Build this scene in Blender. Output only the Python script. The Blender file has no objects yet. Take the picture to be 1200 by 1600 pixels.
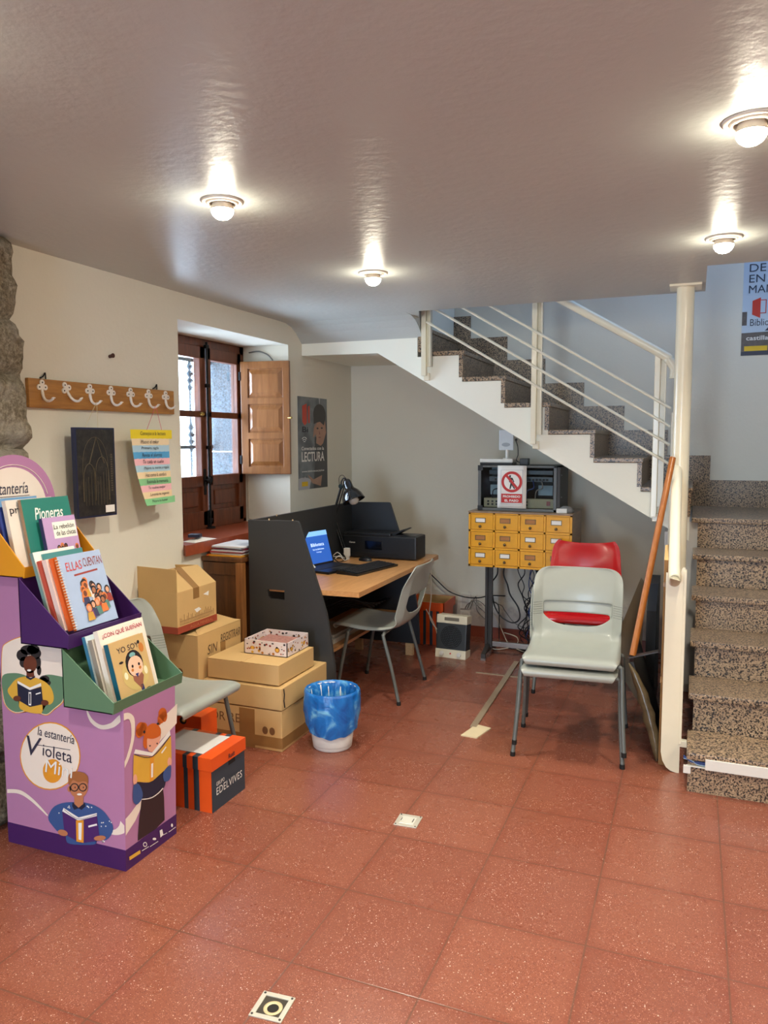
import bpy, bmesh, math, random
from mathutils import Vector, Matrix, noise as mnoise
PI = math.pi
random.seed(11)
scene = bpy.context.scene
COL = scene.collection

# ------------------------------------------------------------------ camera
YAW, PITCH, ROLL, CAM_H, FOC = .3825, .09218643, -.0029182, 1.5387, 1201.2
fw = Vector((-math.sin(YAW)*math.cos(PITCH), math.cos(YAW)*math.cos(PITCH), -math.sin(PITCH)))
rt = Vector((math.cos(YAW), math.sin(YAW), 0)); up = rt.cross(fw)
rt, up = rt*math.cos(ROLL)+up*math.sin(ROLL), -rt*math.sin(ROLL)+up*math.cos(ROLL)
cd = bpy.data.cameras.new('camera'); cam = bpy.data.objects.new('camera', cd); COL.objects.link(cam)
mw = Matrix((rt, up, -fw)).transposed().to_4x4(); mw.translation = Vector((0, 0, CAM_H)); cam.matrix_world = mw
cd.sensor_fit = 'VERTICAL'; cd.sensor_height = 36; cd.sensor_width = 27; cd.lens = FOC/1600*36; cd.clip_start = .02
scene.camera = cam

# ------------------------------------------------------------------ world, exposure, daylight
w = bpy.data.worlds.new('World'); scene.world = w; w.use_nodes = True
bg = w.node_tree.nodes['Background']; bg.inputs[0].default_value = (.66, .80, 1, 1); bg.inputs[1].default_value = 20
vs = scene.view_settings
vs.view_transform = 'Standard'; vs.look = 'None'; vs.gamma = 1; vs.use_curve_mapping = False
vs.exposure = 0.48
LAMP_DOME, LAMP_SPOT = 115.0, 44.0
CEIL = 2.345

def area_light(name, loc, rot, sx, sy, power, color):
    l = bpy.data.lights.new(name, 'AREA'); l.shape = 'RECTANGLE'; l.size = sx; l.size_y = sy; l.energy = power; l.color = color
    o = bpy.data.objects.new(name, l); COL.objects.link(o); o.location = loc; o.rotation_euler = rot
    return o
# daylight that comes down the stairwell from the upper floor
area_light('upstairs_daylight', (.2, 4.9, 3.9), (0, 0, 0), 1.6, 1.4, 14, (.30, .52, 1))

def portal(name, loc, rot, sx, sy):
    o = area_light(name, loc, rot, sx, sy, 1, (1, 1, 1)); o.data.cycles.is_portal = True
portal('window_daylight', (-3.36, 4.27, 1.57), (0, -PI/2, 0), 1.35, .98)
portal('added_door_daylight', (-1.0, -3.36, 1.1), (PI/2, 0, 0), 1.0, 2.1)  # portal for the door added behind the camera

# ------------------------------------------------------------------ materials
def lin(c):
    return tuple((v/12.92 if v <= .04045 else ((v+.055)/1.055)**2.4) for v in (x/255 for x in c)) + (1,)
MATS = {}
class NT:
    def __init__(s, name):
        s.m = bpy.data.materials.new(name); s.m.use_nodes = True; s.t = s.m.node_tree
        s.b = s.t.nodes['Principled BSDF']; s.tc = s.t.nodes.new('ShaderNodeTexCoord')
    def n(s, typ, **kw):
        o = s.t.nodes.new('ShaderNode'+typ)
        for k, v in kw.items():
            if k.startswith('i_'): o.inputs[k[2:].replace('_', ' ')].default_value = v
            else: setattr(o, k, v)
        return o
    def l(s, a, b): s.t.links.new(a, b)
    def noise(s, scale, detail=4, vec=None, rough=.5):
        o = s.n('TexNoise'); o.inputs['Scale'].default_value = scale; o.inputs['Detail'].default_value = detail; o.inputs['Roughness'].default_value = rough
        s.l(vec or s.tc.outputs['Object'], o.inputs['Vector']); return o
    def ramp(s, src, stops, interp='LINEAR'):
        r = s.n('ValToRGB'); r.color_ramp.interpolation = interp
        e = r.color_ramp.elements
        while len(e) > 1: e.remove(e[-1])
        e[0].position = stops[0][0]; e[0].color = stops[0][1]
        for p, c in stops[1:]:
            q = e.new(p); q.color = c
        s.l(src, r.inputs[0]); return r
    def mix(s, f, a, b, mode='MIX'):
        m = s.n('Mix', data_type='RGBA', blend_type=mode)
        for sock, v in ((m.inputs[0], f), (m.inputs[6], a), (m.inputs[7], b)):
            if hasattr(v, 'links'): s.l(v, sock)
            else: sock.default_value = v
        return m.outputs[2]
    def math(s, op, a, b=None, c=None):
        m = s.n('Math', operation=op)
        for i, v in enumerate((a, b, c)):
            if v is None: continue
            if hasattr(v, 'links'): s.l(v, m.inputs[i])
            else: m.inputs[i].default_value = v
        return m.outputs[0]
    def bump(s, h, strength=.3, dist=.01):
        b = s.n('Bump'); b.inputs['Strength'].default_value = strength; b.inputs['Distance'].default_value = dist
        s.l(h, b.inputs['Height']); s.l(b.outputs[0], s.b.inputs['Normal'])
    def base(s, v, rough=.5, metal=0, spec=.5):
        if hasattr(v, 'links'): s.l(v, s.b.inputs['Base Color'])
        else: s.b.inputs['Base Color'].default_value = v
        s.b.inputs['Roughness'].default_value = rough; s.b.inputs['Metallic'].default_value = metal
        s.b.inputs['Specular IOR Level'].default_value = spec
def dk(c, k): return (c[0]*k, c[1]*k, c[2]*k, 1)
def mat(name, c, rough=.5, metal=0, var=.07, scale=18, spec=.5, bump=0, bscale=200, coat=0):
    if name in MATS: return MATS[name]
    t = NT(name); c = lin(c)
    n = t.noise(scale, 3)
    t.base(t.mix(n.outputs[0], dk(c, 1-var), dk(c, 1+var)), rough, metal, spec)
    if coat: t.b.inputs['Coat Weight'].default_value = coat; t.b.inputs['Coat Roughness'].default_value = .08
    if bump: t.bump(t.noise(bscale, 3).outputs[0], bump, .002)
    MATS[name] = t.m; return t.m
def emis(name, c, k):
    t = NT(name); t.base(lin(c), .4); t.b.inputs['Emission Color'].default_value = lin(c); t.b.inputs['Emission Strength'].default_value = k
    MATS[name] = t.m; return t.m
def wood(name, c1, c2, rough=.4, axis=1, scale=6, stretch=10, coat=0):
    if name in MATS: return MATS[name]
    t = NT(name); mp = t.n('Mapping'); t.l(t.tc.outputs['Object'], mp.inputs[0])
    sc = [stretch]*3; sc[axis] = 1; mp.inputs['Scale'].default_value = sc
    n = t.noise(scale, 6, mp.outputs[0], .6); n.inputs['Distortion'].default_value = .8
    r = t.ramp(n.outputs[0], [(.3, lin(c1)), (.7, lin(c2))])
    t.base(r.outputs[0], rough); t.bump(n.outputs[0], .1, .002)
    if coat: t.b.inputs['Coat Weight'].default_value = coat; t.b.inputs['Coat Roughness'].default_value = .15
    MATS[name] = t.m; return t.m
def plaster(name, c, rough=.75, bs=.25, sc=45, stain=0, blotch=.04, spec=.4):
    t = NT(name); c = lin(c)
    n = t.noise(1.7, 5); col = t.mix(n.outputs[0], dk(c, 1-blotch), dk(c, 1+blotch))
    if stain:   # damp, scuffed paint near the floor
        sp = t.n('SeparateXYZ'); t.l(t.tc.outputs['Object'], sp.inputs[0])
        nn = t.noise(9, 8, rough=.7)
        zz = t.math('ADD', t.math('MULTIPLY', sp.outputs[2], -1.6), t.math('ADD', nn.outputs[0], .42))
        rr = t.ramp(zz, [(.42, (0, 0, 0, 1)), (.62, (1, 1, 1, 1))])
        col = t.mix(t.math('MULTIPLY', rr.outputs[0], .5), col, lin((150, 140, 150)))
    t.base(col, rough, 0, spec); t.bump(t.noise(sc, 5).outputs[0], bs, .004)
    return t.m
WALL = plaster('white_wall_paint', (226, 222, 206), stain=1)
CEILM = plaster('satin_ceiling_paint', (186, 189, 184), rough=.38, bs=.6, sc=28, spec=.22)
STAIRW = plaster('white_stringer_paint', (242, 241, 226), rough=.6)

def floor_mat():
    t = NT('red_terrazzo_tiles'); co = t.tc.outputs['Object']
    sp = t.n('SeparateXYZ'); t.l(co, sp.inputs[0])
    d = []
    for ax, off in ((0, -1.0603), (1, 2.6864)):
        v = t.math('PINGPONG', t.math('SUBTRACT', sp.outputs[ax], off-40), .2)
        d.append(v)
    dist = t.math('MINIMUM', d[0], d[1])
    wob = t.noise(14, 3)
    w2 = t.math('ADD', dist, t.math('MULTIPLY', t.math('SUBTRACT', wob.outputs[0], .5), .003))
    joint = t.ramp(w2, [(.0018, (1, 1, 1, 1)), (.0038, (0, 0, 0, 1))])
    halo = t.ramp(w2, [(.0, (1, 1, 1, 1)), (.03, (0, 0, 0, 1))])
    # per-tile tone
    sn = t.n('Vector Math'.replace(' ', ''), operation='SNAP')
    ofs = t.n('VectorMath', operation='ADD'); ofs.inputs[1].default_value = (1.0603+40, -2.6864+40, 0); t.l(co, ofs.inputs[0])
    t.l(ofs.outputs[0], sn.inputs[0]); sn.inputs[1].default_value = (.4, .4, 10)
    wn = t.n('TexWhiteNoise'); t.l(sn.outputs[0], wn.inputs[0])
    red = t.mix(wn.outputs[0], lin((128, 71, 52)), lin((140, 82, 61)))
    cl = t.noise(2.4, 4); red = t.mix(t.math('MULTIPLY', cl.outputs[0], .25), red, lin((152, 91, 74)))
    def chips(scale, lo, hi, seed):
        v = t.n('TexVoronoi'); v.inputs['Scale'].default_value = scale
        mp = t.n('Mapping'); mp.inputs['Location'].default_value = (seed, seed*2, 0); t.l(co, mp.inputs[0]); t.l(mp.outputs[0], v.inputs['Vector'])
        s2 = t.n('SeparateColor'); t.l(v.outputs['Color'], s2.inputs[0])
        keep = t.math('GREATER_THAN', s2.outputs[0], lo)
        inside = t.math('LESS_THAN', v.outputs['Distance'], hi)
        return t.math('MULTIPLY', keep, inside), s2.outputs[1]
    a, ar = chips(240, .45, .34, 0); b, br = chips(170, .94, .32, 3.3); c_, cr = chips(260, .6, .38, 7.7)
    col = t.mix(a, red, t.mix(ar, lin((132, 70, 56)), lin((196, 140, 118))))
    col = t.mix(t.math('MULTIPLY', c_, .8), col, lin((100, 56, 48)))
    col = t.mix(b, col, t.mix(br, lin((206, 164, 144)), lin((226, 196, 176))))
    col = t.mix(t.math('MULTIPLY', halo.outputs[0], .5), col, lin((124, 62, 44)))
    col = t.mix(t.math('MULTIPLY', joint.outputs[0], .8), col, lin((96, 72, 56)))
    t.base(col, .26, 0, .5)
    rn = t.noise(5, 5); rr = t.ramp(rn.outputs[0], [(.3, (.25, .25, .25, 1)), (.7, (.30, .30, .30, 1))]); t.l(rr.outputs[0], t.b.inputs['Roughness'])
    h = t.math('SUBTRACT', t.math('MULTIPLY', t.noise(70, 3).outputs[0], .12), joint.outputs[0])
    t.bump(h, .2, .002)
    return t.m
FLOOR = floor_mat()

def granite(name, light, mid, dark, rough=.34):
    t = NT(name)
    n = t.noise(120, 3, rough=.65); n2 = t.noise(55, 4, rough=.6)
    v = t.n('TexVoronoi'); v.inputs['Scale'].default_value = 170; t.l(t.tc.outputs['Object'], v.inputs['Vector'])
    s2 = t.n('SeparateColor'); t.l(v.outputs['Color'], s2.inputs[0])
    col = t.mix(s2.outputs[0], lin(light), lin(mid))
    f = t.ramp(n.outputs[0], [(.50, (0, 0, 0, 1)), (.56, (1, 1, 1, 1))])
    col = t.mix(f.outputs[0], col, lin(dark))
    f2 = t.ramp(n2.outputs[0], [(.60, (0, 0, 0, 1)), (.68, (1, 1, 1, 1))])
    col = t.mix(t.math('MULTIPLY', f2.outputs[0], .7), col, lin((60, 62, 72)))
    t.base(col, rough, 0, .5); return t.m
GRAN = granite('polished_speckled_granite', (184, 158, 126), (140, 117, 94), (36, 33, 31))

def stone():
    t = NT('rough_granite_stone')
    n = t.noise(60, 8, rough=.75); n2 = t.noise(7, 6, rough=.6); n3 = t.noise(160, 3)
    col = t.ramp(n.outputs[0], [(.3, lin((70, 62, 50))), (.5, lin((138, 126, 104))), (.72, lin((196, 184, 160)))]).outputs[0]
    col = t.mix(t.math('MULTIPLY', t.ramp(n2.outputs[0], [(.45, (0, 0, 0, 1)), (.6, (1, 1, 1, 1))]).outputs[0], .55), col, lin((176, 168, 152)))
    t.base(col, .95, 0, .2); t.bump(t.math('ADD', n.outputs[0], t.math('MULTIPLY', n3.outputs[0], .5)), .9, .012); return t.m
STONE = stone()
def outside_stone():
    t = NT('outside_granite_block'); n = t.noise(90, 6, rough=.7)
    t.base(t.ramp(n.outputs[0], [(.35, lin((52, 60, 66))), (.6, lin((112, 124, 132)))]).outputs[0], .9); return t.m

def cardboard(name, c=(206, 170, 114)):
    if name in MATS: return MATS[name]
    t = NT(name); n = t.noise(6, 5); c = lin(c)
    wv = t.n('TexWave'); wv.inputs['Scale'].default_value = 60; wv.inputs['Distortion'].default_value = 1.5; t.l(t.tc.outputs['Object'], wv.inputs['Vector'])
    col = t.mix(n.outputs[0], dk(c, .88), dk(c, 1.1)); col = t.mix(t.math('MULTIPLY', wv.outputs[0], .07), col, dk(c, .7))
    t.base(col, .75, 0, .3); t.bump(wv.outputs[0], .06, .001); MATS[name] = t.m; return t.m
def glass(name='window_glass'):
    t = NT(name); o = t.t.nodes['Material Output']
    g = t.n('BsdfTransparent'); g.inputs[0].default_value = (.93, .96, .97, 1); s = t.n('BsdfGlossy'); s.inputs['Roughness'].default_value = .03
    lw = t.n('LayerWeight'); lw.inputs[0].default_value = .25
    m = t.n('MixShader'); t.l(t.math('MULTIPLY', lw.outputs[0], .45), m.inputs[0]); t.l(g.outputs[0], m.inputs[1]); t.l(s.outputs[0], m.inputs[2]); t.l(m.outputs[0], o.inputs[0])
    MATS[name] = t.m; return t.m
GLASS = glass()

PLASTIC = mat('grey_chair_plastic', (156, 160, 151), .34, var=.03, bump=.04, bscale=90, coat=.14)
REDP = mat('red_chair_plastic', (196, 16, 24), .22, var=.03, coat=.3)
TUBEM = mat('grey_painted_tube', (104, 108, 104), .4, .2)
BLACKP = mat('black_plastic', (22, 23, 25), .35)
RUBBER = mat('black_rubber', (18, 18, 18), .7)
CREAMP = mat('cream_enamel_paint', (232, 224, 198), .28, var=.03, coat=.3, bump=.1, bscale=60)
CHAR = mat('charcoal_laminate', (49, 50, 50), .45, var=.05)
CHAR_SHEEN = mat('charcoal_window_sheen', (44, 48, 54), .4, var=.05)  # charcoal laminate with the window's bluish reflection put into its colour
BEECH = wood('beech_desk_top', (188, 132, 78), (214, 160, 102), .32, 1, 5, 9)
BEECHE = mat('beech_edging', (196, 140, 80), .4)
WHITEP = mat('white_plastic', (226, 224, 216), .4, var=.02)
PAPER = mat('white_paper', (236, 234, 228), .7, var=.02)
INK = mat('ink', (44, 40, 48), .6)
CARD = cardboard('brown_cardboard')
CARDE = mat('packing_tape', (150, 112, 66), .25)
STEEL = mat('brushed_steel', (170, 170, 168), .3, .9)
DSTEEL = mat('dark_steel', (70, 68, 66), .45, .6)
BLACKI = mat('black_iron', (24, 24, 26), .5, .5)

# ------------------------------------------------------------------ mesh building
class MB:
    def __init__(s): s.v = []; s.f = []; s.mi = []; s.sm = []; s.i = 0; s.M = None
    def add(s, vs, fs, smooth=False, mi=None):
        o = len(s.v)
        for p in vs:
            p = Vector(p); s.v.append(s.M @ p if s.M else p)
        for f in fs: s.f.append([k+o for k in f]); s.mi.append(s.i if mi is None else mi); s.sm.append(smooth)
        return s
    def box(s, x0, x1, y0, y1, z0, z1, b=0, mi=None):
        if x0 > x1: x0, x1 = x1, x0
        if y0 > y1: y0, y1 = y1, y0
        if z0 > z1: z0, z1 = z1, z0
        b = min(b, (x1-x0)*.45, (y1-y0)*.45, (z1-z0)*.45)
        if b <= 0:
            vs = [(x, y, z) for z in (z0, z1) for y in (y0, y1) for x in (x0, x1)]
            return s.add(vs, [(0, 2, 3, 1), (4, 5, 7, 6), (0, 1, 5, 4), (2, 6, 7, 3), (0, 4, 6, 2), (1, 3, 7, 5)], False, mi)
        bm = bmesh.new(); bmesh.ops.create_cube(bm, size=1)
        for v in bm.verts: v.co = Vector(((x0+x1)/2+v.co.x*(x1-x0), (y0+y1)/2+v.co.y*(y1-y0), (z0+z1)/2+v.co.z*(z1-z0)))
        bmesh.ops.bevel(bm, geom=bm.edges[:], offset=b, segments=2, profile=.6, affect='EDGES')
        s.frombm(bm, mi); return s
    def frombm(s, bm, mi=None, smooth=False):
        bm.verts.index_update(); s.add([v.co.copy() for v in bm.verts], [[v.index for v in f.verts] for f in bm.faces], smooth, mi); bm.free()
    def cyl(s, a, b, r, r2=None, n=16, cap=True, mi=None, smooth=True):
        a = Vector(a); b = Vector(b); r2 = r if r2 is None else r2; d = (b-a).normalized()
        u = d.orthogonal().normalized(); w = d.cross(u)
        vs = []; 
        for p, q in ((a, r), (b, r2)):
            for k in range(n): t = 2*PI*k/n; vs.append(p+u*q*math.cos(t)+w*q*math.sin(t))
        s.add(vs, [(k, (k+1) % n, n+(k+1) % n, n+k) for k in range(n)], smooth, mi)
        if cap: s.add(vs, [tuple(range(n))[::-1], tuple(range(n, 2*n))], False, mi)
        return s
    def tube(s, pts, r, n=10, sm=0, mi=None, cap=True):
        P = [Vector(p) for p in pts]
        if sm: P = spline(P, sm)
        vs = []; prev = None; m = len(P)
        rr = r if isinstance(r, (list, tuple)) else None
        for i, p in enumerate(P):
            d = (P[min(i+1, m-1)]-P[max(i-1, 0)]).normalized()
            if prev is None: u = d.orthogonal().normalized()
            else:
                u = (prev-d*prev.dot(d))
                u = u.normalized() if u.length > 1e-6 else d.orthogonal().normalized()
            prev = u; w_ = d.cross(u); q = (rr[0]+(rr[1]-rr[0])*i/(m-1)) if rr else r
            for k in range(n): t = 2*PI*k/n; vs.append(p+u*q*math.cos(t)+w_*q*math.sin(t))
        fs = [(i*n+k, i*n+(k+1) % n, (i+1)*n+(k+1) % n, (i+1)*n+k) for i in range(m-1) for k in range(n)]
        s.add(vs, fs, True, mi)
        if cap: s.add(vs, [tuple(range(n))[::-1], tuple(range((m-1)*n, m*n))], False, mi)
        return s
    def lathe(s, prof, c=(0, 0, 0), n=32, mi=None, M=None, smooth=True):
        vs = []; c = Vector(c)
        for r, z in prof:
            for k in range(n):
                p = Vector((r*math.cos(2*PI*k/n), r*math.sin(2*PI*k/n), z)); p = (M @ p if M else p)+c; vs.append(p)
        m = len(prof)
        return s.add(vs, [(i*n+k, i*n+(k+1) % n, (i+1)*n+(k+1) % n, (i+1)*n+k) for i in range(m-1) for k in range(n)], smooth, mi)
    def prism(s, poly, O, ux, uy, depth, mi=None, mis=None):
        # poly in the plane O+ux*u+uy*v, extruded along `depth` vector
        O = Vector(O); ux = Vector(ux); uy = Vector(uy); D = Vector(depth); n = len(poly)
        vs = [O+ux*p[0]+uy*p[1] for p in poly]; vs += [v+D for v in vs]
        bm = bmesh.new(); bv = [bm.verts.new(v) for v in vs]
        bm.faces.new(bv[:n]); bm.faces.new(bv[n:][::-1])
        for i in range(n): bm.faces.new((bv[i], bv[i+n], bv[(i+1) % n+n], bv[(i+1) % n]))
        bmesh.ops.recalc_face_normals(bm, faces=bm.faces[:])
        bmesh.ops.triangulate(bm, faces=[f for f in bm.faces if len(f.verts) > 4])
        s.frombm(bm, mi); return s
    def quad(s, a, b, c, d, mi=None): return s.add([a, b, c, d], [(0, 1, 2, 3)], False, mi)
    def poly(s, pts, mi=None):
        bm = bmesh.new(); f = bm.faces.new([bm.verts.new(p) for p in pts])
        if len(pts) > 4: bmesh.ops.triangulate(bm, faces=[f])
        s.frombm(bm, mi); return s
    def build(s, name, mats, parent=None, loc=None, label=None):
        if not isinstance(mats, (list, tuple)): mats = [mats]
        me = bpy.data.meshes.new(name)
        off = WORLD_OFF.get(parent.name, Vector()) if parent else (Vector(loc) if loc else Vector())
        me.from_pydata([v-off for v in s.v], [], s.f)
        for m in mats: me.materials.append(m)
        me.polygons.foreach_set('material_index', [min(i, len(mats)-1) for i in s.mi]); me.polygons.foreach_set('use_smooth', s.sm)
        bm = bmesh.new(); bm.from_mesh(me)
        if getattr(s, 'weld', False): bmesh.ops.remove_doubles(bm, verts=bm.verts[:], dist=1e-5)
        bmesh.ops.recalc_face_normals(bm, faces=bm.faces[:]) if not getattr(s, 'keepn', False) else None
        bm.to_mesh(me); bm.free(); me.update()
        o = bpy.data.objects.new(name, me); COL.objects.link(o)
        WORLD_OFF[o.name] = off
        if parent: o.parent = parent
        elif loc: o.location = loc
        if label: o['label'] = label
        return o
WORLD_OFF = {}
def spline(P, k):
    out = []; n = len(P)
    for i in range(n-1):
        p0, p1, p2, p3 = P[max(i-1, 0)], P[i], P[i+1], P[min(i+2, n-1)]
        for j in range(k):
            t = j/k; out.append(.5*((2*p1)+(-p0+p2)*t+(2*p0-5*p1+4*p2-p3)*t*t+(-p0+3*p1-3*p2+p3)*t**3))
    out.append(P[-1]); return out
def thing(name, label, cat, loc=(0, 0, 0), group=None, world=True, rz=0):
    o = bpy.data.objects.new(name, None); COL.objects.link(o); o.location = loc; o.empty_display_size = .1
    o['label'] = label; o['category'] = cat
    if group: o['group'] = group
    if rz: o.rotation_euler = (0, 0, rz)
    if world: WORLD_OFF[o.name] = Vector(loc)
    return o
def sub(o, parent):       # register a mesh part so that sub-parts can use the same coordinates
    WORLD_OFF[o.name] = WORLD_OFF.get(parent.name, Vector()); return o
def tag(o, label, cat, group=None, kind=None):
    o['label'] = label; o['category'] = cat
    if group: o['group'] = group
    if kind: o['kind'] = kind
    return o
def struct(o): o['kind'] = 'structure'; return o
def B(name, args, m, parent=None, bev=0, label=None, loc=None):
    b = MB(); 
    for a in (args if isinstance(args[0], (list, tuple)) else [args]): b.box(*a, b=bev)
    return b.build(name, m, parent, loc, label)
def copy_tree(o, parent=None):
    c = o.copy(); COL.objects.link(c); c.parent = parent
    for ch in list(o.children): copy_tree(ch, c)
    return c
TEXTS = {}
def text_geo(body, shear=0, bold=0, space=1):
    key = (body, shear, bold, space)
    if key in TEXTS: return TEXTS[key]
    cu = bpy.data.curves.new('t', 'FONT'); cu.body = body; cu.size = 1; cu.shear = shear; cu.resolution_u = 3; cu.offset = bold
    cu.space_character = space
    ob = bpy.data.objects.new('t', cu); COL.objects.link(ob)
    dg = bpy.context.evaluated_depsgraph_get(); me = bpy.data.meshes.new_from_object(ob.evaluated_get(dg))
    vs = [v.co.copy() for v in me.vertices]; fs = [list(p.vertices) for p in me.polygons]
    bpy.data.objects.remove(ob); bpy.data.meshes.remove(me)
    x0 = min(v.x for v in vs); x1 = max(v.x for v in vs); y0 = min(v.y for v in vs); y1 = max(v.y for v in vs)
    TEXTS[key] = (vs, fs, x0, x1, y0, y1); return TEXTS[key]
def put_text(mb, body, O, ux, uy, w, h, mi=0, lift=.0008, align='L', **kw):
    # writes `body` stretched into the box w x h whose lower-left corner is O
    vs, fs, x0, x1, y0, y1 = text_geo(body, **kw)
    O = Vector(O); ux = Vector(ux).normalized(); uy = Vector(uy).normalized(); n = ux.cross(uy)
    sx = w/(x1-x0); sy = h/(y1-y0)
    mb.add([O+ux*((v.x-x0)*sx)+uy*((v.y-y0)*sy)+n*lift for v in vs], fs, False, mi)
def disc(O, ux, uy, cx, cy, rx, ry, n=24):
    O = Vector(O); ux = Vector(ux); uy = Vector(uy)
    return [O+ux*(cx+rx*math.cos(2*PI*k/n))+uy*(cy+ry*math.sin(2*PI*k/n)) for k in range(n)]
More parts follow.
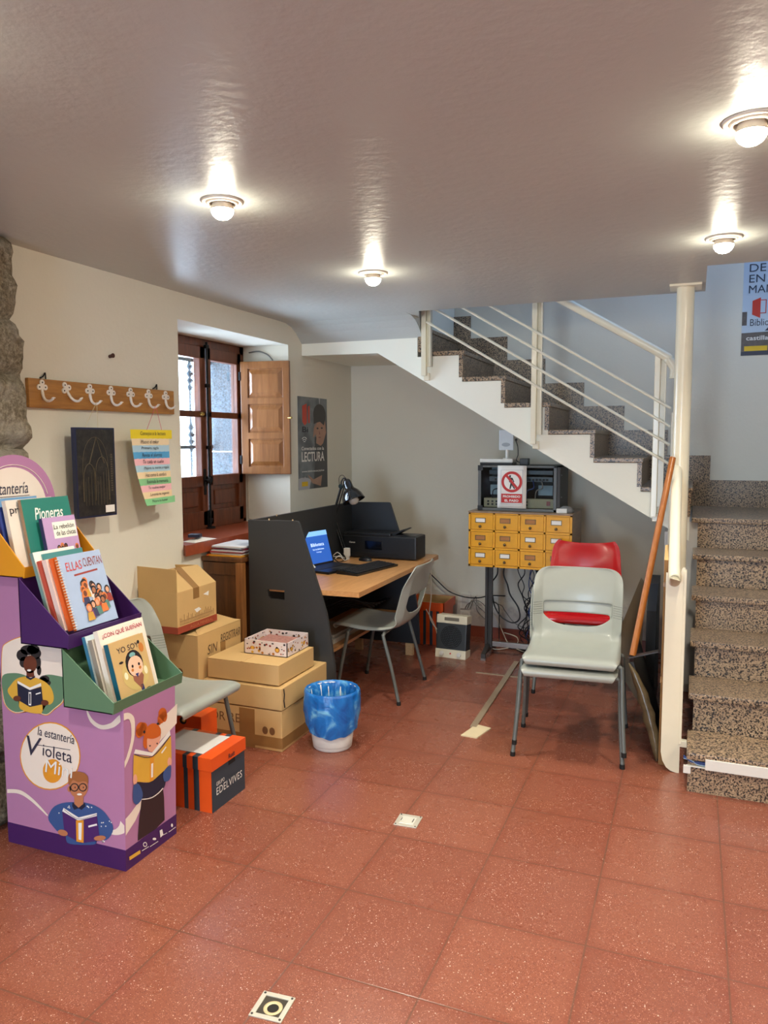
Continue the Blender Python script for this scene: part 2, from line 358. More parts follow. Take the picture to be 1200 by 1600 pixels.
SIDE_ART = [
('orange',0,[(-2.398,0.7502),(-2.394,0.7683),(-2.389,0.7779),(-2.381,0.7837),(-2.369,0.7907),(-2.351,0.8002),(-2.328,0.8097),(-2.304,0.8177),(-2.281,0.8231),(-2.26,0.825),(-2.24,0.8245),(-2.219,0.8223),(-2.196,0.8196),(-2.17,0.8166),(-2.14,0.8129),(-2.114,0.8079),(-2.094,0.8012),(-2.085,0.7917),(-2.083,0.78),(-2.084,0.7681),(-2.087,0.7578),(-2.09,0.7504),(-2.096,0.7446),(-2.101,0.7388),(-2.103,0.7319),(-2.1,0.7237),(-2.093,0.7149),(-2.086,0.7051),(-2.082,0.6939),(-2.082,0.6805),(-2.085,0.6653),(-2.089,0.6499),(-2.093,0.636),(-2.095,0.6241),(-2.097,0.6134),(-2.1,0.6034),(-2.105,0.5938),(-2.114,0.5845),(-2.125,0.5758),(-2.137,0.5675),(-2.149,0.5596),(-2.158,0.5516),(-2.168,0.5437),(-2.177,0.5369),(-2.187,0.5323),(-2.197,0.5309),(-2.207,0.5318),(-2.218,0.5337),(-2.229,0.535),(-2.24,0.536),(-2.251,0.5372),(-2.263,0.5378),(-2.277,0.537),(-2.292,0.5332),(-2.31,0.5273),(-2.327,0.5219),(-2.343,0.5198),(-2.357,0.5215),(-2.37,0.5255),(-2.382,0.5319),(-2.391,0.5406),(-2.398,0.5501),(-2.402,0.561),(-2.405,0.576),(-2.406,0.5979),(-2.406,0.6321),(-2.405,0.6753),(-2.402,0.7179)]),
('cream',1,[(-2.395,0.7488),(-2.391,0.7665),(-2.386,0.7759),(-2.379,0.7816),(-2.367,0.7884),(-2.349,0.7978),(-2.327,0.807),(-2.303,0.8149),(-2.28,0.8202),(-2.26,0.8221),(-2.24,0.8216),(-2.219,0.8195),(-2.197,0.8168),(-2.171,0.8139),(-2.142,0.8102),(-2.116,0.8054),(-2.097,0.7988),(-2.088,0.7896),(-2.086,0.7781),(-2.088,0.7663),(-2.09,0.7563),(-2.093,0.749),(-2.099,0.7433),(-2.104,0.7376),(-2.106,0.7308),(-2.103,0.7228),(-2.096,0.7142),(-2.089,0.7045),(-2.085,0.6936),(-2.085,0.6804),(-2.088,0.6655),(-2.092,0.6504),(-2.096,0.6368),(-2.098,0.6252),(-2.1,0.6146),(-2.103,0.6048),(-2.108,0.5954),(-2.117,0.5863),(-2.128,0.5777),(-2.139,0.5696),(-2.151,0.5619),(-2.16,0.554),(-2.169,0.5463),(-2.178,0.5396),(-2.188,0.5351),(-2.198,0.5337),(-2.208,0.5346),(-2.218,0.5365),(-2.229,0.5378),(-2.24,0.5387),(-2.251,0.5399),(-2.263,0.5406),(-2.276,0.5397),(-2.291,0.536),(-2.308,0.5302),(-2.325,0.525),(-2.341,0.5229),(-2.355,0.5246),(-2.368,0.5285),(-2.379,0.5348),(-2.388,0.5433),(-2.395,0.5526),(-2.399,0.5633),(-2.401,0.578),(-2.403,0.5995),(-2.403,0.633),(-2.402,0.6753),(-2.399,0.7171)]),
('green',2,[(-2.399,0.6579),(-2.389,0.6656),(-2.374,0.6706),(-2.357,0.6736),(-2.342,0.6758),(-2.328,0.6771),(-2.315,0.6772),(-2.302,0.6762),(-2.289,0.6744),(-2.276,0.6708),(-2.263,0.6655),(-2.251,0.6611),(-2.237,0.6601),(-2.224,0.6643),(-2.211,0.6721),(-2.198,0.6804),(-2.184,0.6863),(-2.171,0.689),(-2.158,0.6901),(-2.146,0.6902),(-2.133,0.6897),(-2.12,0.6893),(-2.107,0.6886),(-2.095,0.6863),(-2.087,0.6814),(-2.086,0.6727),(-2.088,0.6611),(-2.092,0.6485),(-2.096,0.6368),(-2.098,0.6263),(-2.101,0.616),(-2.105,0.6061),(-2.11,0.5968),(-2.118,0.588),(-2.129,0.5797),(-2.14,0.5718),(-2.15,0.5643),(-2.16,0.5565),(-2.169,0.5488),(-2.178,0.5421),(-2.188,0.5376),(-2.198,0.5362),(-2.208,0.5371),(-2.218,0.5389),(-2.229,0.5402),(-2.24,0.5412),(-2.251,0.5424),(-2.263,0.543),(-2.276,0.5422),(-2.291,0.5385),(-2.308,0.5327),(-2.325,0.5275),(-2.341,0.5254),(-2.355,0.5271),(-2.368,0.5312),(-2.379,0.5375),(-2.388,0.5458),(-2.394,0.5568),(-2.398,0.5704),(-2.4,0.5851),(-2.402,0.5996),(-2.404,0.6148),(-2.405,0.631),(-2.404,0.646)]),
('cream',1,[(-2.089,0.6856),(-2.086,0.688),(-2.1,0.6943),(-2.102,0.6914)]),
('cream',1,[(-2.086,0.688),(-2.082,0.6914),(-2.098,0.6985),(-2.1,0.6943)]),
('cream',1,[(-2.082,0.6914),(-2.078,0.6947),(-2.095,0.7037),(-2.098,0.6985)]),
('cream',1,[(-2.078,0.6947),(-2.074,0.6971),(-2.09,0.7094),(-2.095,0.7037)]),
('cream',1,[(-2.074,0.6971),(-2.072,0.6977),(-2.083,0.715),(-2.09,0.7094)]),
('cream',1,[(-2.072,0.6977),(-2.069,0.6982),(-2.074,0.7185),(-2.083,0.715)]),
('cream',1,[(-2.069,0.6982),(-2.064,0.699),(-2.065,0.7206),(-2.074,0.7185)]),
('cream',1,[(-2.064,0.699),(-2.058,0.6995),(-2.057,0.722),(-2.065,0.7206)]),
('cream',1,[(-2.058,0.6995),(-2.052,0.6999),(-2.051,0.723),(-2.057,0.722)]),
('cream',1,[(-2.052,0.6999),(-2.047,0.7003),(-2.047,0.7239),(-2.051,0.723)]),
('black',3,[(-2.222,0.776),(-2.225,0.7698),(-2.231,0.7639),(-2.24,0.7587),(-2.251,0.7548),(-2.263,0.7526),(-2.276,0.7522),(-2.287,0.7539),(-2.295,0.7573),(-2.301,0.7621),(-2.302,0.768),(-2.3,0.7742),(-2.294,0.7802),(-2.285,0.7854),(-2.273,0.7893),(-2.261,0.7915),(-2.249,0.7917),(-2.238,0.79),(-2.229,0.7866),(-2.224,0.7818)]),
('black',3,[(-2.268,0.7521),(-2.269,0.745),(-2.273,0.7382),(-2.28,0.7325),(-2.288,0.7285),(-2.296,0.7264),(-2.305,0.7267),(-2.312,0.7291),(-2.318,0.7335),(-2.322,0.7395),(-2.323,0.7464),(-2.321,0.7537),(-2.317,0.7604),(-2.31,0.7661),(-2.302,0.7701),(-2.293,0.7721),(-2.285,0.7718),(-2.278,0.7694),(-2.272,0.7649),(-2.268,0.759)]),
('black',3,[(-2.201,0.7645),(-2.203,0.7579),(-2.207,0.7517),(-2.213,0.7465),(-2.22,0.7428),(-2.228,0.741),(-2.235,0.7412),(-2.242,0.7435),(-2.247,0.7475),(-2.251,0.753),(-2.251,0.7594),(-2.25,0.766),(-2.246,0.7723),(-2.24,0.7775),(-2.233,0.7812),(-2.225,0.783),(-2.217,0.7827),(-2.211,0.7804),(-2.205,0.7763),(-2.202,0.7709)]),
('black',3,[(-2.267,0.7255),(-2.268,0.7189),(-2.272,0.7126),(-2.277,0.7074),(-2.283,0.7038),(-2.289,0.702),(-2.296,0.7024),(-2.302,0.7047),(-2.306,0.7089),(-2.309,0.7145),(-2.309,0.721),(-2.308,0.7277),(-2.304,0.7339),(-2.3,0.7391),(-2.293,0.7427),(-2.287,0.7445),(-2.28,0.7441),(-2.275,0.7417),(-2.27,0.7375),(-2.268,0.7319)]),
('black',3,[(-2.208,0.7799),(-2.21,0.7743),(-2.214,0.7689),(-2.221,0.7643),(-2.23,0.7608),(-2.24,0.759),(-2.25,0.7589),(-2.258,0.7605),(-2.265,0.7637),(-2.269,0.7682),(-2.27,0.7736),(-2.268,0.7793),(-2.264,0.7847),(-2.256,0.7893),(-2.248,0.7927),(-2.238,0.7945),(-2.228,0.7946),(-2.22,0.7929),(-2.213,0.7897),(-2.209,0.7852)]),
('black',3,[(-2.204,0.7283),(-2.205,0.7207),(-2.207,0.7137),(-2.211,0.708),(-2.215,0.7041),(-2.22,0.7025),(-2.224,0.7031),(-2.228,0.7061),(-2.231,0.7112),(-2.232,0.7177),(-2.233,0.7252),(-2.232,0.7327),(-2.229,0.7397),(-2.225,0.7454),(-2.221,0.7493),(-2.217,0.751),(-2.212,0.7502),(-2.208,0.7472),(-2.205,0.7422),(-2.204,0.7357)]),
('black',3,[(-2.204,0.7001),(-2.205,0.6946),(-2.207,0.6895),(-2.209,0.6853),(-2.212,0.6824),(-2.216,0.6812),(-2.219,0.6817),(-2.221,0.6839),(-2.224,0.6876),(-2.225,0.6924),(-2.225,0.6978),(-2.224,0.7034),(-2.222,0.7085),(-2.22,0.7127),(-2.217,0.7156),(-2.213,0.7168),(-2.21,0.7163),(-2.208,0.714),(-2.205,0.7104),(-2.204,0.7056)]),
('black',3,[(-2.166,0.6724),(-2.167,0.6678),(-2.171,0.6633),(-2.177,0.6595),(-2.184,0.6566),(-2.191,0.655),(-2.199,0.6548),(-2.206,0.6561),(-2.211,0.6586),(-2.214,0.6623),(-2.215,0.6667),(-2.214,0.6713),(-2.21,0.6758),(-2.204,0.6797),(-2.197,0.6825),(-2.19,0.6841),(-2.182,0.6843),(-2.175,0.683),(-2.17,0.6804),(-2.167,0.6767)]),
('black',3,[(-2.16,0.6594),(-2.162,0.6556),(-2.165,0.6518),(-2.169,0.6486),(-2.175,0.6462),(-2.182,0.6449),(-2.188,0.6447),(-2.194,0.6457),(-2.198,0.6479),(-2.201,0.6509),(-2.202,0.6546),(-2.2,0.6585),(-2.197,0.6622),(-2.192,0.6654),(-2.187,0.6678),(-2.18,0.6691),(-2.174,0.6693),(-2.168,0.6682),(-2.164,0.6661),(-2.161,0.663)]),
('black',3,[(-2.178,0.663),(-2.179,0.6579),(-2.182,0.6531),(-2.186,0.649),(-2.191,0.6461),(-2.197,0.6446),(-2.203,0.6448),(-2.208,0.6464),(-2.212,0.6495),(-2.214,0.6538),(-2.215,0.6587),(-2.214,0.6638),(-2.211,0.6686),(-2.206,0.6727),(-2.201,0.6756),(-2.195,0.677),(-2.189,0.6769),(-2.184,0.6752),(-2.18,0.6721),(-2.178,0.6679)]),
('skin_dark',4,[(-2.224,0.722),(-2.227,0.7113),(-2.232,0.7013),(-2.24,0.693),(-2.249,0.6871),(-2.259,0.6843),(-2.269,0.6849),(-2.278,0.6887),(-2.285,0.6955),(-2.289,0.7046),(-2.29,0.715),(-2.287,0.7258),(-2.282,0.7358),(-2.275,0.7441),(-2.265,0.7499),(-2.255,0.7526),(-2.245,0.752),(-2.236,0.7481),(-2.229,0.7413),(-2.225,0.7323)]),
('skin_dark',4,[(-2.277,0.6961),(-2.241,0.6961),(-2.239,0.672),(-2.277,0.6677)]),
('white',5,[(-2.252,0.6964),(-2.254,0.6942),(-2.257,0.6923),(-2.263,0.6912),(-2.268,0.6911),(-2.272,0.6922),(-2.273,0.6941),(-2.272,0.6963),(-2.268,0.6982),(-2.262,0.6993),(-2.257,0.6994),(-2.253,0.6983)]),
('yellow',4,[(-2.281,0.6697),(-2.291,0.6679),(-2.303,0.6648),(-2.316,0.6606),(-2.327,0.6554),(-2.337,0.6488),(-2.346,0.6408),(-2.354,0.6325),(-2.361,0.6252),(-2.367,0.619),(-2.372,0.6135),(-2.375,0.6082),(-2.376,0.6028),(-2.374,0.5968),(-2.37,0.5906),(-2.364,0.5848),(-2.359,0.5801),(-2.353,0.5762),(-2.346,0.573),(-2.339,0.571),(-2.333,0.571),(-2.327,0.5754),(-2.321,0.583),(-2.316,0.5894),(-2.313,0.5899),(-2.315,0.5812),(-2.32,0.5665),(-2.323,0.551),(-2.316,0.5402),(-2.296,0.5349),(-2.265,0.5323),(-2.235,0.533),(-2.213,0.5374),(-2.205,0.5485),(-2.205,0.5651),(-2.207,0.5813),(-2.205,0.5912),(-2.199,0.5911),(-2.191,0.5851),(-2.183,0.578),(-2.175,0.5748),(-2.168,0.5767),(-2.161,0.5812),(-2.155,0.5872),(-2.151,0.594),(-2.149,0.602),(-2.149,0.6114),(-2.151,0.621),(-2.154,0.6297),(-2.158,0.6375),(-2.164,0.6448),(-2.172,0.6514),(-2.181,0.657),(-2.192,0.6618),(-2.206,0.6658),(-2.22,0.6688),(-2.232,0.6704),(-2.24,0.67),(-2.247,0.6678),(-2.252,0.6654),(-2.258,0.6642),(-2.264,0.6652),(-2.268,0.6674),(-2.274,0.6694)]),
('navy',5,[(-2.279,0.6748),(-2.258,0.6658),(-2.234,0.6782),(-2.237,0.6698),(-2.259,0.6585),(-2.279,0.665)]),
('navy',6,[(-2.325,0.6401),(-2.263,0.6198),(-2.206,0.6396),(-2.201,0.5739),(-2.267,0.5549),(-2.325,0.5745)]),
('white',7,[(-2.322,0.6486),(-2.262,0.6296),(-2.207,0.654),(-2.206,0.6427),(-2.263,0.6198),(-2.323,0.6387)]),
('white',7,[(-2.27,0.6116),(-2.257,0.6132),(-2.26,0.5614),(-2.273,0.5614)]),
('navy',8,[(-2.267,0.6063),(-2.26,0.607),(-2.263,0.5676),(-2.269,0.5668)]),
('white',7,[(-2.235,0.6101),(-2.211,0.6188),(-2.21,0.614),(-2.235,0.6054)]),
('skin_dark',8,[(-2.309,0.5822),(-2.311,0.5787),(-2.313,0.5754),(-2.318,0.5725),(-2.323,0.5703),(-2.329,0.569),(-2.335,0.5687),(-2.341,0.5696),(-2.345,0.5714),(-2.347,0.5741),(-2.348,0.5773),(-2.347,0.5808),(-2.344,0.5841),(-2.34,0.587),(-2.334,0.5893),(-2.328,0.5905),(-2.322,0.5907),(-2.317,0.5899),(-2.313,0.588),(-2.31,0.5854)]),
('skin_dark',8,[(-2.174,0.583),(-2.175,0.5797),(-2.178,0.5764),(-2.182,0.5735),(-2.187,0.5713),(-2.193,0.5701),(-2.199,0.5698),(-2.204,0.5707),(-2.208,0.5725),(-2.211,0.5751),(-2.211,0.5783),(-2.21,0.5817),(-2.207,0.585),(-2.203,0.5878),(-2.198,0.59),(-2.192,0.5912),(-2.186,0.5915),(-2.181,0.5906),(-2.177,0.5888),(-2.175,0.5862)]),
('orange',0,[(-2.035,0.4008),(-2.039,0.3751),(-2.049,0.3495),(-2.063,0.3248),(-2.082,0.302),(-2.105,0.282),(-2.131,0.2655),(-2.159,0.2532),(-2.188,0.2457),(-2.217,0.2432),(-2.244,0.246),(-2.27,0.2539),(-2.292,0.2668),(-2.31,0.2841),(-2.322,0.3052),(-2.33,0.3291),(-2.331,0.355),(-2.326,0.3817),(-2.316,0.4082),(-2.301,0.4334),(-2.28,0.4563),(-2.257,0.476),(-2.23,0.4918),(-2.202,0.5032),(-2.173,0.5096),(-2.144,0.511),(-2.118,0.5074),(-2.093,0.4989),(-2.072,0.4859),(-2.056,0.4689),(-2.044,0.4486),(-2.037,0.4256)]),
('cream',1,[(-2.04,0.4),(-2.044,0.3753),(-2.053,0.3506),(-2.067,0.3268),(-2.085,0.3049),(-2.107,0.2856),(-2.132,0.2697),(-2.159,0.2579),(-2.187,0.2507),(-2.215,0.2483),(-2.242,0.251),(-2.267,0.2586),(-2.288,0.271),(-2.305,0.2877),(-2.317,0.3079),(-2.324,0.3309),(-2.326,0.3558),(-2.321,0.3815),(-2.311,0.407),(-2.296,0.4312),(-2.277,0.4533),(-2.254,0.4723),(-2.228,0.4875),(-2.201,0.4985),(-2.173,0.5047),(-2.146,0.5061),(-2.12,0.5027),(-2.096,0.4945),(-2.076,0.482),(-2.06,0.4656),(-2.048,0.446),(-2.042,0.4239)]),
('orange',2,[(-2.123,0.3302),(-2.126,0.3181),(-2.131,0.3062),(-2.139,0.2953),(-2.149,0.2863),(-2.161,0.2798),(-2.174,0.2761),(-2.186,0.2756),(-2.197,0.2783),(-2.207,0.284),(-2.214,0.2924),(-2.218,0.3029),(-2.219,0.3147),(-2.217,0.327),(-2.211,0.339),(-2.203,0.3498),(-2.193,0.3588),(-2.181,0.3652),(-2.168,0.3687),(-2.156,0.3691),(-2.145,0.3663),(-2.135,0.3605),(-2.128,0.3522),(-2.124,0.3419)]),
('ink',3,[(-2.252,0.4104),(-2.243,0.4108),(-2.242,0.4133),(-2.252,0.413)]),
('ink',3,[(-2.243,0.4108),(-2.23,0.4113),(-2.229,0.4139),(-2.242,0.4133)]),
('ink',3,[(-2.23,0.4113),(-2.214,0.412),(-2.213,0.4145),(-2.229,0.4139)]),
('ink',3,[(-2.214,0.412),(-2.197,0.4126),(-2.196,0.4151),(-2.213,0.4145)]),
('ink',3,[(-2.197,0.4126),(-2.179,0.4132),(-2.179,0.4157),(-2.196,0.4151)]),
('ink',3,[(-2.179,0.4132),(-2.16,0.4137),(-2.159,0.4162),(-2.179,0.4157)]),
('ink',3,[(-2.16,0.4137),(-2.137,0.4144),(-2.137,0.4169),(-2.159,0.4162)]),
('ink',3,[(-2.137,0.4144),(-2.115,0.4149),(-2.114,0.4174),(-2.137,0.4169)]),
('ink',3,[(-2.115,0.4149),(-2.095,0.4154),(-2.095,0.4179),(-2.114,0.4174)]),
('ink',3,[(-2.095,0.4154),(-2.082,0.4158),(-2.081,0.4183),(-2.095,0.4179)]),
('blue',3,[(-2.072,0.22),(-2.087,0.2174),(-2.101,0.2145),(-2.115,0.211),(-2.129,0.2066),(-2.142,0.2012),(-2.155,0.1951),(-2.167,0.188),(-2.177,0.1798),(-2.186,0.1697),(-2.194,0.158),(-2.2,0.1463),(-2.203,0.1359),(-2.201,0.1273),(-2.196,0.1198),(-2.188,0.113),(-2.181,0.1068),(-2.174,0.1006),(-2.166,0.0946),(-2.158,0.0899),(-2.151,0.0877),(-2.143,0.0903),(-2.135,0.0963),(-2.128,0.1015),(-2.122,0.1015),(-2.12,0.0931),(-2.121,0.0792),(-2.12,0.0651),(-2.115,0.0559),(-2.102,0.0535),(-2.084,0.0549),(-2.064,0.0582),(-2.045,0.0616),(-2.027,0.0647),(-2.008,0.0686),(-1.991,0.0731),(-1.979,0.0782),(-1.975,0.085),(-1.976,0.0932),(-1.978,0.1007),(-1.976,0.1057),(-1.967,0.1058),(-1.955,0.1028),(-1.941,0.1005),(-1.93,0.1026),(-1.919,0.1113),(-1.908,0.1239),(-1.9,0.138),(-1.896,0.1511),(-1.897,0.1632),(-1.903,0.1755),(-1.912,0.187),(-1.921,0.1968),(-1.93,0.2048),(-1.94,0.2114),(-1.951,0.2168),(-1.963,0.2211),(-1.976,0.2243),(-1.989,0.2263),(-2.003,0.2273),(-2.017,0.2275),(-2.031,0.2267),(-2.045,0.225),(-2.059,0.2226)]),
('white',4,[(-2.002,0.2129),(-2.003,0.2104),(-2.006,0.2098),(-2.008,0.2118),(-2.006,0.2143),(-2.003,0.2149)]),
('white',4,[(-1.9,0.1748),(-1.902,0.1723),(-1.905,0.1717),(-1.907,0.1736),(-1.905,0.1761),(-1.902,0.1767)]),
('white',4,[(-1.945,0.1655),(-1.946,0.163),(-1.95,0.1624),(-1.951,0.1643),(-1.949,0.1669),(-1.946,0.1675)]),
('white',4,[(-1.988,0.2155),(-1.99,0.213),(-1.993,0.2124),(-1.995,0.2144),(-1.993,0.2169),(-1.99,0.2175)]),
('white',4,[(-2.095,0.2009),(-2.096,0.1984),(-2.1,0.1978),(-2.101,0.1998),(-2.099,0.2023),(-2.096,0.2029)]),
('white',4,[(-1.937,0.1676),(-1.938,0.165),(-1.942,0.1644),(-1.943,0.1664),(-1.941,0.1689),(-1.938,0.1695)]),
('white',4,[(-2.145,0.1651),(-2.147,0.1624),(-2.15,0.1618),(-2.151,0.1638),(-2.15,0.1664),(-2.146,0.1671)]),
('white',4,[(-1.909,0.178),(-1.91,0.1755),(-1.913,0.1749),(-1.915,0.1768),(-1.913,0.1794),(-1.91,0.18)]),
('white',4,[(-1.943,0.0933),(-1.944,0.0907),(-1.948,0.0901),(-1.949,0.092),(-1.947,0.0946),(-1.944,0.0952)]),
('white',4,[(-1.941,0.0973),(-1.943,0.0947),(-1.946,0.0941),(-1.948,0.096),(-1.946,0.0986),(-1.943,0.0992)]),
('white',4,[(-1.926,0.156),(-1.928,0.1534),(-1.931,0.1528),(-1.933,0.1548),(-1.931,0.1573),(-1.928,0.1579)]),
('white',4,[(-1.947,0.1514),(-1.948,0.1489),(-1.952,0.1483),(-1.953,0.1502),(-1.951,0.1528),(-1.948,0.1534)]),
('white',4,[(-2.1,0.1954),(-2.101,0.1928),(-2.105,0.1922),(-2.106,0.1942),(-2.104,0.1968),(-2.101,0.1974)]),
('white',4,[(-1.943,0.0933),(-1.945,0.0907),(-1.948,0.0901),(-1.95,0.0921),(-1.948,0.0946),(-1.945,0.0953)]),
('white',4,[(-2.005,0.2153),(-2.006,0.2128),(-2.01,0.2122),(-2.011,0.2141),(-2.009,0.2167),(-2.006,0.2173)]),
('white',4,[(-1.936,0.0961),(-1.937,0.0936),(-1.94,0.0929),(-1.942,0.0949),(-1.94,0.0975),(-1.937,0.0981)]),
('white',4,[(-2.093,0.1947),(-2.094,0.1922),(-2.098,0.1916),(-2.099,0.1936),(-2.097,0.1961),(-2.094,0.1967)]),
('white',4,[(-2.009,0.2165),(-2.01,0.2139),(-2.014,0.2133),(-2.015,0.2153),(-2.013,0.2179),(-2.01,0.2185)]),
('skin_mid',4,[(-2.071,0.2463),(-2.028,0.2539),(-2.03,0.2049),(-2.074,0.1969)]),
('navy',5,[(-2.08,0.2187),(-2.053,0.2023),(-2.022,0.2274),(-2.02,0.2132),(-2.039,0.1968),(-2.053,0.2006),(-2.074,0.1903),(-2.083,0.2033)]),
('skin_mid',5,[(-2.004,0.2902),(-2.007,0.2763),(-2.014,0.263),(-2.024,0.2516),(-2.037,0.2431),(-2.05,0.2386),(-2.064,0.2383),(-2.076,0.2424),(-2.086,0.2505),(-2.091,0.2617),(-2.093,0.2751),(-2.09,0.2892),(-2.083,0.3026),(-2.073,0.314),(-2.06,0.3223),(-2.046,0.3267),(-2.033,0.3268),(-2.021,0.3226),(-2.011,0.3146),(-2.006,0.3034)]),
('skin_mid',5,[(-2.084,0.2684),(-2.086,0.2625),(-2.089,0.2577),(-2.094,0.2553),(-2.098,0.2561),(-2.102,0.2597),(-2.103,0.2653),(-2.101,0.2712),(-2.097,0.276),(-2.093,0.2784),(-2.088,0.2776),(-2.085,0.274)]),
('brown_hair',6,[(-2.096,0.2867),(-2.097,0.2931),(-2.096,0.3022),(-2.095,0.3119),(-2.092,0.3198),(-2.088,0.3258),(-2.082,0.3307),(-2.075,0.3348),(-2.067,0.3379),(-2.057,0.3401),(-2.046,0.3414),(-2.035,0.3417),(-2.026,0.3412),(-2.019,0.3399),(-2.013,0.3378),(-2.008,0.3346),(-2.004,0.3304),(-2.002,0.3238),(-2.002,0.3152),(-2.002,0.3073),(-2.004,0.3024),(-2.006,0.3023),(-2.009,0.3053),(-2.013,0.3088),(-2.018,0.3104),(-2.025,0.3089),(-2.033,0.3057),(-2.041,0.3024),(-2.048,0.3005),(-2.055,0.301),(-2.062,0.303),(-2.068,0.3047),(-2.073,0.3044),(-2.078,0.3008),(-2.082,0.2951),(-2.086,0.2893),(-2.089,0.2855),(-2.092,0.2836),(-2.094,0.2828),(-2.095,0.2837)]),
('black',6,[(-2.047,0.2812),(-2.049,0.276),(-2.052,0.271),(-2.056,0.2666),(-2.062,0.2633),(-2.068,0.2614),(-2.075,0.2611),(-2.08,0.2625),(-2.084,0.2653),(-2.087,0.2694),(-2.088,0.2743),(-2.087,0.2796),(-2.083,0.2846),(-2.079,0.289),(-2.073,0.2923),(-2.067,0.2942),(-2.061,0.2944),(-2.055,0.293),(-2.051,0.2902),(-2.048,0.2861)]),
('skin_mid',7,[(-2.052,0.2804),(-2.053,0.2765),(-2.056,0.2727),(-2.059,0.2694),(-2.063,0.2669),(-2.068,0.2655),(-2.073,0.2653),(-2.077,0.2663),(-2.08,0.2684),(-2.082,0.2715),(-2.083,0.2752),(-2.082,0.2791),(-2.079,0.2829),(-2.076,0.2862),(-2.072,0.2887),(-2.067,0.2901),(-2.062,0.2903),(-2.058,0.2892),(-2.055,0.2871),(-2.053,0.284)]),
('black',8,[(-2.062,0.2788),(-2.062,0.2764),(-2.065,0.275),(-2.067,0.2756),(-2.067,0.2778),(-2.067,0.2803),(-2.064,0.2816),(-2.062,0.281)]),
('black',6,[(-2.008,0.2879),(-2.01,0.2828),(-2.013,0.2777),(-2.017,0.2734),(-2.023,0.2701),(-2.029,0.2682),(-2.035,0.2679),(-2.041,0.2693),(-2.045,0.2721),(-2.048,0.2762),(-2.048,0.2811),(-2.047,0.2863),(-2.044,0.2913),(-2.039,0.2957),(-2.034,0.2989),(-2.027,0.3008),(-2.021,0.301),(-2.016,0.2997),(-2.012,0.2968),(-2.009,0.2928)]),
('skin_mid',7,[(-2.013,0.2871),(-2.014,0.2832),(-2.017,0.2794),(-2.02,0.2762),(-2.024,0.2737),(-2.029,0.2723),(-2.034,0.2721),(-2.038,0.2731),(-2.041,0.2752),(-2.043,0.2783),(-2.043,0.2819),(-2.042,0.2858),(-2.04,0.2896),(-2.037,0.2929),(-2.032,0.2953),(-2.028,0.2967),(-2.023,0.2969),(-2.019,0.2959),(-2.016,0.2938),(-2.014,0.2907)]),
('black',8,[(-2.022,0.2855),(-2.023,0.2831),(-2.025,0.2818),(-2.027,0.2824),(-2.028,0.2845),(-2.027,0.287),(-2.025,0.2883),(-2.023,0.2877)]),
('white',6,[(-2.034,0.2569),(-2.035,0.2546),(-2.04,0.2523),(-2.046,0.2507),(-2.052,0.2502),(-2.056,0.2509),(-2.058,0.2527),(-2.056,0.255),(-2.052,0.2573),(-2.046,0.2589),(-2.039,0.2594),(-2.035,0.2587)]),
('purple',6,[(-2.132,0.1796),(-2.057,0.1552),(-1.968,0.1881),(-1.958,0.0953),(-2.049,0.0674),(-2.125,0.0869)]),
('white',7,[(-2.124,0.1894),(-2.054,0.1654),(-1.967,0.1986),(-1.968,0.1872),(-2.055,0.1531),(-2.131,0.175)]),
('ink',8,[(-2.121,0.1828),(-2.112,0.1786),(-2.111,0.1801),(-2.119,0.1843)]),
('ink',8,[(-2.112,0.1786),(-2.1,0.1722),(-2.099,0.1737),(-2.111,0.1801)]),
('ink',8,[(-2.1,0.1722),(-2.086,0.1654),(-2.085,0.167),(-2.099,0.1737)]),
('ink',8,[(-2.086,0.1654),(-2.071,0.1603),(-2.07,0.1619),(-2.085,0.167)]),
('ink',8,[(-2.071,0.1603),(-2.055,0.1588),(-2.054,0.1605),(-2.07,0.1619)]),
('ink',8,[(-2.055,0.1588),(-2.037,0.1625),(-2.037,0.1641),(-2.054,0.1605)]),
('ink',8,[(-2.037,0.1625),(-2.017,0.1698),(-2.017,0.1713),(-2.037,0.1641)]),
('ink',8,[(-2.017,0.1698),(-1.997,0.1787),(-1.997,0.1801),(-2.017,0.1713)]),
('ink',8,[(-1.997,0.1787),(-1.979,0.1868),(-1.98,0.1883),(-1.997,0.1801)]),
('ink',8,[(-1.979,0.1868),(-1.967,0.1922),(-1.968,0.1936),(-1.98,0.1883)]),
('orange',7,[(-2.067,0.1524),(-2.03,0.1595),(-2.035,0.0719),(-2.069,0.07)]),
('white',8,[(-2.056,0.1446),(-2.039,0.1479),(-2.045,0.0798),(-2.058,0.0805)]),
('white',7,[(-2.009,0.1355),(-2.003,0.1379),(-2.004,0.1446),(-2.01,0.1422)]),
('white',7,[(-2.003,0.1379),(-1.994,0.1415),(-1.995,0.1482),(-2.004,0.1446)]),
('white',7,[(-1.994,0.1415),(-1.984,0.1454),(-1.985,0.1521),(-1.995,0.1482)]),
('white',7,[(-1.984,0.1454),(-1.975,0.1489),(-1.976,0.1556),(-1.985,0.1521)]),
('white',7,[(-1.975,0.1489),(-1.968,0.1513),(-1.97,0.158),(-1.976,0.1556)]),
('skin_mid',7,[(-2.11,0.0899),(-2.112,0.0862),(-2.117,0.083),(-2.123,0.0807),(-2.131,0.0793),(-2.138,0.0791),(-2.145,0.0801),(-2.151,0.0822),(-2.155,0.0851),(-2.157,0.0887),(-2.157,0.0924),(-2.154,0.0961),(-2.149,0.0993),(-2.143,0.1017),(-2.136,0.103),(-2.128,0.1032),(-2.121,0.1022),(-2.115,0.1001),(-2.111,0.0972),(-2.109,0.0936)]),
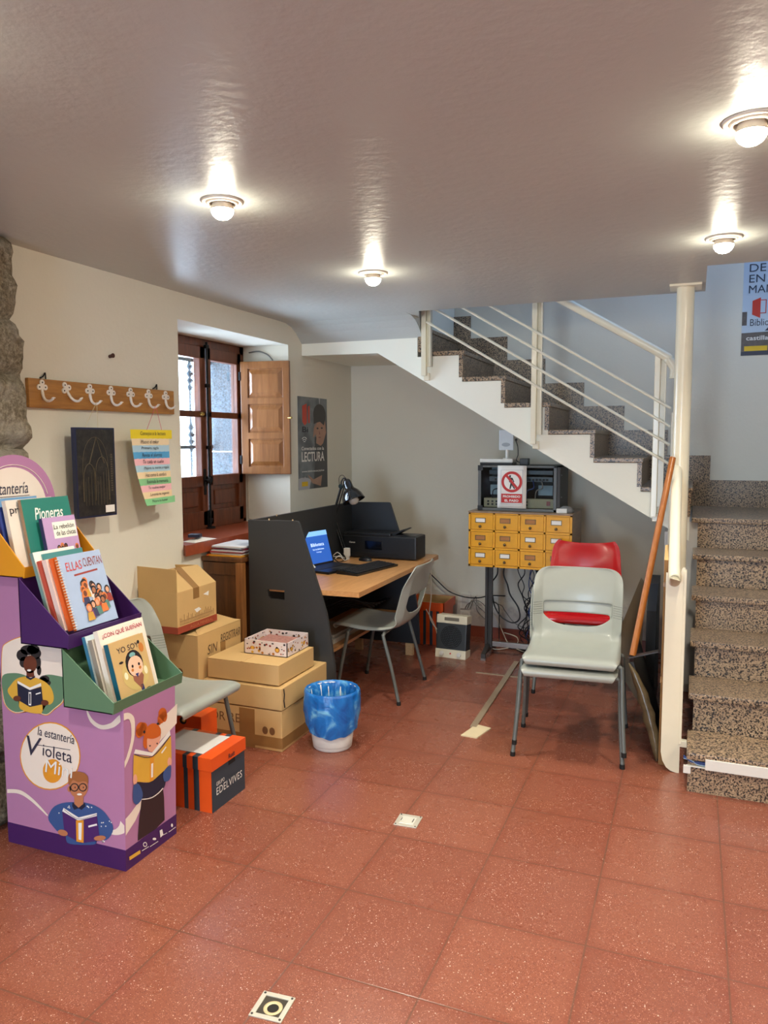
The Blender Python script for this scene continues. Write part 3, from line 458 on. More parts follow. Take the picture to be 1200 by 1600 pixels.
('skin_mid',7,[(-1.93,0.1128),(-1.932,0.1095),(-1.935,0.1058),(-1.941,0.102),(-1.949,0.0985),(-1.957,0.0956),(-1.966,0.0937),(-1.974,0.0928),(-1.98,0.0932),(-1.984,0.0948),(-1.986,0.0974),(-1.985,0.1007),(-1.981,0.1045),(-1.975,0.1083),(-1.967,0.1118),(-1.959,0.1146),(-1.95,0.1166),(-1.942,0.1174),(-1.936,0.1169),(-1.932,0.1154)]),
('cream',2,[(-2.405,0.197),(-2.396,0.1985),(-2.395,0.214),(-2.404,0.2125)]),
('cream',2,[(-2.396,0.1985),(-2.383,0.2009),(-2.382,0.2163),(-2.395,0.214)]),
('cream',2,[(-2.383,0.2009),(-2.369,0.2031),(-2.367,0.2187),(-2.382,0.2163)]),
('cream',2,[(-2.369,0.2031),(-2.355,0.2045),(-2.351,0.2202),(-2.367,0.2187)]),
('cream',2,[(-2.355,0.2045),(-2.342,0.2041),(-2.335,0.2198),(-2.351,0.2202)]),
('cream',2,[(-2.342,0.2041),(-2.331,0.2024),(-2.321,0.217),(-2.335,0.2198)]),
('cream',2,[(-2.331,0.2024),(-2.319,0.1995),(-2.309,0.2129),(-2.321,0.217)]),
('cream',2,[(-2.319,0.1995),(-2.307,0.1953),(-2.296,0.2077),(-2.309,0.2129)]),
('cream',2,[(-2.307,0.1953),(-2.294,0.1901),(-2.284,0.2017),(-2.296,0.2077)]),
('cream',2,[(-2.294,0.1901),(-2.281,0.1841),(-2.271,0.1948),(-2.284,0.2017)]),
('cream',2,[(-2.281,0.1841),(-2.266,0.1764),(-2.256,0.1856),(-2.271,0.1948)]),
('cream',2,[(-2.266,0.1764),(-2.249,0.1667),(-2.24,0.1746),(-2.256,0.1856)]),
('cream',2,[(-2.249,0.1667),(-2.232,0.1565),(-2.225,0.1632),(-2.24,0.1746)]),
('cream',2,[(-2.232,0.1565),(-2.218,0.1477),(-2.212,0.1532),(-2.225,0.1632)]),
('cream',2,[(-2.218,0.1477),(-2.207,0.1417),(-2.203,0.1461),(-2.212,0.1532)]),
('cream',0,[(-2.001,0.5783),(-1.999,0.5724),(-1.992,0.5755),(-1.995,0.5807)]),
('cream',0,[(-1.999,0.5724),(-1.997,0.564),(-1.988,0.5679),(-1.992,0.5755)]),
('cream',0,[(-1.997,0.564),(-1.994,0.5543),(-1.983,0.5595),(-1.988,0.5679)]),
('cream',0,[(-1.994,0.5543),(-1.989,0.5447),(-1.977,0.5517),(-1.983,0.5595)]),
('cream',0,[(-1.989,0.5447),(-1.984,0.5365),(-1.971,0.546),(-1.977,0.5517)]),
('cream',0,[(-1.984,0.5365),(-1.976,0.5303),(-1.964,0.5415),(-1.971,0.546)]),
('cream',0,[(-1.976,0.5303),(-1.968,0.5249),(-1.957,0.5374),(-1.964,0.5415)]),
('cream',0,[(-1.968,0.5249),(-1.958,0.5205),(-1.948,0.5343),(-1.957,0.5374)]),
('cream',0,[(-1.958,0.5205),(-1.948,0.5173),(-1.94,0.5323),(-1.948,0.5343)]),
('cream',0,[(-1.948,0.5173),(-1.937,0.5155),(-1.932,0.5315),(-1.94,0.5323)]),
('cream',0,[(-1.937,0.5155),(-1.925,0.5158),(-1.924,0.5323),(-1.932,0.5315)]),
('cream',0,[(-1.925,0.5158),(-1.914,0.5179),(-1.916,0.5343),(-1.924,0.5323)]),
('cream',0,[(-1.914,0.5179),(-1.902,0.521),(-1.907,0.5374),(-1.916,0.5343)]),
('cream',0,[(-1.902,0.521),(-1.892,0.5247),(-1.898,0.541),(-1.907,0.5374)]),
('cream',0,[(-1.892,0.5247),(-1.882,0.5286),(-1.89,0.5445),(-1.898,0.541)]),
('cream',0,[(-1.882,0.5286),(-1.873,0.5333),(-1.885,0.548),(-1.89,0.5445)]),
('cream',0,[(-1.873,0.5333),(-1.865,0.5388),(-1.88,0.552),(-1.885,0.548)]),
('cream',0,[(-1.865,0.5388),(-1.858,0.5442),(-1.875,0.5567),(-1.88,0.552)]),
('cream',0,[(-1.858,0.5442),(-1.853,0.5487),(-1.87,0.5616),(-1.875,0.5567)]),
('cream',0,[(-1.853,0.5487),(-1.849,0.5522),(-1.865,0.5663),(-1.87,0.5616)]),
('cream',0,[(-1.849,0.5522),(-1.846,0.5553),(-1.861,0.5701),(-1.865,0.5663)]),
('cream',0,[(-1.846,0.5553),(-1.846,0.5583),(-1.857,0.5733),(-1.861,0.5701)]),
('cream',0,[(-1.846,0.5583),(-1.846,0.561),(-1.853,0.5761),(-1.857,0.5733)]),
('cream',0,[(-1.846,0.561),(-1.846,0.5631),(-1.851,0.5784),(-1.853,0.5761)]),
('cream',0,[(-1.846,0.5631),(-1.846,0.5646),(-1.849,0.5801),(-1.851,0.5784)]),
('cream',0,[(-1.909,0.1285),(-1.905,0.1284),(-1.905,0.1434),(-1.909,0.1413)]),
('cream',0,[(-1.905,0.1284),(-1.899,0.1286),(-1.899,0.1458),(-1.905,0.1434)]),
('cream',0,[(-1.899,0.1286),(-1.892,0.1292),(-1.893,0.1485),(-1.899,0.1458)]),
('cream',0,[(-1.892,0.1292),(-1.884,0.1304),(-1.887,0.1512),(-1.893,0.1485)]),
('cream',0,[(-1.884,0.1304),(-1.876,0.1322),(-1.883,0.1539),(-1.887,0.1512)]),
('cream',0,[(-1.876,0.1322),(-1.869,0.1345),(-1.88,0.1567),(-1.883,0.1539)]),
('cream',0,[(-1.869,0.1345),(-1.862,0.1373),(-1.876,0.1599),(-1.88,0.1567)]),
('cream',0,[(-1.862,0.1373),(-1.855,0.1406),(-1.873,0.1631),(-1.876,0.1599)]),
('cream',0,[(-1.855,0.1406),(-1.848,0.1444),(-1.871,0.1663),(-1.873,0.1631)]),
('cream',0,[(-1.848,0.1444),(-1.846,0.1492),(-1.869,0.1688),(-1.871,0.1663)]),
('cream',0,[(-1.846,0.1492),(-1.846,0.1553),(-1.868,0.1712),(-1.869,0.1688)]),
('cream',0,[(-1.846,0.1553),(-1.846,0.1615),(-1.867,0.1747),(-1.868,0.1712)]),
('cream',0,[(-1.846,0.1615),(-1.846,0.167),(-1.865,0.179),(-1.867,0.1747)]),
('cream',0,[(-1.846,0.167),(-1.846,0.1711),(-1.864,0.1834),(-1.865,0.179)]),
('cream',0,[(-1.846,0.1711),(-1.846,0.1734),(-1.863,0.1869),(-1.864,0.1834)]),
]
FRONT_ART = [
('cream',0,[(2.096,0.5608),(2.099,0.5607),(2.096,0.586),(2.096,0.5861)]),
('cream',0,[(2.099,0.5607),(2.104,0.5607),(2.096,0.5861),(2.096,0.586)]),
('cream',0,[(2.104,0.5607),(2.109,0.5606),(2.099,0.586),(2.096,0.5861)]),
('cream',0,[(2.109,0.5606),(2.113,0.5602),(2.107,0.585),(2.099,0.586)]),
('cream',0,[(2.113,0.5602),(2.114,0.5599),(2.117,0.5822),(2.107,0.585)]),
('cream',0,[(2.114,0.5599),(2.116,0.5596),(2.126,0.5778),(2.117,0.5822)]),
('cream',0,[(2.116,0.5596),(2.118,0.5586),(2.133,0.5728),(2.126,0.5778)]),
('cream',0,[(2.118,0.5586),(2.12,0.5576),(2.14,0.5665),(2.133,0.5728)]),
('cream',0,[(2.12,0.5576),(2.122,0.5558),(2.146,0.5592),(2.14,0.5665)]),
('cream',0,[(2.122,0.5558),(2.125,0.5527),(2.15,0.5513),(2.146,0.5592)]),
('cream',0,[(2.125,0.5527),(2.127,0.5473),(2.152,0.5431),(2.15,0.5513)]),
('cream',0,[(2.127,0.5473),(2.13,0.5399),(2.153,0.5345),(2.152,0.5431)]),
('cream',0,[(2.13,0.5399),(2.132,0.5314),(2.153,0.5255),(2.153,0.5345)]),
('cream',0,[(2.132,0.5314),(2.133,0.5225),(2.153,0.5164),(2.153,0.5255)]),
('cream',0,[(2.133,0.5225),(2.134,0.5136),(2.152,0.5075),(2.153,0.5164)]),
('cream',0,[(2.134,0.5136),(2.134,0.505),(2.151,0.4986),(2.152,0.5075)]),
('cream',0,[(2.134,0.505),(2.134,0.4963),(2.151,0.4896),(2.151,0.4986)]),
('cream',0,[(2.134,0.4963),(2.133,0.4874),(2.149,0.4804),(2.151,0.4896)]),
('cream',0,[(2.133,0.4874),(2.131,0.4785),(2.147,0.4712),(2.149,0.4804)]),
('cream',0,[(2.131,0.4785),(2.129,0.4695),(2.144,0.4619),(2.147,0.4712)]),
('cream',0,[(2.129,0.4695),(2.125,0.4602),(2.14,0.4522),(2.144,0.4619)]),
('cream',0,[(2.125,0.4602),(2.121,0.4505),(2.136,0.4421),(2.14,0.4522)]),
('cream',0,[(2.121,0.4505),(2.116,0.4409),(2.131,0.4322),(2.136,0.4421)]),
('cream',0,[(2.116,0.4409),(2.111,0.4318),(2.126,0.4229),(2.131,0.4322)]),
('cream',0,[(2.111,0.4318),(2.107,0.4238),(2.121,0.4146),(2.126,0.4229)]),
('cream',0,[(2.107,0.4238),(2.102,0.4166),(2.115,0.407),(2.121,0.4146)]),
('cream',0,[(2.102,0.4166),(2.096,0.41),(2.109,0.4),(2.115,0.407)]),
('cream',0,[(2.096,0.41),(2.096,0.404),(2.103,0.3938),(2.109,0.4)]),
('cream',0,[(2.096,0.404),(2.096,0.3991),(2.098,0.3889),(2.103,0.3938)]),
('cream',0,[(2.096,0.3991),(2.096,0.3954),(2.096,0.3853),(2.098,0.3889)]),
('cream',0,[(2.397,0.5238),(2.393,0.4464),(2.285,0.41),(2.23,0.4144),(2.275,0.4714),(2.327,0.5033)]),
('cream',0,[(2.096,0.197),(2.126,0.2077),(2.167,0.2289),(2.183,0.2381),(2.178,0.1998),(2.147,0.1656),(2.096,0.1351)]),
('ginger',1,[(2.215,0.4863),(2.213,0.4785),(2.209,0.4725),(2.202,0.4689),(2.194,0.468),(2.185,0.4699),(2.176,0.4745),(2.168,0.4812),(2.162,0.4894),(2.159,0.4982),(2.158,0.5069),(2.159,0.5146),(2.164,0.5206),(2.17,0.5242),(2.179,0.5252),(2.187,0.5235),(2.196,0.5191),(2.204,0.5124),(2.21,0.5042),(2.214,0.4952)]),
('ginger',1,[(2.192,0.4808),(2.191,0.4753),(2.188,0.471),(2.184,0.4683),(2.179,0.4675),(2.173,0.4687),(2.167,0.4717),(2.163,0.4762),(2.159,0.4818),(2.156,0.488),(2.156,0.4941),(2.157,0.4995),(2.16,0.5038),(2.164,0.5065),(2.169,0.5074),(2.175,0.5063),(2.18,0.5034),(2.186,0.4989),(2.189,0.4932),(2.192,0.487)]),
('ginger',1,[(2.221,0.4906),(2.22,0.4851),(2.217,0.4808),(2.212,0.4783),(2.206,0.4777),(2.199,0.4791),(2.193,0.4824),(2.187,0.4871),(2.183,0.493),(2.18,0.4993),(2.179,0.5055),(2.181,0.5109),(2.184,0.5151),(2.189,0.5177),(2.195,0.5184),(2.201,0.5171),(2.208,0.5139),(2.213,0.5091),(2.218,0.5033),(2.22,0.4969)]),
('ginger',1,[(2.333,0.5052),(2.332,0.4985),(2.328,0.4933),(2.322,0.4901),(2.315,0.4893),(2.307,0.4908),(2.3,0.4946),(2.293,0.5002),(2.288,0.5071),(2.284,0.5146),(2.284,0.5221),(2.285,0.5287),(2.289,0.5338),(2.295,0.5371),(2.302,0.538),(2.309,0.5366),(2.317,0.5329),(2.324,0.5274),(2.329,0.5204),(2.332,0.5128)]),
('ginger',1,[(2.317,0.4898),(2.316,0.4846),(2.313,0.4805),(2.308,0.4781),(2.303,0.4775),(2.297,0.4787),(2.291,0.4817),(2.285,0.4862),(2.281,0.4917),(2.279,0.4976),(2.278,0.5035),(2.279,0.5086),(2.282,0.5127),(2.287,0.5151),(2.292,0.5158),(2.298,0.5146),(2.304,0.5117),(2.31,0.5072),(2.314,0.5017),(2.317,0.4957)]),
('ginger',1,[(2.335,0.4936),(2.334,0.4873),(2.331,0.4822),(2.327,0.4788),(2.322,0.4775),(2.317,0.4783),(2.311,0.4812),(2.307,0.486),(2.303,0.492),(2.301,0.4988),(2.3,0.5056),(2.301,0.5119),(2.304,0.517),(2.308,0.5204),(2.313,0.5218),(2.319,0.521),(2.324,0.5181),(2.329,0.5135),(2.333,0.5074),(2.335,0.5006)]),
('ginger',1,[(2.298,0.484),(2.297,0.4806),(2.296,0.4779),(2.294,0.4762),(2.291,0.4755),(2.288,0.476),(2.285,0.4777),(2.282,0.4803),(2.28,0.4835),(2.279,0.4872),(2.278,0.4909),(2.279,0.4942),(2.281,0.4969),(2.283,0.4987),(2.286,0.4993),(2.289,0.4988),(2.292,0.4972),(2.294,0.4947),(2.296,0.4914),(2.298,0.4877)]),
('ginger',2,[(2.195,0.4396),(2.195,0.4476),(2.197,0.4565),(2.2,0.4653),(2.203,0.4731),(2.206,0.4798),(2.211,0.4858),(2.216,0.4909),(2.221,0.4946),(2.228,0.4969),(2.236,0.4979),(2.244,0.4977),(2.252,0.4961),(2.26,0.4931),(2.269,0.4885),(2.277,0.4829),(2.284,0.4765),(2.289,0.4691),(2.292,0.4604),(2.294,0.4516),(2.295,0.4436),(2.295,0.4354),(2.294,0.427),(2.291,0.4205),(2.285,0.4182),(2.273,0.4229),(2.258,0.4326),(2.243,0.4421),(2.231,0.4464),(2.225,0.4428),(2.222,0.4346),(2.22,0.4253),(2.218,0.4188),(2.215,0.4156),(2.212,0.4139),(2.209,0.4137),(2.206,0.4154),(2.203,0.4193),(2.199,0.4252),(2.196,0.4323)]),
('skin_pink',3,[(2.219,0.4508),(2.224,0.4507),(2.232,0.4465),(2.24,0.4414),(2.249,0.4382),(2.259,0.4386),(2.271,0.4407),(2.281,0.4425),(2.289,0.4417),(2.292,0.4377),(2.292,0.4314),(2.291,0.4241),(2.289,0.4168),(2.286,0.4087),(2.282,0.3995),(2.277,0.3914),(2.271,0.3861),(2.263,0.3847),(2.253,0.3858),(2.243,0.3885),(2.235,0.392),(2.229,0.3962),(2.224,0.4016),(2.22,0.4078),(2.218,0.4149),(2.216,0.424),(2.216,0.435),(2.216,0.4449)]),
('ginger',4,[(2.208,0.467),(2.215,0.4738),(2.227,0.4821),(2.24,0.4892),(2.252,0.4921),(2.263,0.4893),(2.274,0.4825),(2.284,0.4738),(2.291,0.4658),(2.295,0.4579),(2.296,0.4494),(2.296,0.4417),(2.292,0.4363),(2.285,0.4338),(2.276,0.4334),(2.265,0.4343),(2.255,0.436),(2.245,0.4386),(2.236,0.4424),(2.226,0.4466),(2.219,0.4508),(2.214,0.4545),(2.209,0.4583),(2.207,0.4623)]),
('black',4,[(2.208,0.4785),(2.206,0.4752),(2.203,0.474),(2.2,0.4753),(2.197,0.4786),(2.196,0.4827),(2.197,0.4861),(2.2,0.4873),(2.204,0.486),(2.207,0.4827)]),
('black',4,[(2.287,0.4822),(2.285,0.4798),(2.281,0.4793),(2.277,0.4809),(2.273,0.484),(2.272,0.4873),(2.274,0.4897),(2.277,0.4902),(2.282,0.4886),(2.285,0.4855)]),
('black',4,[(2.278,0.4082),(2.277,0.4065),(2.273,0.4068),(2.27,0.4091),(2.269,0.4119),(2.27,0.4137),(2.274,0.4133),(2.277,0.4111)]),
('black',4,[(2.237,0.4149),(2.235,0.4131),(2.232,0.4135),(2.229,0.4157),(2.227,0.4185),(2.229,0.4202),(2.232,0.4199),(2.236,0.4177)]),
('navy',2,[(2.154,0.309),(2.164,0.3075),(2.179,0.2994),(2.196,0.2895),(2.211,0.2828),(2.224,0.2807),(2.236,0.2805),(2.248,0.2815),(2.26,0.2828),(2.272,0.2853),(2.284,0.2892),(2.295,0.2922),(2.304,0.2919),(2.311,0.2872),(2.317,0.2794),(2.32,0.2701),(2.322,0.2609),(2.323,0.2509),(2.322,0.2399),(2.319,0.2297),(2.314,0.222),(2.305,0.2176),(2.294,0.2154),(2.282,0.2147),(2.269,0.2146),(2.257,0.2152),(2.245,0.217),(2.232,0.2192),(2.22,0.2213),(2.209,0.223),(2.198,0.2245),(2.188,0.2266),(2.179,0.2301),(2.173,0.2348),(2.168,0.2404),(2.164,0.2474),(2.16,0.2562),(2.156,0.2694),(2.152,0.2859),(2.151,0.3008)]),
('dark_brown',2,[(2.183,0.2317),(2.232,0.2176),(2.305,0.2208),(2.311,0.1809),(2.313,0.0904),(2.263,0.0806),(2.158,0.0838),(2.168,0.1638)]),
('white',3,[(2.179,0.2316),(2.187,0.2288),(2.186,0.2321),(2.179,0.2349)]),
('white',3,[(2.187,0.2288),(2.197,0.2246),(2.197,0.228),(2.186,0.2321)]),
('white',3,[(2.197,0.2246),(2.209,0.2199),(2.209,0.2234),(2.197,0.228)]),
('white',3,[(2.209,0.2199),(2.222,0.2156),(2.221,0.2192),(2.209,0.2234)]),
('white',3,[(2.222,0.2156),(2.233,0.2125),(2.232,0.2163),(2.221,0.2192)]),
('white',3,[(2.233,0.2125),(2.243,0.211),(2.241,0.2148),(2.232,0.2163)]),
('white',3,[(2.243,0.211),(2.252,0.2103),(2.25,0.2142),(2.241,0.2148)]),
('white',3,[(2.252,0.2103),(2.261,0.2104),(2.258,0.2143),(2.25,0.2142)]),
('white',3,[(2.261,0.2104),(2.269,0.2109),(2.267,0.2148),(2.258,0.2143)]),
('white',3,[(2.269,0.2109),(2.277,0.2115),(2.274,0.2155),(2.267,0.2148)]),
('white',3,[(2.277,0.2115),(2.284,0.2127),(2.281,0.2166),(2.274,0.2155)]),
('white',3,[(2.284,0.2127),(2.292,0.2146),(2.288,0.2184),(2.281,0.2166)]),
('white',3,[(2.292,0.2146),(2.298,0.2166),(2.294,0.2204),(2.288,0.2184)]),
('white',3,[(2.298,0.2166),(2.303,0.2185),(2.299,0.2223),(2.294,0.2204)]),
('white',3,[(2.303,0.2185),(2.307,0.2197),(2.303,0.2235),(2.299,0.2223)]),
('yellow',5,[(2.142,0.4176),(2.243,0.3698),(2.355,0.4108),(2.358,0.2973),(2.257,0.2781),(2.223,0.2794),(2.137,0.3193)]),
('orange',6,[(2.231,0.3761),(2.254,0.372),(2.25,0.2763),(2.227,0.2787)]),
('white',7,[(2.237,0.3458),(2.248,0.3447),(2.246,0.2913),(2.235,0.2926)]),
('white',6,[(2.151,0.4348),(2.243,0.3864),(2.348,0.4353),(2.352,0.4134),(2.245,0.3725),(2.143,0.4219)]),
('ink',7,[(2.145,0.4158),(2.158,0.4084),(2.159,0.411),(2.146,0.4184)]),
('ink',7,[(2.158,0.4084),(2.176,0.3971),(2.177,0.3996),(2.159,0.411)]),
('ink',7,[(2.176,0.3971),(2.198,0.3846),(2.199,0.3875),(2.177,0.3996)]),
('ink',7,[(2.198,0.3846),(2.222,0.3743),(2.221,0.3777),(2.199,0.3875)]),
('ink',7,[(2.222,0.3743),(2.244,0.3695),(2.242,0.3732),(2.221,0.3777)]),
('ink',7,[(2.244,0.3695),(2.268,0.3725),(2.264,0.3762),(2.242,0.3732)]),
('ink',7,[(2.268,0.3725),(2.292,0.3812),(2.289,0.3848),(2.264,0.3762)]),
('ink',7,[(2.292,0.3812),(2.317,0.3925),(2.313,0.396),(2.289,0.3848)]),
('ink',7,[(2.317,0.3925),(2.338,0.4033),(2.334,0.4068),(2.313,0.396)]),
('ink',7,[(2.338,0.4033),(2.353,0.4105),(2.349,0.414),(2.334,0.4068)]),
('white',6,[(2.3,0.3608),(2.305,0.363),(2.299,0.3682),(2.295,0.366)]),
('white',6,[(2.305,0.363),(2.311,0.3663),(2.305,0.3715),(2.299,0.3682)]),
('white',6,[(2.311,0.3663),(2.318,0.3699),(2.312,0.3751),(2.305,0.3715)]),
('white',6,[(2.318,0.3699),(2.324,0.3732),(2.318,0.3784),(2.312,0.3751)]),
('white',6,[(2.324,0.3732),(2.328,0.3754),(2.322,0.3807),(2.318,0.3784)]),
('blue',6,[(2.14,0.3038),(2.145,0.3072),(2.151,0.3066),(2.159,0.3032),(2.165,0.2987),(2.171,0.2924),(2.176,0.2838),(2.181,0.2745),(2.184,0.2659),(2.187,0.2581),(2.188,0.2502),(2.188,0.243),(2.185,0.237),(2.18,0.2318),(2.172,0.2273),(2.163,0.2245),(2.155,0.2246),(2.149,0.228),(2.143,0.2341),(2.138,0.2422),(2.135,0.2516),(2.134,0.2642),(2.135,0.2797),(2.137,0.2942)]),
('blue',6,[(2.308,0.2837),(2.316,0.2898),(2.328,0.2948),(2.341,0.2974),(2.35,0.2963),(2.354,0.2895),(2.355,0.2783),(2.354,0.2661),(2.353,0.2564),(2.352,0.2496),(2.349,0.244),(2.345,0.24),(2.341,0.2378),(2.334,0.2375),(2.325,0.2389),(2.317,0.242),(2.311,0.2468),(2.308,0.2547),(2.305,0.2651),(2.305,0.2756)]),
('skin_pink',6,[(2.159,0.3173),(2.158,0.3112),(2.156,0.3062),(2.153,0.3028),(2.15,0.3012),(2.147,0.3017),(2.143,0.3042),(2.14,0.3084),(2.138,0.314),(2.137,0.3203),(2.136,0.3269),(2.137,0.3329),(2.139,0.3379),(2.142,0.3413),(2.145,0.3429),(2.148,0.3425),(2.152,0.34),(2.155,0.3358),(2.157,0.3303),(2.159,0.3239)]),
('skin_pink',6,[(2.358,0.3041),(2.357,0.2986),(2.355,0.2942),(2.352,0.2913),(2.348,0.2901),(2.344,0.2908),(2.34,0.2933),(2.337,0.2974),(2.334,0.3026),(2.333,0.3084),(2.332,0.3143),(2.333,0.3197),(2.335,0.3241),(2.338,0.3271),(2.342,0.3283),(2.346,0.3276),(2.35,0.3251),(2.353,0.3211),(2.356,0.3159),(2.358,0.31)]),
('yellow',9,[(2.109,0.0491),(2.168,0.0445),(2.17,0.0305),(2.111,0.0346)]),
('white',9,[(2.207,0.0457),(2.205,0.0411),(2.199,0.0406),(2.192,0.0443),(2.186,0.0508),(2.184,0.0576),(2.186,0.0622),(2.192,0.0627),(2.2,0.0591),(2.205,0.0526)]),
('purple',10,[(2.204,0.0475),(2.202,0.0445),(2.198,0.0443),(2.193,0.0468),(2.189,0.0513),(2.187,0.0559),(2.189,0.0588),(2.193,0.0591),(2.198,0.0565),(2.202,0.0521)]),
('white',9,[(2.28,0.0639),(2.295,0.0624),(2.302,0.0362),(2.284,0.0341)]),
('white',9,[(2.179,0.0347),(2.185,0.0342),(2.183,0.0367),(2.177,0.0372)]),
('white',9,[(2.185,0.0342),(2.193,0.0335),(2.192,0.036),(2.183,0.0367)]),
('white',9,[(2.193,0.0335),(2.203,0.0327),(2.201,0.0352),(2.192,0.036)]),
('white',9,[(2.203,0.0327),(2.211,0.032),(2.21,0.0345),(2.201,0.0352)]),
('white',9,[(2.211,0.032),(2.217,0.0315),(2.216,0.034),(2.21,0.0345)]),
('white',9,[(2.224,0.0278),(2.231,0.0274),(2.23,0.0299),(2.223,0.0304)]),
('white',9,[(2.231,0.0274),(2.242,0.0267),(2.24,0.0293),(2.23,0.0299)]),
('white',9,[(2.242,0.0267),(2.253,0.026),(2.252,0.0286),(2.24,0.0293)]),
('white',9,[(2.253,0.026),(2.264,0.0254),(2.263,0.0279),(2.252,0.0286)]),
('white',9,[(2.264,0.0254),(2.271,0.0249),(2.27,0.0275),(2.263,0.0279)]),
('white',9,[(2.302,0.0349),(2.306,0.0345),(2.304,0.0371),(2.301,0.0375)]),
('white',9,[(2.306,0.0345),(2.311,0.0338),(2.309,0.0364),(2.304,0.0371)]),
('white',9,[(2.311,0.0338),(2.317,0.0331),(2.315,0.0357),(2.309,0.0364)]),
('white',9,[(2.317,0.0331),(2.322,0.0325),(2.321,0.0351),(2.315,0.0357)]),
('white',9,[(2.322,0.0325),(2.325,0.032),(2.324,0.0346),(2.321,0.0351)]),
('white',9,[(2.335,0.0301),(2.341,0.03),(2.34,0.0327),(2.333,0.0328)]),
('white',9,[(2.341,0.03),(2.351,0.0299),(2.349,0.0326),(2.34,0.0327)]),
('white',9,[(2.351,0.0299),(2.362,0.0298),(2.36,0.0324),(2.349,0.0326)]),
('white',9,[(2.362,0.0298),(2.372,0.0296),(2.37,0.0323),(2.36,0.0324)]),
('white',9,[(2.372,0.0296),(2.379,0.0295),(2.377,0.0322),(2.37,0.0323)]),
('white',9,[(2.26,0.0409),(2.257,0.039),(2.249,0.0414),(2.241,0.0467),(2.238,0.0518),(2.241,0.0537),(2.249,0.0513),(2.257,0.046)]),
('white',9,[(2.361,0.0459),(2.359,0.0415),(2.354,0.0415),(2.35,0.0459),(2.348,0.0522),(2.35,0.0567),(2.355,0.0567),(2.359,0.0523)]),
]
# ================================================================== THE ROOM
XL, YB = -2.62, 5.80
struct(B('floor', (-3.0, 3.4, -3.2, 6.0, -.12, 0), FLOOR))
b = MB()                                            # left wall with the window recess cut out
b.box(XL-.6, XL, -3.2, 3.52, 0, CEIL+.05); b.box(XL-.6, XL, 4.75, 5.92, 0, CEIL+.05)
b.box(XL-.6, XL, 3.52, 4.75, 2.2, CEIL+.05); b.box(XL-.6, XL, 3.52, 4.75, 0, .905)
b.prism([(XL, 3.52), (XL-.38, 3.80), (XL-.38, 3.50), (XL-.2, 3.46)], (0, 0, .9), (1, 0, 0), (0, 1, 0), (0, 0, 1.31))
struct(b.build('wall_left', WALL))
b = MB(); b.box(-3.2, 3.4, YB, YB+.14, 0, 4.2); struct(b.build('wall_back', WALL))
struct(B('wall_right', (3.2, 3.34, -3.2, 4.0, 0, CEIL+.05), WALL))
struct(B('wall_front', [(-3.2, -1.5, -3.34, -3.2, 0, CEIL+.05), (-.5, 3.4, -3.34, -3.2, 0, CEIL+.05), (-1.5, -.5, -3.34, -3.2, 2.15, CEIL+.05)], WALL))
d_ = struct(B('added_door_1', [(-1.5, -1.44, -3.3, -3.24, 0, 2.15), (-.56, -.5, -3.3, -3.24, 0, 2.15), (-1.5, -.5, -3.3, -3.24, 2.09, 2.15), (-1.5, -.5, -3.3, -3.24, 0, .08)], mat('added_door_white', (226, 224, 216), .4)))  # glazed door added out of view to let fill daylight into the room
B('added_door_pane', [(-1.44, -.56, -3.275, -3.27, .08, 2.09)], GLASS, d_)
struct(B('wall_stairwell', [(1.12, 3.3, 3.9, 4.04, 0, CEIL-.001), (1.12, 1.26, 3.97, YB, 0, 4.2), (1.12, 1.26, 3.5, 3.975, CEIL+.3, 4.2)], WALL))
struct(B('wall_upstairs', [(-3.2, 1.12, 3.5, 3.62, CEIL+.3, 4.2), (-3.3, -3.16, 3.5, 5.9, CEIL+.3, 4.2)], WALL))
struct(B('ceiling_upstairs', (-3.3, 1.3, 3.5, 5.94, 4.2, 4.3), WALL))
struct(B('baseboard_back', (XL, -.2, YB-.012, YB, 0, .085), mat('red_baseboard_tile', (128, 62, 44), .35, var=.15)))
b = MB()                                            # ceiling slab, with the stair opening
b.box(-3.2, 3.4, -3.3, 3.96, CEIL, CEIL+.3); b.box(-3.2, .03, 3.96, 4.62, CEIL, CEIL+.3); b.box(1.135, 3.4, 3.96, 5.9, CEIL, CEIL+.3)
b.prism([(4.62, CEIL), (4.72, 2.343), (4.80, 2.325), (4.87, 2.29), (4.95, 2.228), (4.95, CEIL+.3), (4.62, CEIL+.3)], (-3.2, 0, 0), (0, 1, 0), (0, 0, 1), (1.49, 0, 0))
b.prism([(-1.71, 4.62), (-1.62, 4.62), (-1.735, 4.95), (-1.76, 4.95)], (0, 0, 2.345), (1, 0, 0), (0, 1, 0), (0, 0, .3))
b.prism([(-1.76, 4.62), (-1.64, 4.62), (-1.76, 4.95)], (0, 0, 2.3449), (1, 0, 0), (0, 1, 0), (0, 0, .3))
struct(b.build('ceiling', CEILM))
b = MB(); b.prism([(-3.0, 2.15), (-2.035, 2.138), (-1.716, 1.948), (-1.716, 2.10), (-1.745, 2.10), (-1.745, 2.60), (-3.0, 2.60)], (0, 4.95, 0), (1, 0, 0), (0, 0, 1), (0, YB-4.95, 0)); struct(b.build('trim_1', STAIRW))     # white beam / landing over the alcove

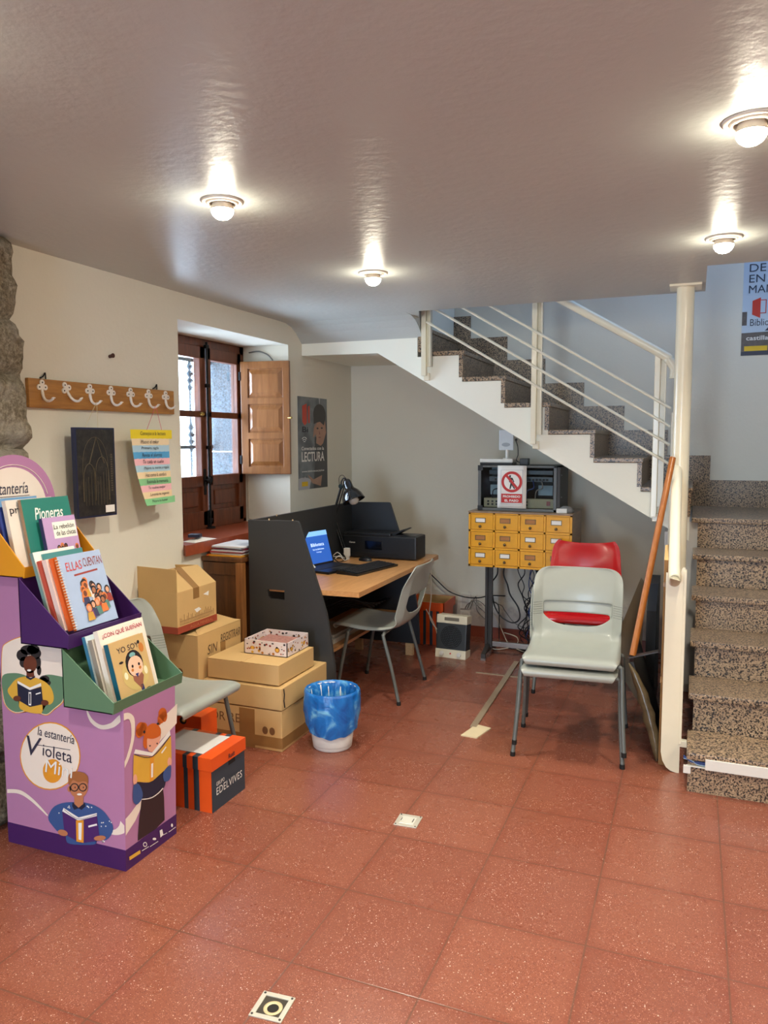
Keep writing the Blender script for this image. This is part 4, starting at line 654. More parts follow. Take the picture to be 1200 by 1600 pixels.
# stone pier on the left
def stone_pier():
    b = MB(); ny, nz = 90, 110; vs = []
    y0, y1, z0, z1 = -1.2, 2.40, 0, CEIL
    blocks = []
    rows = [0, .30, .62, .95, 1.22, 1.52, 1.80, 2.02, CEIL+.01]
    def h(y, z):
        r = max(i for i in range(len(rows)-1) if rows[i] <= z+1e-6); k = rows[r+1]-rows[r]
        wob = mnoise.noise(Vector((y*3, z*3, 1.7)))*.03
        dz = min(z-rows[r]+wob, rows[r+1]-z-wob)
        L = .47+.09*((r*37) % 5)/5; yy = y+(r*.231) % L; c = (yy % L); dy = min(c, L-c)+wob*.6
        if y > 2.2: dy = .1
        d = min(dz, dy); e = max(0, min(1, d/.035)); e = e*e*(3-2*e)
        return .045*e + .03*mnoise.noise(Vector((y*6, z*6, r*3.1)))+.014*mnoise.noise(Vector((y*23, z*23, 4)))+.006*mnoise.noise(Vector((y*60, z*60, 9)))
    for j in range(nz+1):
        z = z0+(z1-z0)*j/nz
        ye = y1+.02*mnoise.noise(Vector((0, z*2.6, 3)))+.012*mnoise.noise(Vector((5, z*9, 3)))+(-.028 if z > 1.95 else (.012 if z < 1.6 else 0))
        for i in range(ny+1):
            t = i/ny; t = t if t < .5 else .5+(t-.5)
            y = y0+(ye-y0)*(1-(1-t)**1.7)
            edge = max(0, min(1, (ye-y)/.05)); roll = math.sqrt(max(0, 1-(1-edge)**2))
            vs.append((XL+(.075+h(y, z))*roll+.0, y, z))
    b.add(vs, [(j*(ny+1)+i, j*(ny+1)+i+1, (j+1)*(ny+1)+i+1, (j+1)*(ny+1)+i) for j in range(nz) for i in range(ny)], True)
    return b.build('wall_stone', STONE)
struct(stone_pier())

# ------------------------------------------------------------------ window in the left wall
XW = -2.98
WOODW = wood('dark_varnished_pine', (84, 44, 26), (122, 66, 38), .35, 2, 4, 9)
WOODS = wood('honey_varnished_pine', (122, 74, 34), (156, 102, 56), .35, 2, 3, 9, coat=.2)
wf = MB(); Y0, Y1, ZB, ZT = 3.80, 4.75, .965, 2.2
wf.box(XW-.05, XW, Y0-.02, Y0+.05, ZB, ZT, b=.004); wf.box(XW-.05, XW, Y1-.055, Y1, ZB, ZT, b=.004)
wf.box(XW-.05, XW, Y0, Y1, ZT-.06, ZT, b=.004); wf.box(XW-.06, XW, Y0, Y1, ZB-.04, ZB+.03, b=.004)
wf = wf.build('window_1', WOODW); struct(wf); sub(wf, wf); 
def leaf(ya, yb, side):
    st = .052; b = MB()
    x0, x1 = XW-.04, XW+.012
    b.box(x0, x1, ya, ya+st, ZB+.02, ZT-.05, b=.005); b.box(x0, x1, yb-st, yb, ZB+.02, ZT-.05, b=.005)
    b.box(x0, x1, ya, yb, ZT-.13, ZT-.05, b=.005); b.box(x0, x1, ya, yb, 1.695, 1.735, b=.005)
    b.box(x0, x1, ya, yb, 1.245, 1.315, b=.005); b.box(x0, x1, ya, yb, ZB+.0, ZB+.12, b=.005)
    b.box(x0+.008, x1-.022, ya+st, yb-st, ZB+.12, 1.245)
    b.box(x0+.012, x1-.012, ya+st+.03, yb-st-.03, ZB+.15, 1.215, b=.008)
    o = b.build('window_sash', WOODW, wf); sub(o, wf)
    B('window_pane', [(XW-.02, XW-.014, ya+st, yb-st, 1.315, 1.695), (XW-.02, XW-.014, ya+st, yb-st, 1.735, ZT-.13)], GLASS, o)
    return o
leaf(3.85, 4.262, 0); leaf(4.278, 4.695, 1)
b = MB(); b.tube([(XW+.024, 4.27, ZB+.02), (XW+.024, 4.27, ZT-.02)], .0085, 8); b.box(XW+.012, XW+.02, 4.25, 4.29, ZB, ZB+.12, b=.003)
for z in (1.02, 1.5, 1.9, 2.15): b.box(XW+.012, XW+.034, 4.254, 4.286, z-.012, z+.012, b=.003)
b.cyl((XW+.02, 4.27, ZB), (XW+.02, 4.27, ZB+.012), .035)
b.build('espagnolette_bolt', BLACKI, wf)
b = MB(); b.box(XW+.012, XW+.018, 4.22, 4.244, 1.19, 1.36, b=.003); b.cyl((XW+.015, 4.232, 1.285), (XW+.05, 4.232, 1.285), .009); b.cyl((XW+.05, 4.232, 1.285), (XW+.062, 4.232, 1.285), .022, .016)
b.build('window_handle', BLACKI, wf)
b = MB(); b.cyl((XW+.012, 4.20, 1.715), (XW+.03, 4.20, 1.715), .008); b.cyl((XW+.03, 4.20, 1.715), (XW+.042, 4.20, 1.715), .014, .008)
b.build('brass_knob', mat('brass', (190, 160, 90), .3, .9), wf)
# tiled sill
SILL = mat('red_clay_sill_tile', (150, 72, 44), .35, var=.3, scale=30)
b = MB(); b.prism([(XW, 3.80), (XL+.03, 3.50), (XL+.03, 4.76), (XW, 4.76)], (0, 0, .905), (1, 0, 0), (0, 1, 0), (0, 0, .06))
o = b.build('window_sill', SILL, wf)
# outside: thick granite jamb and a wrought iron grille
struct(B('wall_outside_jamb', [(-3.34, XW-.06, 4.74, 5.3, .4, 1.46), (-3.34, XW-.06, 4.745, 5.3, 1.47, 1.72), (-3.34, XW-.06, 4.74, 5.3, 1.73, 2.6), (-3.34, XW-.06, 3.2, 3.78, .4, 2.6), (-3.34, XW-.06, 3.2, 5.3, .4, .93), (-3.34, XW-.06, 3.2, 5.3, 2.22, 2.6)], outside_stone()))
IRON = mat('grey_blue_iron', (40, 52, 62), .6, .2)
t = thing('window_grille', 'wrought iron grille bars outside the left window pane', 'window grille', (-3.25, 4.27, .93))
for y in (3.95, 4.13, 4.31, 4.49, 4.67):
    b = MB(); b.tube([(-3.25, y, .93), (-3.25, y, 2.22)], .010, 8)
    for zc in (2.0, 1.58, 1.16):
        pf = [(.007, -.12), (.012, -.11), (.020, -.085), (.010, -.065), (.024, -.04), (.010, -.02), (.026, .005), (.010, .03), (.022, .055), (.012, .08), (.007, .1)]
        b.lathe(pf, (-3.25, y, zc), 12)
    b.build('grille_bar', IRON, t)
for z in (1.02, 1.5, 2.1): B('grille_rail', (-3.256, -3.244, 3.78, 4.74, z-.012, z+.012), IRON, t)

# open shutter
S0, S1 = Vector((XW+.03, 4.655, 0)), Vector((-2.597, 4.715, 0)); ux = (S1-S0).normalized(); nn = Vector((-ux.y, ux.x, 0)); LW = (S1-S0).length
t = thing('window_shutter', 'honey-coloured wooden shutter with three raised panels, swung open beside the window', 'shutter', (S0.x, S0.y, 1.31))
M = Matrix((ux, nn, Vector((0, 0, 1)))).transposed().to_4x4(); M.translation = S0
b = MB(); b.M = M; za, zb = 1.31, 2.09
b.box(0, .055, 0, .028, za, zb, b=.004); b.box(LW-.05, LW, 0, .028, za, zb, b=.004)
zs = [za, za+.055, za+.255-.03, za+.275, za+.48-.02, za+.525, zb-.06, zb]
for a_, c_ in ((za, za+.05), (za+.245, za+.29), (za+.485, za+.53), (zb-.05, zb)): b.box(.05, LW-.045, 0, .028, a_, c_, b=.003)
b.build('shutter_frame', WOODS, t)
for a_, c_ in ((za+.05, za+.245), (za+.29, za+.485), (za+.53, zb-.05)):
    b = MB(); b.M = M; b.box(.05, LW-.045, .010, .018, a_, c_)
    x0, x1 = .058, LW-.053; A = [(x0, .010, a_+.01), (x1, .010, a_+.01), (x1, .010, c_-.01), (x0, .010, c_-.01)]; q = .028
    C = [(x0+q, -.002, a_+.01+q), (x1-q, -.002, a_+.01+q), (x1-q, -.002, c_-.01-q), (x0+q, -.002, c_-.01-q)]
    b.add(A+C, [(4, 5, 6, 7), (0, 1, 5, 4), (1, 2, 6, 5), (2, 3, 7, 6), (3, 0, 4, 7)])
    b.build('raised_panel', WOODS, t)
b = MB(); b.M = M
for z in (za+.1, zb-.1): b.box(-.012, .004, -.004, .03, z-.03, z+.03, b=.003)
b.build('hinge', BLACKI, t)
b = MB(); b.M = M; b.cyl((LW-.01, -.002, 1.70), (LW+.012, -.012, 1.70), .004); b.cyl((LW+.012, -.012, 1.70), (LW+.02, -.014, 1.70), .008)
b.build('shutter_catch', mat('brass', (190, 160, 90)), t)
# cable entering above and beside the window
b = MB(); b.tube([(-2.93, 4.745, 2.16), (-2.85, 4.74, 2.165), (-2.78, 4.742, 2.14), (-2.74, 4.745, 2.10)], .005, 8, sm=6)
tag(b.build('cable', mat('grey_cable', (120, 118, 112), .5)), 'short grey cable curving out above the open window shutter', 'cable')
b = MB(); b.tube([(-2.955, 4.742, 1.3), (-2.955, 4.742, 1.02), (-2.94, 4.742, .985), (-2.88, 4.742, .975), (-2.70, 4.742, .98)], .004, 8, sm=6)
tag(b.build('cable', mat('cream_cable', (214, 204, 184), .5)), 'thin cream cable running down the window reveal to the sill', 'cable')

# ================================================================== STAIRS
t = thing('staircase', 'speckled granite staircase rising from the right and turning left over the alcove', 'staircase', (.5, 3.5, 0))
R, T = .18, .28
X1 = 1.12
for k in range(6):
    y = 3.50+T*k; z = R*(k+1); y2 = YB if k == 5 else y+T+.02
    B('tread', (.0 if k == 5 else .012, X1, y, y2, z-.03, z), GRAN, t, bev=.006)
    B('riser', (.035 if k else .018, X1, y+.018, y+.038, z-R, z-.03), GRAN, t)
pts = [(3.54, 0)]
for k in range(5): pts += [(3.54+T*k, R*(k+1)-.03), (3.54+T*(k+1), R*(k+1)-.03)]
pts += [(3.54+T*5, 1.05), (YB, 1.05), (YB, 0)]
b = MB(); b.prism(pts, (.05, 0, 0), (0, 1, 0), (0, 0, 1), (X1-.05, 0, 0)); b.build('flight_core', mat('near_black_side', (30, 29, 30), .9), t)  # solid core under the steps, coloured near black
B('landing_wall', [(-.15, .05, 4.956, YB-.002, 0, .984), (-.012, .05, 4.956, YB-.002, .984, 1.048)], mat('grey_white_wall', (205, 202, 196), .7), t)
# upper flight
YS = 4.95; H = .175; TX = .284
prof = [(-.0, 1.05), (-.0, 1.08)]
top = []
for n in range(1, 7): top += [(-.012-TX*(n-1), 1.05+H*(n-1)), (-.012-TX*(n-1), 1.05+H*n)]
top.append((-.012-TX*6, 1.05+H*6))
prof = top + [(-1.716, 1.948), (-.10, .985), (-.012, .933)]
b = MB(); b.prism(prof, (0, YS, 0), (1, 0, 0), (0, 0, 1), (0, YB-YS, 0)); b.build('stringer', STAIRW, t)
for n in range(1, 8):
    xr = -TX*(n-1); z = 1.08+H*n
    B('tread', (xr-TX-.012, xr, YS-.012, YB, z-.028, z), GRAN, t, bev=.004)
    B('riser', (xr-.035, xr-.008, YS-.006, YB, z-H, z-.028), GRAN, t)
# stepped granite skirting on the wall behind
xs = [1.12, .108, -.175, -.472, -.757, -1.041, -1.327, -1.612, -1.9, -2.2]; zs = [1.262, 1.432, 1.61, 1.785, 1.958, 2.14, 2.316, 2.484, 2.66]
b = MB()
for i in range(9):
    b.box(xs[i+1], xs[i], YB-.018, YB, zs[i]-.36 if i else 1.07, zs[i])
b.build('skirting', GRAN, t)
# wall-side trunking across the first riser
t = thing('cable_trunking', 'white cable trunking open at its left end across the lowest granite riser', 'cable trunking', (.6, 3.5, .1))
Zt, Zb = .162, .118
for a in ((.012, X1, 3.503, 3.517, Zt-.005, Zt), (.012, X1, 3.503, 3.517, Zb, Zb+.004), (.0, .03, 3.500, 3.517, Zb-.03, Zb+.002)): B('channel', a, WHITEP, t)
B('cover', (.088, X1, 3.494, 3.504, Zb-.002, Zt+.001), WHITEP, t, bev=.002)
blue = mat('blue_cable', (36, 62, 120), .5)
for i in range(4):
    b = MB(); b.tube([(.0, 3.512, Zt-.012+.004*i), (.03, 3.508, Zt-.016-.002*i), (.06, 3.510, Zb+.012+.004*i), (.10, 3.512, Zb+.01+.004*i)], .0032, 6, sm=5)
    b.build('wire', blue if i else mat('pale_wire', (150, 180, 200), .5), t)

# railing of the upper flight
t = thing('stair_railing', 'cream painted steel railing with four sloping rods on the upper flight', 'railing', (-.9, 4.93, 1.5))
for x, zb_, zt_ in ((-1.665, 1.97, 2.62), (-.93, 1.515, 2.62), (-.195, 1.075, 2.06)):
    b = MB(); b.box(x-.038, x-.005, 4.900, 4.934, zb_, zt_, b=.003); b.box(x-.006, x+.030, 4.925, 4.934, zb_+.06, zt_, b=.002); b.box(x+.022, x+.030, 4.890, 4.934, zb_+.06, zt_-.05, b=.002)
    b.box(x-.03, x+.01, 4.928, 4.955, zb_-.03, zb_+.02, b=.004)
    b.build('post', CREAMP, t)
for x0, z0, x1, z1 in ((-1.662, 2.32, -.135, 1.397), (-1.8, 2.517, -.135, 1.51), (-1.8, 2.627, -.135, 1.62), (-1.8, 2.737, -.135, 1.727)):
    b = MB(); b.tube([(x0, 4.893, z0), (x1, 4.893, z1)], .0085, 10); b.build('rod', CREAMP, t)
b = MB(); b.tube([(-2.2, 4.90, 3.25), (-.746, 4.90, 2.378), (-.22, 4.90, 2.062), (-.155, 4.90, 2.010), (-.122, 4.90, 1.955), (-.125, 4.90, 1.90)], .027, 14, sm=8)
b.build('handrail', CREAMP, t)
b = MB(); b.tube([(-.195, 4.93, 2.03), (-.195, 4.90, 2.06)], .012); b.build('rail_bracket', CREAMP, t)

# column
t = thing('support_column', 'round cream steel column with a square cap plate under the ceiling edge', 'column', (-.066, 4.42, 0))
b = MB(); b.cyl((-.066, 4.42, 0), (-.066, 4.42, CEIL-.012), .0445, n=40); b.build('shaft', CREAMP, t)
B('cap_plate', (-.145, .012, 4.34, 4.50, CEIL-.012, CEIL), CREAMP, t, bev=.002)

# lower handrail + flat post
t = thing('stair_handrail', 'cream lower handrail ending above a flat steel post beside the bottom steps', 'handrail', (-.06, 3.73, 0))
b = MB(); poly = [(-.1, .935), (-.1, .09), (-.092, .05), (-.075, .02), (-.055, .005), (-.03, 0), (-.018, 0), (-.018, .96), (-.026, .965), (-.034, .955), (-.04, .935)]
b.prism(poly, (0, 3.70, 0), (1, 0, 0), (0, 0, 1), (0, .012, 0)); b.build('post', CREAMP, t)
B('post_edge', (-.024, -.012, 3.695, 3.735, .14, .95), CREAMP, t, bev=.002)
b = MB(); b.tube([(-.062, 3.64, .915), (-.066, 3.70, .945), (-.078, 4.2, 1.262), (-.086, 4.78, 1.635), (-.088, 4.86, 1.69)], .0265, 16, sm=6)
b.build('handrail', CREAMP, t)
B('upper_post', (-.128, -.112, 4.82, 4.86, .9, 1.70), CREAMP, t, bev=.002)
b = MB(); b.cyl((-.02, 3.72, .14), (.02, 3.72, .14), .008); b.box(-.02, .012, 3.70, 3.73, .125, .155, b=.003); b.build('fixing_bolt', CREAMP, t)

# ================================================================== CEILING LIGHTS
BULB = emis('glowing_bulb_glass', (255, 246, 222), LAMP_DOME)
HOUS = mat('white_enamel_ring', (214, 206, 192), .35)
def ceiling_light(x, y, label):
    t = thing('ceiling_light', label, 'ceiling light', (x, y, CEIL), group=None)
    b = MB(); b.lathe([(.071, 0), (.071, -.004), (.064, -.009), (.058, -.006), (.055, -.003), (.052, -.010), (.046, -.013), (.042, -.008), (.040, .0)], (x, y, CEIL), 40)
    b.build('trim_ring', HOUS, t)
    b = MB(); b.lathe([(.030, 0), (.034, -.012), (.0385, -.026), (.038, -.030)], (x, y, CEIL), 32); b.build('lamp_neck', mat('frosted_lamp_neck', (236, 220, 196), .5), t)
    b = MB(); b.lathe([(.038, -.030), (.0365, -.039), (.030, -.050), (.019, -.058), (.008, -.0615), (.0001, -.062)], (x, y, CEIL), 32); b.build('bulb', BULB, t)
    l = bpy.data.lights.new('lamp_beam', 'SPOT'); l.energy = LAMP_SPOT; l.color = (1, .93, .80); l.spot_size = 2.5; l.spot_blend = .9; l.shadow_soft_size = .035
    o = bpy.data.objects.new('lamp_beam', l); COL.objects.link(o); o.location = (x, y, CEIL-.075); o.parent = None
    return t
for x, y, lb in ((-1.501, 2.279, 'glowing recessed ceiling light nearest the coat rack'), (-1.46, 3.497, 'small glowing recessed ceiling light nearest the window and desk'),
                 (.11, 2.233, 'large glowing recessed ceiling light at the upper right edge of the photo'), (.084, 3.442, 'glowing recessed ceiling light nearest the cream column')):
    ceiling_light(x, y, lb)
for x, y in ((-1.5, 1.05), (.11, 1.02), (1.68, 1.02), (1.68, 2.23), (-1.5, -.2), (.11, -.2), (1.68, -.2), (-1.5, -1.4), (.11, -1.4)):
    ceiling_light(x, y, 'recessed ceiling light behind the camera, out of the photo')['group'] = 'lights behind the camera'

# floor boxes
def floor_box(cx, cy, ang, open_):
    t = thing('floor_socket', 'open square floor socket with a round brass hole, nearest the camera' if open_ else 'closed square metal floor socket cover in the middle of the floor', 'floor socket', (cx, cy, 0), world=False, rz=ang)
    s = .048
    if open_:
        b = MB()
        for a in ((-s, s, -s, -s+.014), (-s, s, s-.014, s), (-s, -s+.014, -s+.014, s-.014), (s-.014, s, -s+.014, s-.014)): b.box(*a, 0, .004, b=.001)
        b.build('frame', mat('worn_nickel_plate', (206, 200, 184), .35, .35), t)
        b = MB(); b.box(-s+.013, s-.013, -s+.013, s-.013, 0, .0008); b.build('recess', mat('dark_recess', (60, 54, 44), .8), t)
        b = MB(); b.lathe([(.016, .001), (.024, .0035), (.0265, .002), (.0265, .0006)], (.004, -.004, 0), 28); b.build('hole_rim', mat('brass_rim', (214, 196, 150), .4, .3), t)
        b = MB(); b.lathe([(.0001, .0012), (.016, .0012)], (.004, -.004, 0), 24); b.build('hole', mat('black_hole', (30, 26, 20), .8), t)
    else:
        B('frame', (-s, s, -s, s, 0, .004), mat('worn_nickel_plate', (206, 200, 184), .35, .35), t, bev=.001)
        B('lid', (-s*.62, s*.62, -s*.62, s*.62, .0035, .0055), mat('pale_nickel_lid', (222, 220, 206), .3, .2), t, bev=.0015)
        b = MB(); b.box(s*.40, s*.47, -.014, .016, .0054, .006); b.box(-s*.6, -s*.55, -.012, .012, .0054, .006); b.build('slot', mat('black_hole', (30, 26, 20)), t)
    b = MB()
    for i in (-1, 1):
        for j in (-1, 1): b.cyl((i*s*.85, j*s*.85, .0038), (i*s*.85, j*s*.85, .0052), .0035, n=10)
    b.build('screws', DSTEEL, t)
floor_box(-1.02, 1.708, .08, True); floor_box(-1.03, 2.813, .06, False)
t = thing('floor_cable_duct', 'flat aluminium cable duct on the floor leading to a cream cover plate', 'cable duct', (-1.02, 3.9, 0))
b = MB(); p0 = Vector((-1.055, 3.90)); p1 = Vector((-1.10, 5.20)); d = (p1-p0).normalized(); n_ = Vector((-d.y, d.x))*.017
b.prism([(p0-n_)[:], (p0+n_)[:], (p1+n_)[:], (p1-n_)[:]], (0, 0, 0), (1, 0, 0), (0, 1, 0), (0, 0, .009)); b.build('duct', mat('aluminium_duct', (178, 160, 134), .35, .4), t)
b = MB(); b.prism([(-1.085, 3.765), (-.998, 3.760), (-.962, 3.92), (-1.05, 3.945)], (0, 0, 0), (1, 0, 0), (0, 1, 0), (0, 0, .006)); b.build('cover_plate', mat('cream_cover_plate', (222, 206, 168), .35), t)
tag(B('aluminium_strip', (-1.30, -.9, 4.86, 4.875, 0, .004), mat('aluminium_duct', (178, 160, 134)), None), 'thin aluminium strip on the floor in front of the card cabinet', 'floor strip')
b = MB(); b.cyl((XL, 2.984, 1.946), (XL+.02, 2.984, 1.95), .008, n=12); b.cyl((XL+.02, 2.984, 1.95), (XL+.024, 2.984, 1.95), .011, n=12)
tag(b.build('wall_plug', mat('rust_brown', (70, 40, 30), .8)), 'small dark plug stuck in the white wall above the coat rack', 'wall plug')
# ================================================================== CHAIRS
def shell_mesh(slot=True, flare=0):
    xs_ = [-1, -.985, -.95, -.9, -.86, -.81, -.78, -.62, -.5, -.36, -.2, 0]; xs_ = xs_+[-v for v in xs_[-2::-1]]
    seat = [(-.222, .412, .200), (-.232, .424, .210), (-.230, .442, .217), (-.215, .452, .221), (-.185, .453, .225), (-.14, .448, .226), (-.08, .441, .227), (-.02, .435, .227), (.04, .431, .226), (.09, .430, .225), (.13, .434, .224), (.157, .444, .224), (.175, .459, .224), (.187, .479, .224)]
    zs_ = []                                     # rows of the back: (weight function)
    rows = [(y, z, hw, 0, 0) for y, z, hw in seat]
    zt = .812
    nb1, nb2, nb3 = 4, 4, 10
    V = []; N = len(xs_)
    def yb(z): return .187+(z-.479)*.28
    def hwb(z):
        r = .075; h = .224+.004*math.sin((z-.5)*8)+flare*(z-.6)
        if z > zt-r: h = h-r+r*math.sqrt(max(0, 1-((z-(zt-r))/r)**2)) if flare == 0 else h-.03*((z-zt+r)/r)**3
        return h
    def dish(t, k): return k*(1-min(1, abs(t)/.85)**2.2)
    for y, z, hw in seat:
        kb = max(0, min(1, (y+.2)/.1)); up = max(0, min(1, (z-.434)/.045)) if y > .1 else 0
        for t in xs_:
            a = abs(t); dz = -dish(t, .014)*kb*(1-up); dy = dish(t, .022)*up
            lip = -.014*max(0, (a-.93)/.07)**1.5*(1 if y > -.22 else 0)
            wing = .018*max(0, min(1, (a-.76)/.2))*(max(0, min(1, (y+.02)/.15)))*(1-up*.5)
            V.append((t*hw, y+dy-wing*up*2.2+abs(lip)*up, z+dz+lip*(1-up)+wing*(1-up)))
    def zlow(t): return .512+.055*min(1, abs(t)/.78)**3.6
    zup = .632
    spec = [('a', (i+1)/nb1) for i in range(nb1)] + [('b', (i+1)/nb2) for i in range(nb2)] + [('c', 1-(1-(i+1)/nb3)**1.6) for i in range(nb3)]
    for kind, f in spec:
        for t in xs_:
            a = abs(t); zl = zlow(t)
            z = .479+(zl-.479)*f if kind == 'a' else zl+(zup-zl)*f if kind == 'b' else zup+(zt-zup)*f
            if flare and kind == 'c': z -= .03*f*(1-a**2)*.6
            hw = hwb(z); y = yb(z)+.022*(1-min(1, a/.9)**2)
            y -= .032*max(0, min(1, (a-.78)/.22))**1.4*(1-max(0, min(1, (z-.68)/.10)))*(1 if slot else .25)
            if kind == 'c': y += -.012*math.sin(min(1, f*1.1)*PI)*(1-a*a)*.6
            z -= 0
            V.append((t*hw, y, z))
    nr = len(seat)+len(spec); F = []; s0 = len(seat)+nb1-1
    for j in range(nr-1):
        for i in range(N-1):
            if slot and s0 <= j < s0+nb2 and xs_[i] >= -.78-1e-6 and xs_[i+1] <= .78+1e-6: continue
            F.append((j*N+i, j*N+i+1, (j+1)*N+i+1, (j+1)*N+i))
    bm = bmesh.new(); bv = [bm.verts.new(v) for v in V]
    for f in F: bm.faces.new([bv[k] for k in f])
    bmesh.ops.remove_doubles(bm, verts=bm.verts[:], dist=1e-4)
    bmesh.ops.recalc_face_normals(bm, faces=bm.faces[:])
    me = bpy.data.meshes.new('shell'); bm.to_mesh(me); bm.free()
    for p in me.polygons: p.use_smooth = True
    return me
def make_chair(name, label, plastic, slot=True, flare=0):
    t = thing(name, label, 'chair', world=False)
    me = shell_mesh(slot, flare); me.materials.append(plastic)
    o = bpy.data.objects.new('seat_shell', me); COL.objects.link(o); o.parent = t
    m = o.modifiers.new('s', 'SOLIDIFY'); m.thickness = .007; m.offset = 0
    m = o.modifiers.new('u', 'SUBSURF'); m.levels = 1; m.render_levels = 2
    for sx in (-1, 1):
        for sy, y in ((-1, -.2), (1, .2)):
            b = MB(); yt = -.13 if sy < 0 else .10
            b.tube([(sx*.257, y, .012), (sx*.243, (y+yt)/2*1.0, .21), (sx*.236, yt, .385), (sx*.228, yt*.98, .405), (sx*.20, yt*.97, .412), (sx*.15, yt*.97, .412)], .0105, 10, sm=5)
            lg = b.build('leg', TUBEM, t)
            b = MB(); b.cyl((sx*.257, y, 0), (sx*.256, y, .022), .0125, n=12); b.build('foot_cap', RUBBER, lg)
        b = MB(); b.tube([(sx*.236, -.125, .385), (sx*.247, -.09, .30), (sx*.246, 0, .285), (sx*.247, .07, .30), (sx*.236, .098, .385)], .001, 4) if False else b.tube([(sx*.15, -.126, .412), (sx*.15, .097, .412)], .0105, 10)
        b.build('side_rail', TUBEM, t)
    for y in (.097, -.126): b = MB(); b.tube([(-.15, y, .412), (.15, y, .412)], .009, 8); b.build('cross_rail', TUBEM, t)
    if slot:
        b = MB()
        for sx in (-1, 1):
            for k in range(6):
                z = .570+.0115*k; y = .187+(z-.479)*.28
                pts_ = []
                for q in range(5):
                    a = .80+.19*q/4; hw = .224+.004*math.sin((z-.5)*8)
                    pts_.append((sx*a*hw, y+.022*(1-min(1, a/.9)**2)-.032*max(0, min(1, (a-.78)/.22))**1.4-.0045, z))
                b.tube(pts_, .0013, 5)
        b.build('grip_ridges', mat('darker_grey_plastic', (116, 120, 112), .4), t)
    return t
grey = make_chair('stacking_chair', 'grey plastic chair facing the camera, upper one of the stack of two', PLASTIC)
def place(o, x, y, a, z=0, label=None): 
    o.location = (x, y, z); o.rotation_euler = (0, 0, a)
    if label: o['label'] = label
    return o
place(copy_tree(grey), -.537, 3.833, .076, 0, 'grey plastic chair with the other grey chair stacked on top of it')
place(grey, -.528, 3.835, .06, .058)
place(copy_tree(grey), -1.762, 4.335, -PI/2+.03, 0, 'grey plastic chair pulled up to the dark reading desk')
place(copy_tree(grey), -2.11, 2.70, PI/2+.0, 0, 'grey plastic chair beside the purple book display, above the orange box')
red = make_chair('stacking_chair', 'bright red plastic chair behind the stacked grey chairs', REDP, False, -.10)
place(red, -.618, 4.80, .04); red.scale = (1.0, 1.0, 1.10)

# ================================================================== CARREL DESK
t = thing('reading_desk', 'dark grey reading carrel with a beech desk top and high side panels', 'desk', (-2.0, 4.45, 0))
Yn, Yf, XB = 3.73, 5.13, -2.33
def side_panel(y, zbot, hole):
    prof = [(XB, zbot), (-1.785, zbot), (-1.789, .2), (-1.799, .309), (-1.814, .416), (-1.843, .592), (-1.870, .68), (-1.9, .766), (-1.957, .94), (-2.006, 1.085), (-2.014, 1.098), (-2.03, 1.10), (XB, 1.095)]
    b = MB()
    if not hole: b.prism(prof, (0, y, 0), (1, 0, 0), (0, 0, 1), (0, .019, 0)); return b
    # panel with a hand hole: split round the opening
    hx0, hx1, hz0, hz1 = -2.212, -2.103, .652, .706
    b.prism([(XB, zbot), (hx0, zbot), (hx0, 1.097), (XB, 1.095)], (0, y, 0), (1, 0, 0), (0, 0, 1), (0, .019, 0))
    b.prism([(hx0, zbot), (hx1, zbot), (hx1, hz0), (hx1-.012, hz0), (hx0+.016, hz0), (hx0+.004, hz0+.012), (hx0, hz1)], (0, y, 0), (1, 0, 0), (0, 0, 1), (0, .019, 0))
    b.prism([(hx0, hz1), (hx1, hz1), (hx1, 1.099), (hx0, 1.097)], (0, y, 0), (1, 0, 0), (0, 0, 1), (0, .019, 0))
    b.prism([(hx1, zbot)]+prof[1:-1]+[(hx1, 1.099)], (0, y, 0), (1, 0, 0), (0, 0, 1), (0, .019, 0))
    return b
side_panel(Yn, .02, True).build('side_panel', CHAR, t)
side_panel(Yf-.019, .085, False).build('side_panel', CHAR_SHEEN, t)
B('back_panel', (XB, XB+.019, Yn+.02, Yf-.02, .45, 1.095), CHAR, t)
b = MB(); poly = [(XB+.02, Yn+.022), (-1.66, Yn+.0), (-1.652, Yn+.006), (-1.655, 5.12), (-1.665, 5.16), (-1.70, 5.19), (-1.86, 5.19), (-1.86, Yf-.02), (XB+.02, Yf-.02)]
poly = [(XB+.02, Yn+.022), (-1.886, Yn+.022), (-1.66, Yn+.030), (-1.68, 5.22), (-1.70, 5.25), (-1.78, 5.25), (-1.87, 5.17), (-1.87, Yf-.02), (XB+.02, Yf-.02)]
b.prism(poly, (0, 0, .692), (1, 0, 0), (0, 1, 0), (0, 0, .028)); b.build('desk_top', BEECH, t)
B('modesty_panel', (XB+.02, XB+.035, Yn+.02, Yf-.02, .10, .45), mat('black_board', (28, 28, 28), .6), t)
B('lower_shelf', (XB+.04, -1.93, Yn+.02, Yf-.02, .30, .318), BEECH, t)
for i, (x, y, h) in enumerate(((-1.86, Yf+.0-.02, .085), (-2.26, Yf-.02, .085), (-1.86, Yn+.0, .02))):
    if i < 2: B('foot_block', (x-.028, x+.028, y-.01, y+.02, 0, h), wood('pale_wood_block', (206, 172, 128), (222, 190, 146), .6), t)
t2 = t
tag(B('wood_block', (-2.105, -2.068, 4.18, 4.22, 0, .16), MATS['pale_wood_block'], None, bev=.002), 'upright pale wood offcut on the floor under the desk beside the chair', 'wood block')
b = MB()
for x, y, z in ((-2.20, Yn+.01, 1.096), (-2.05, Yn+.01, 1.097), (-2.30, 4.0, 1.094)): b.cyl((x, y, z), (x, y, z+.010), .004, n=8)
b.build('dowel', MATS['pale_wood_block'], t)
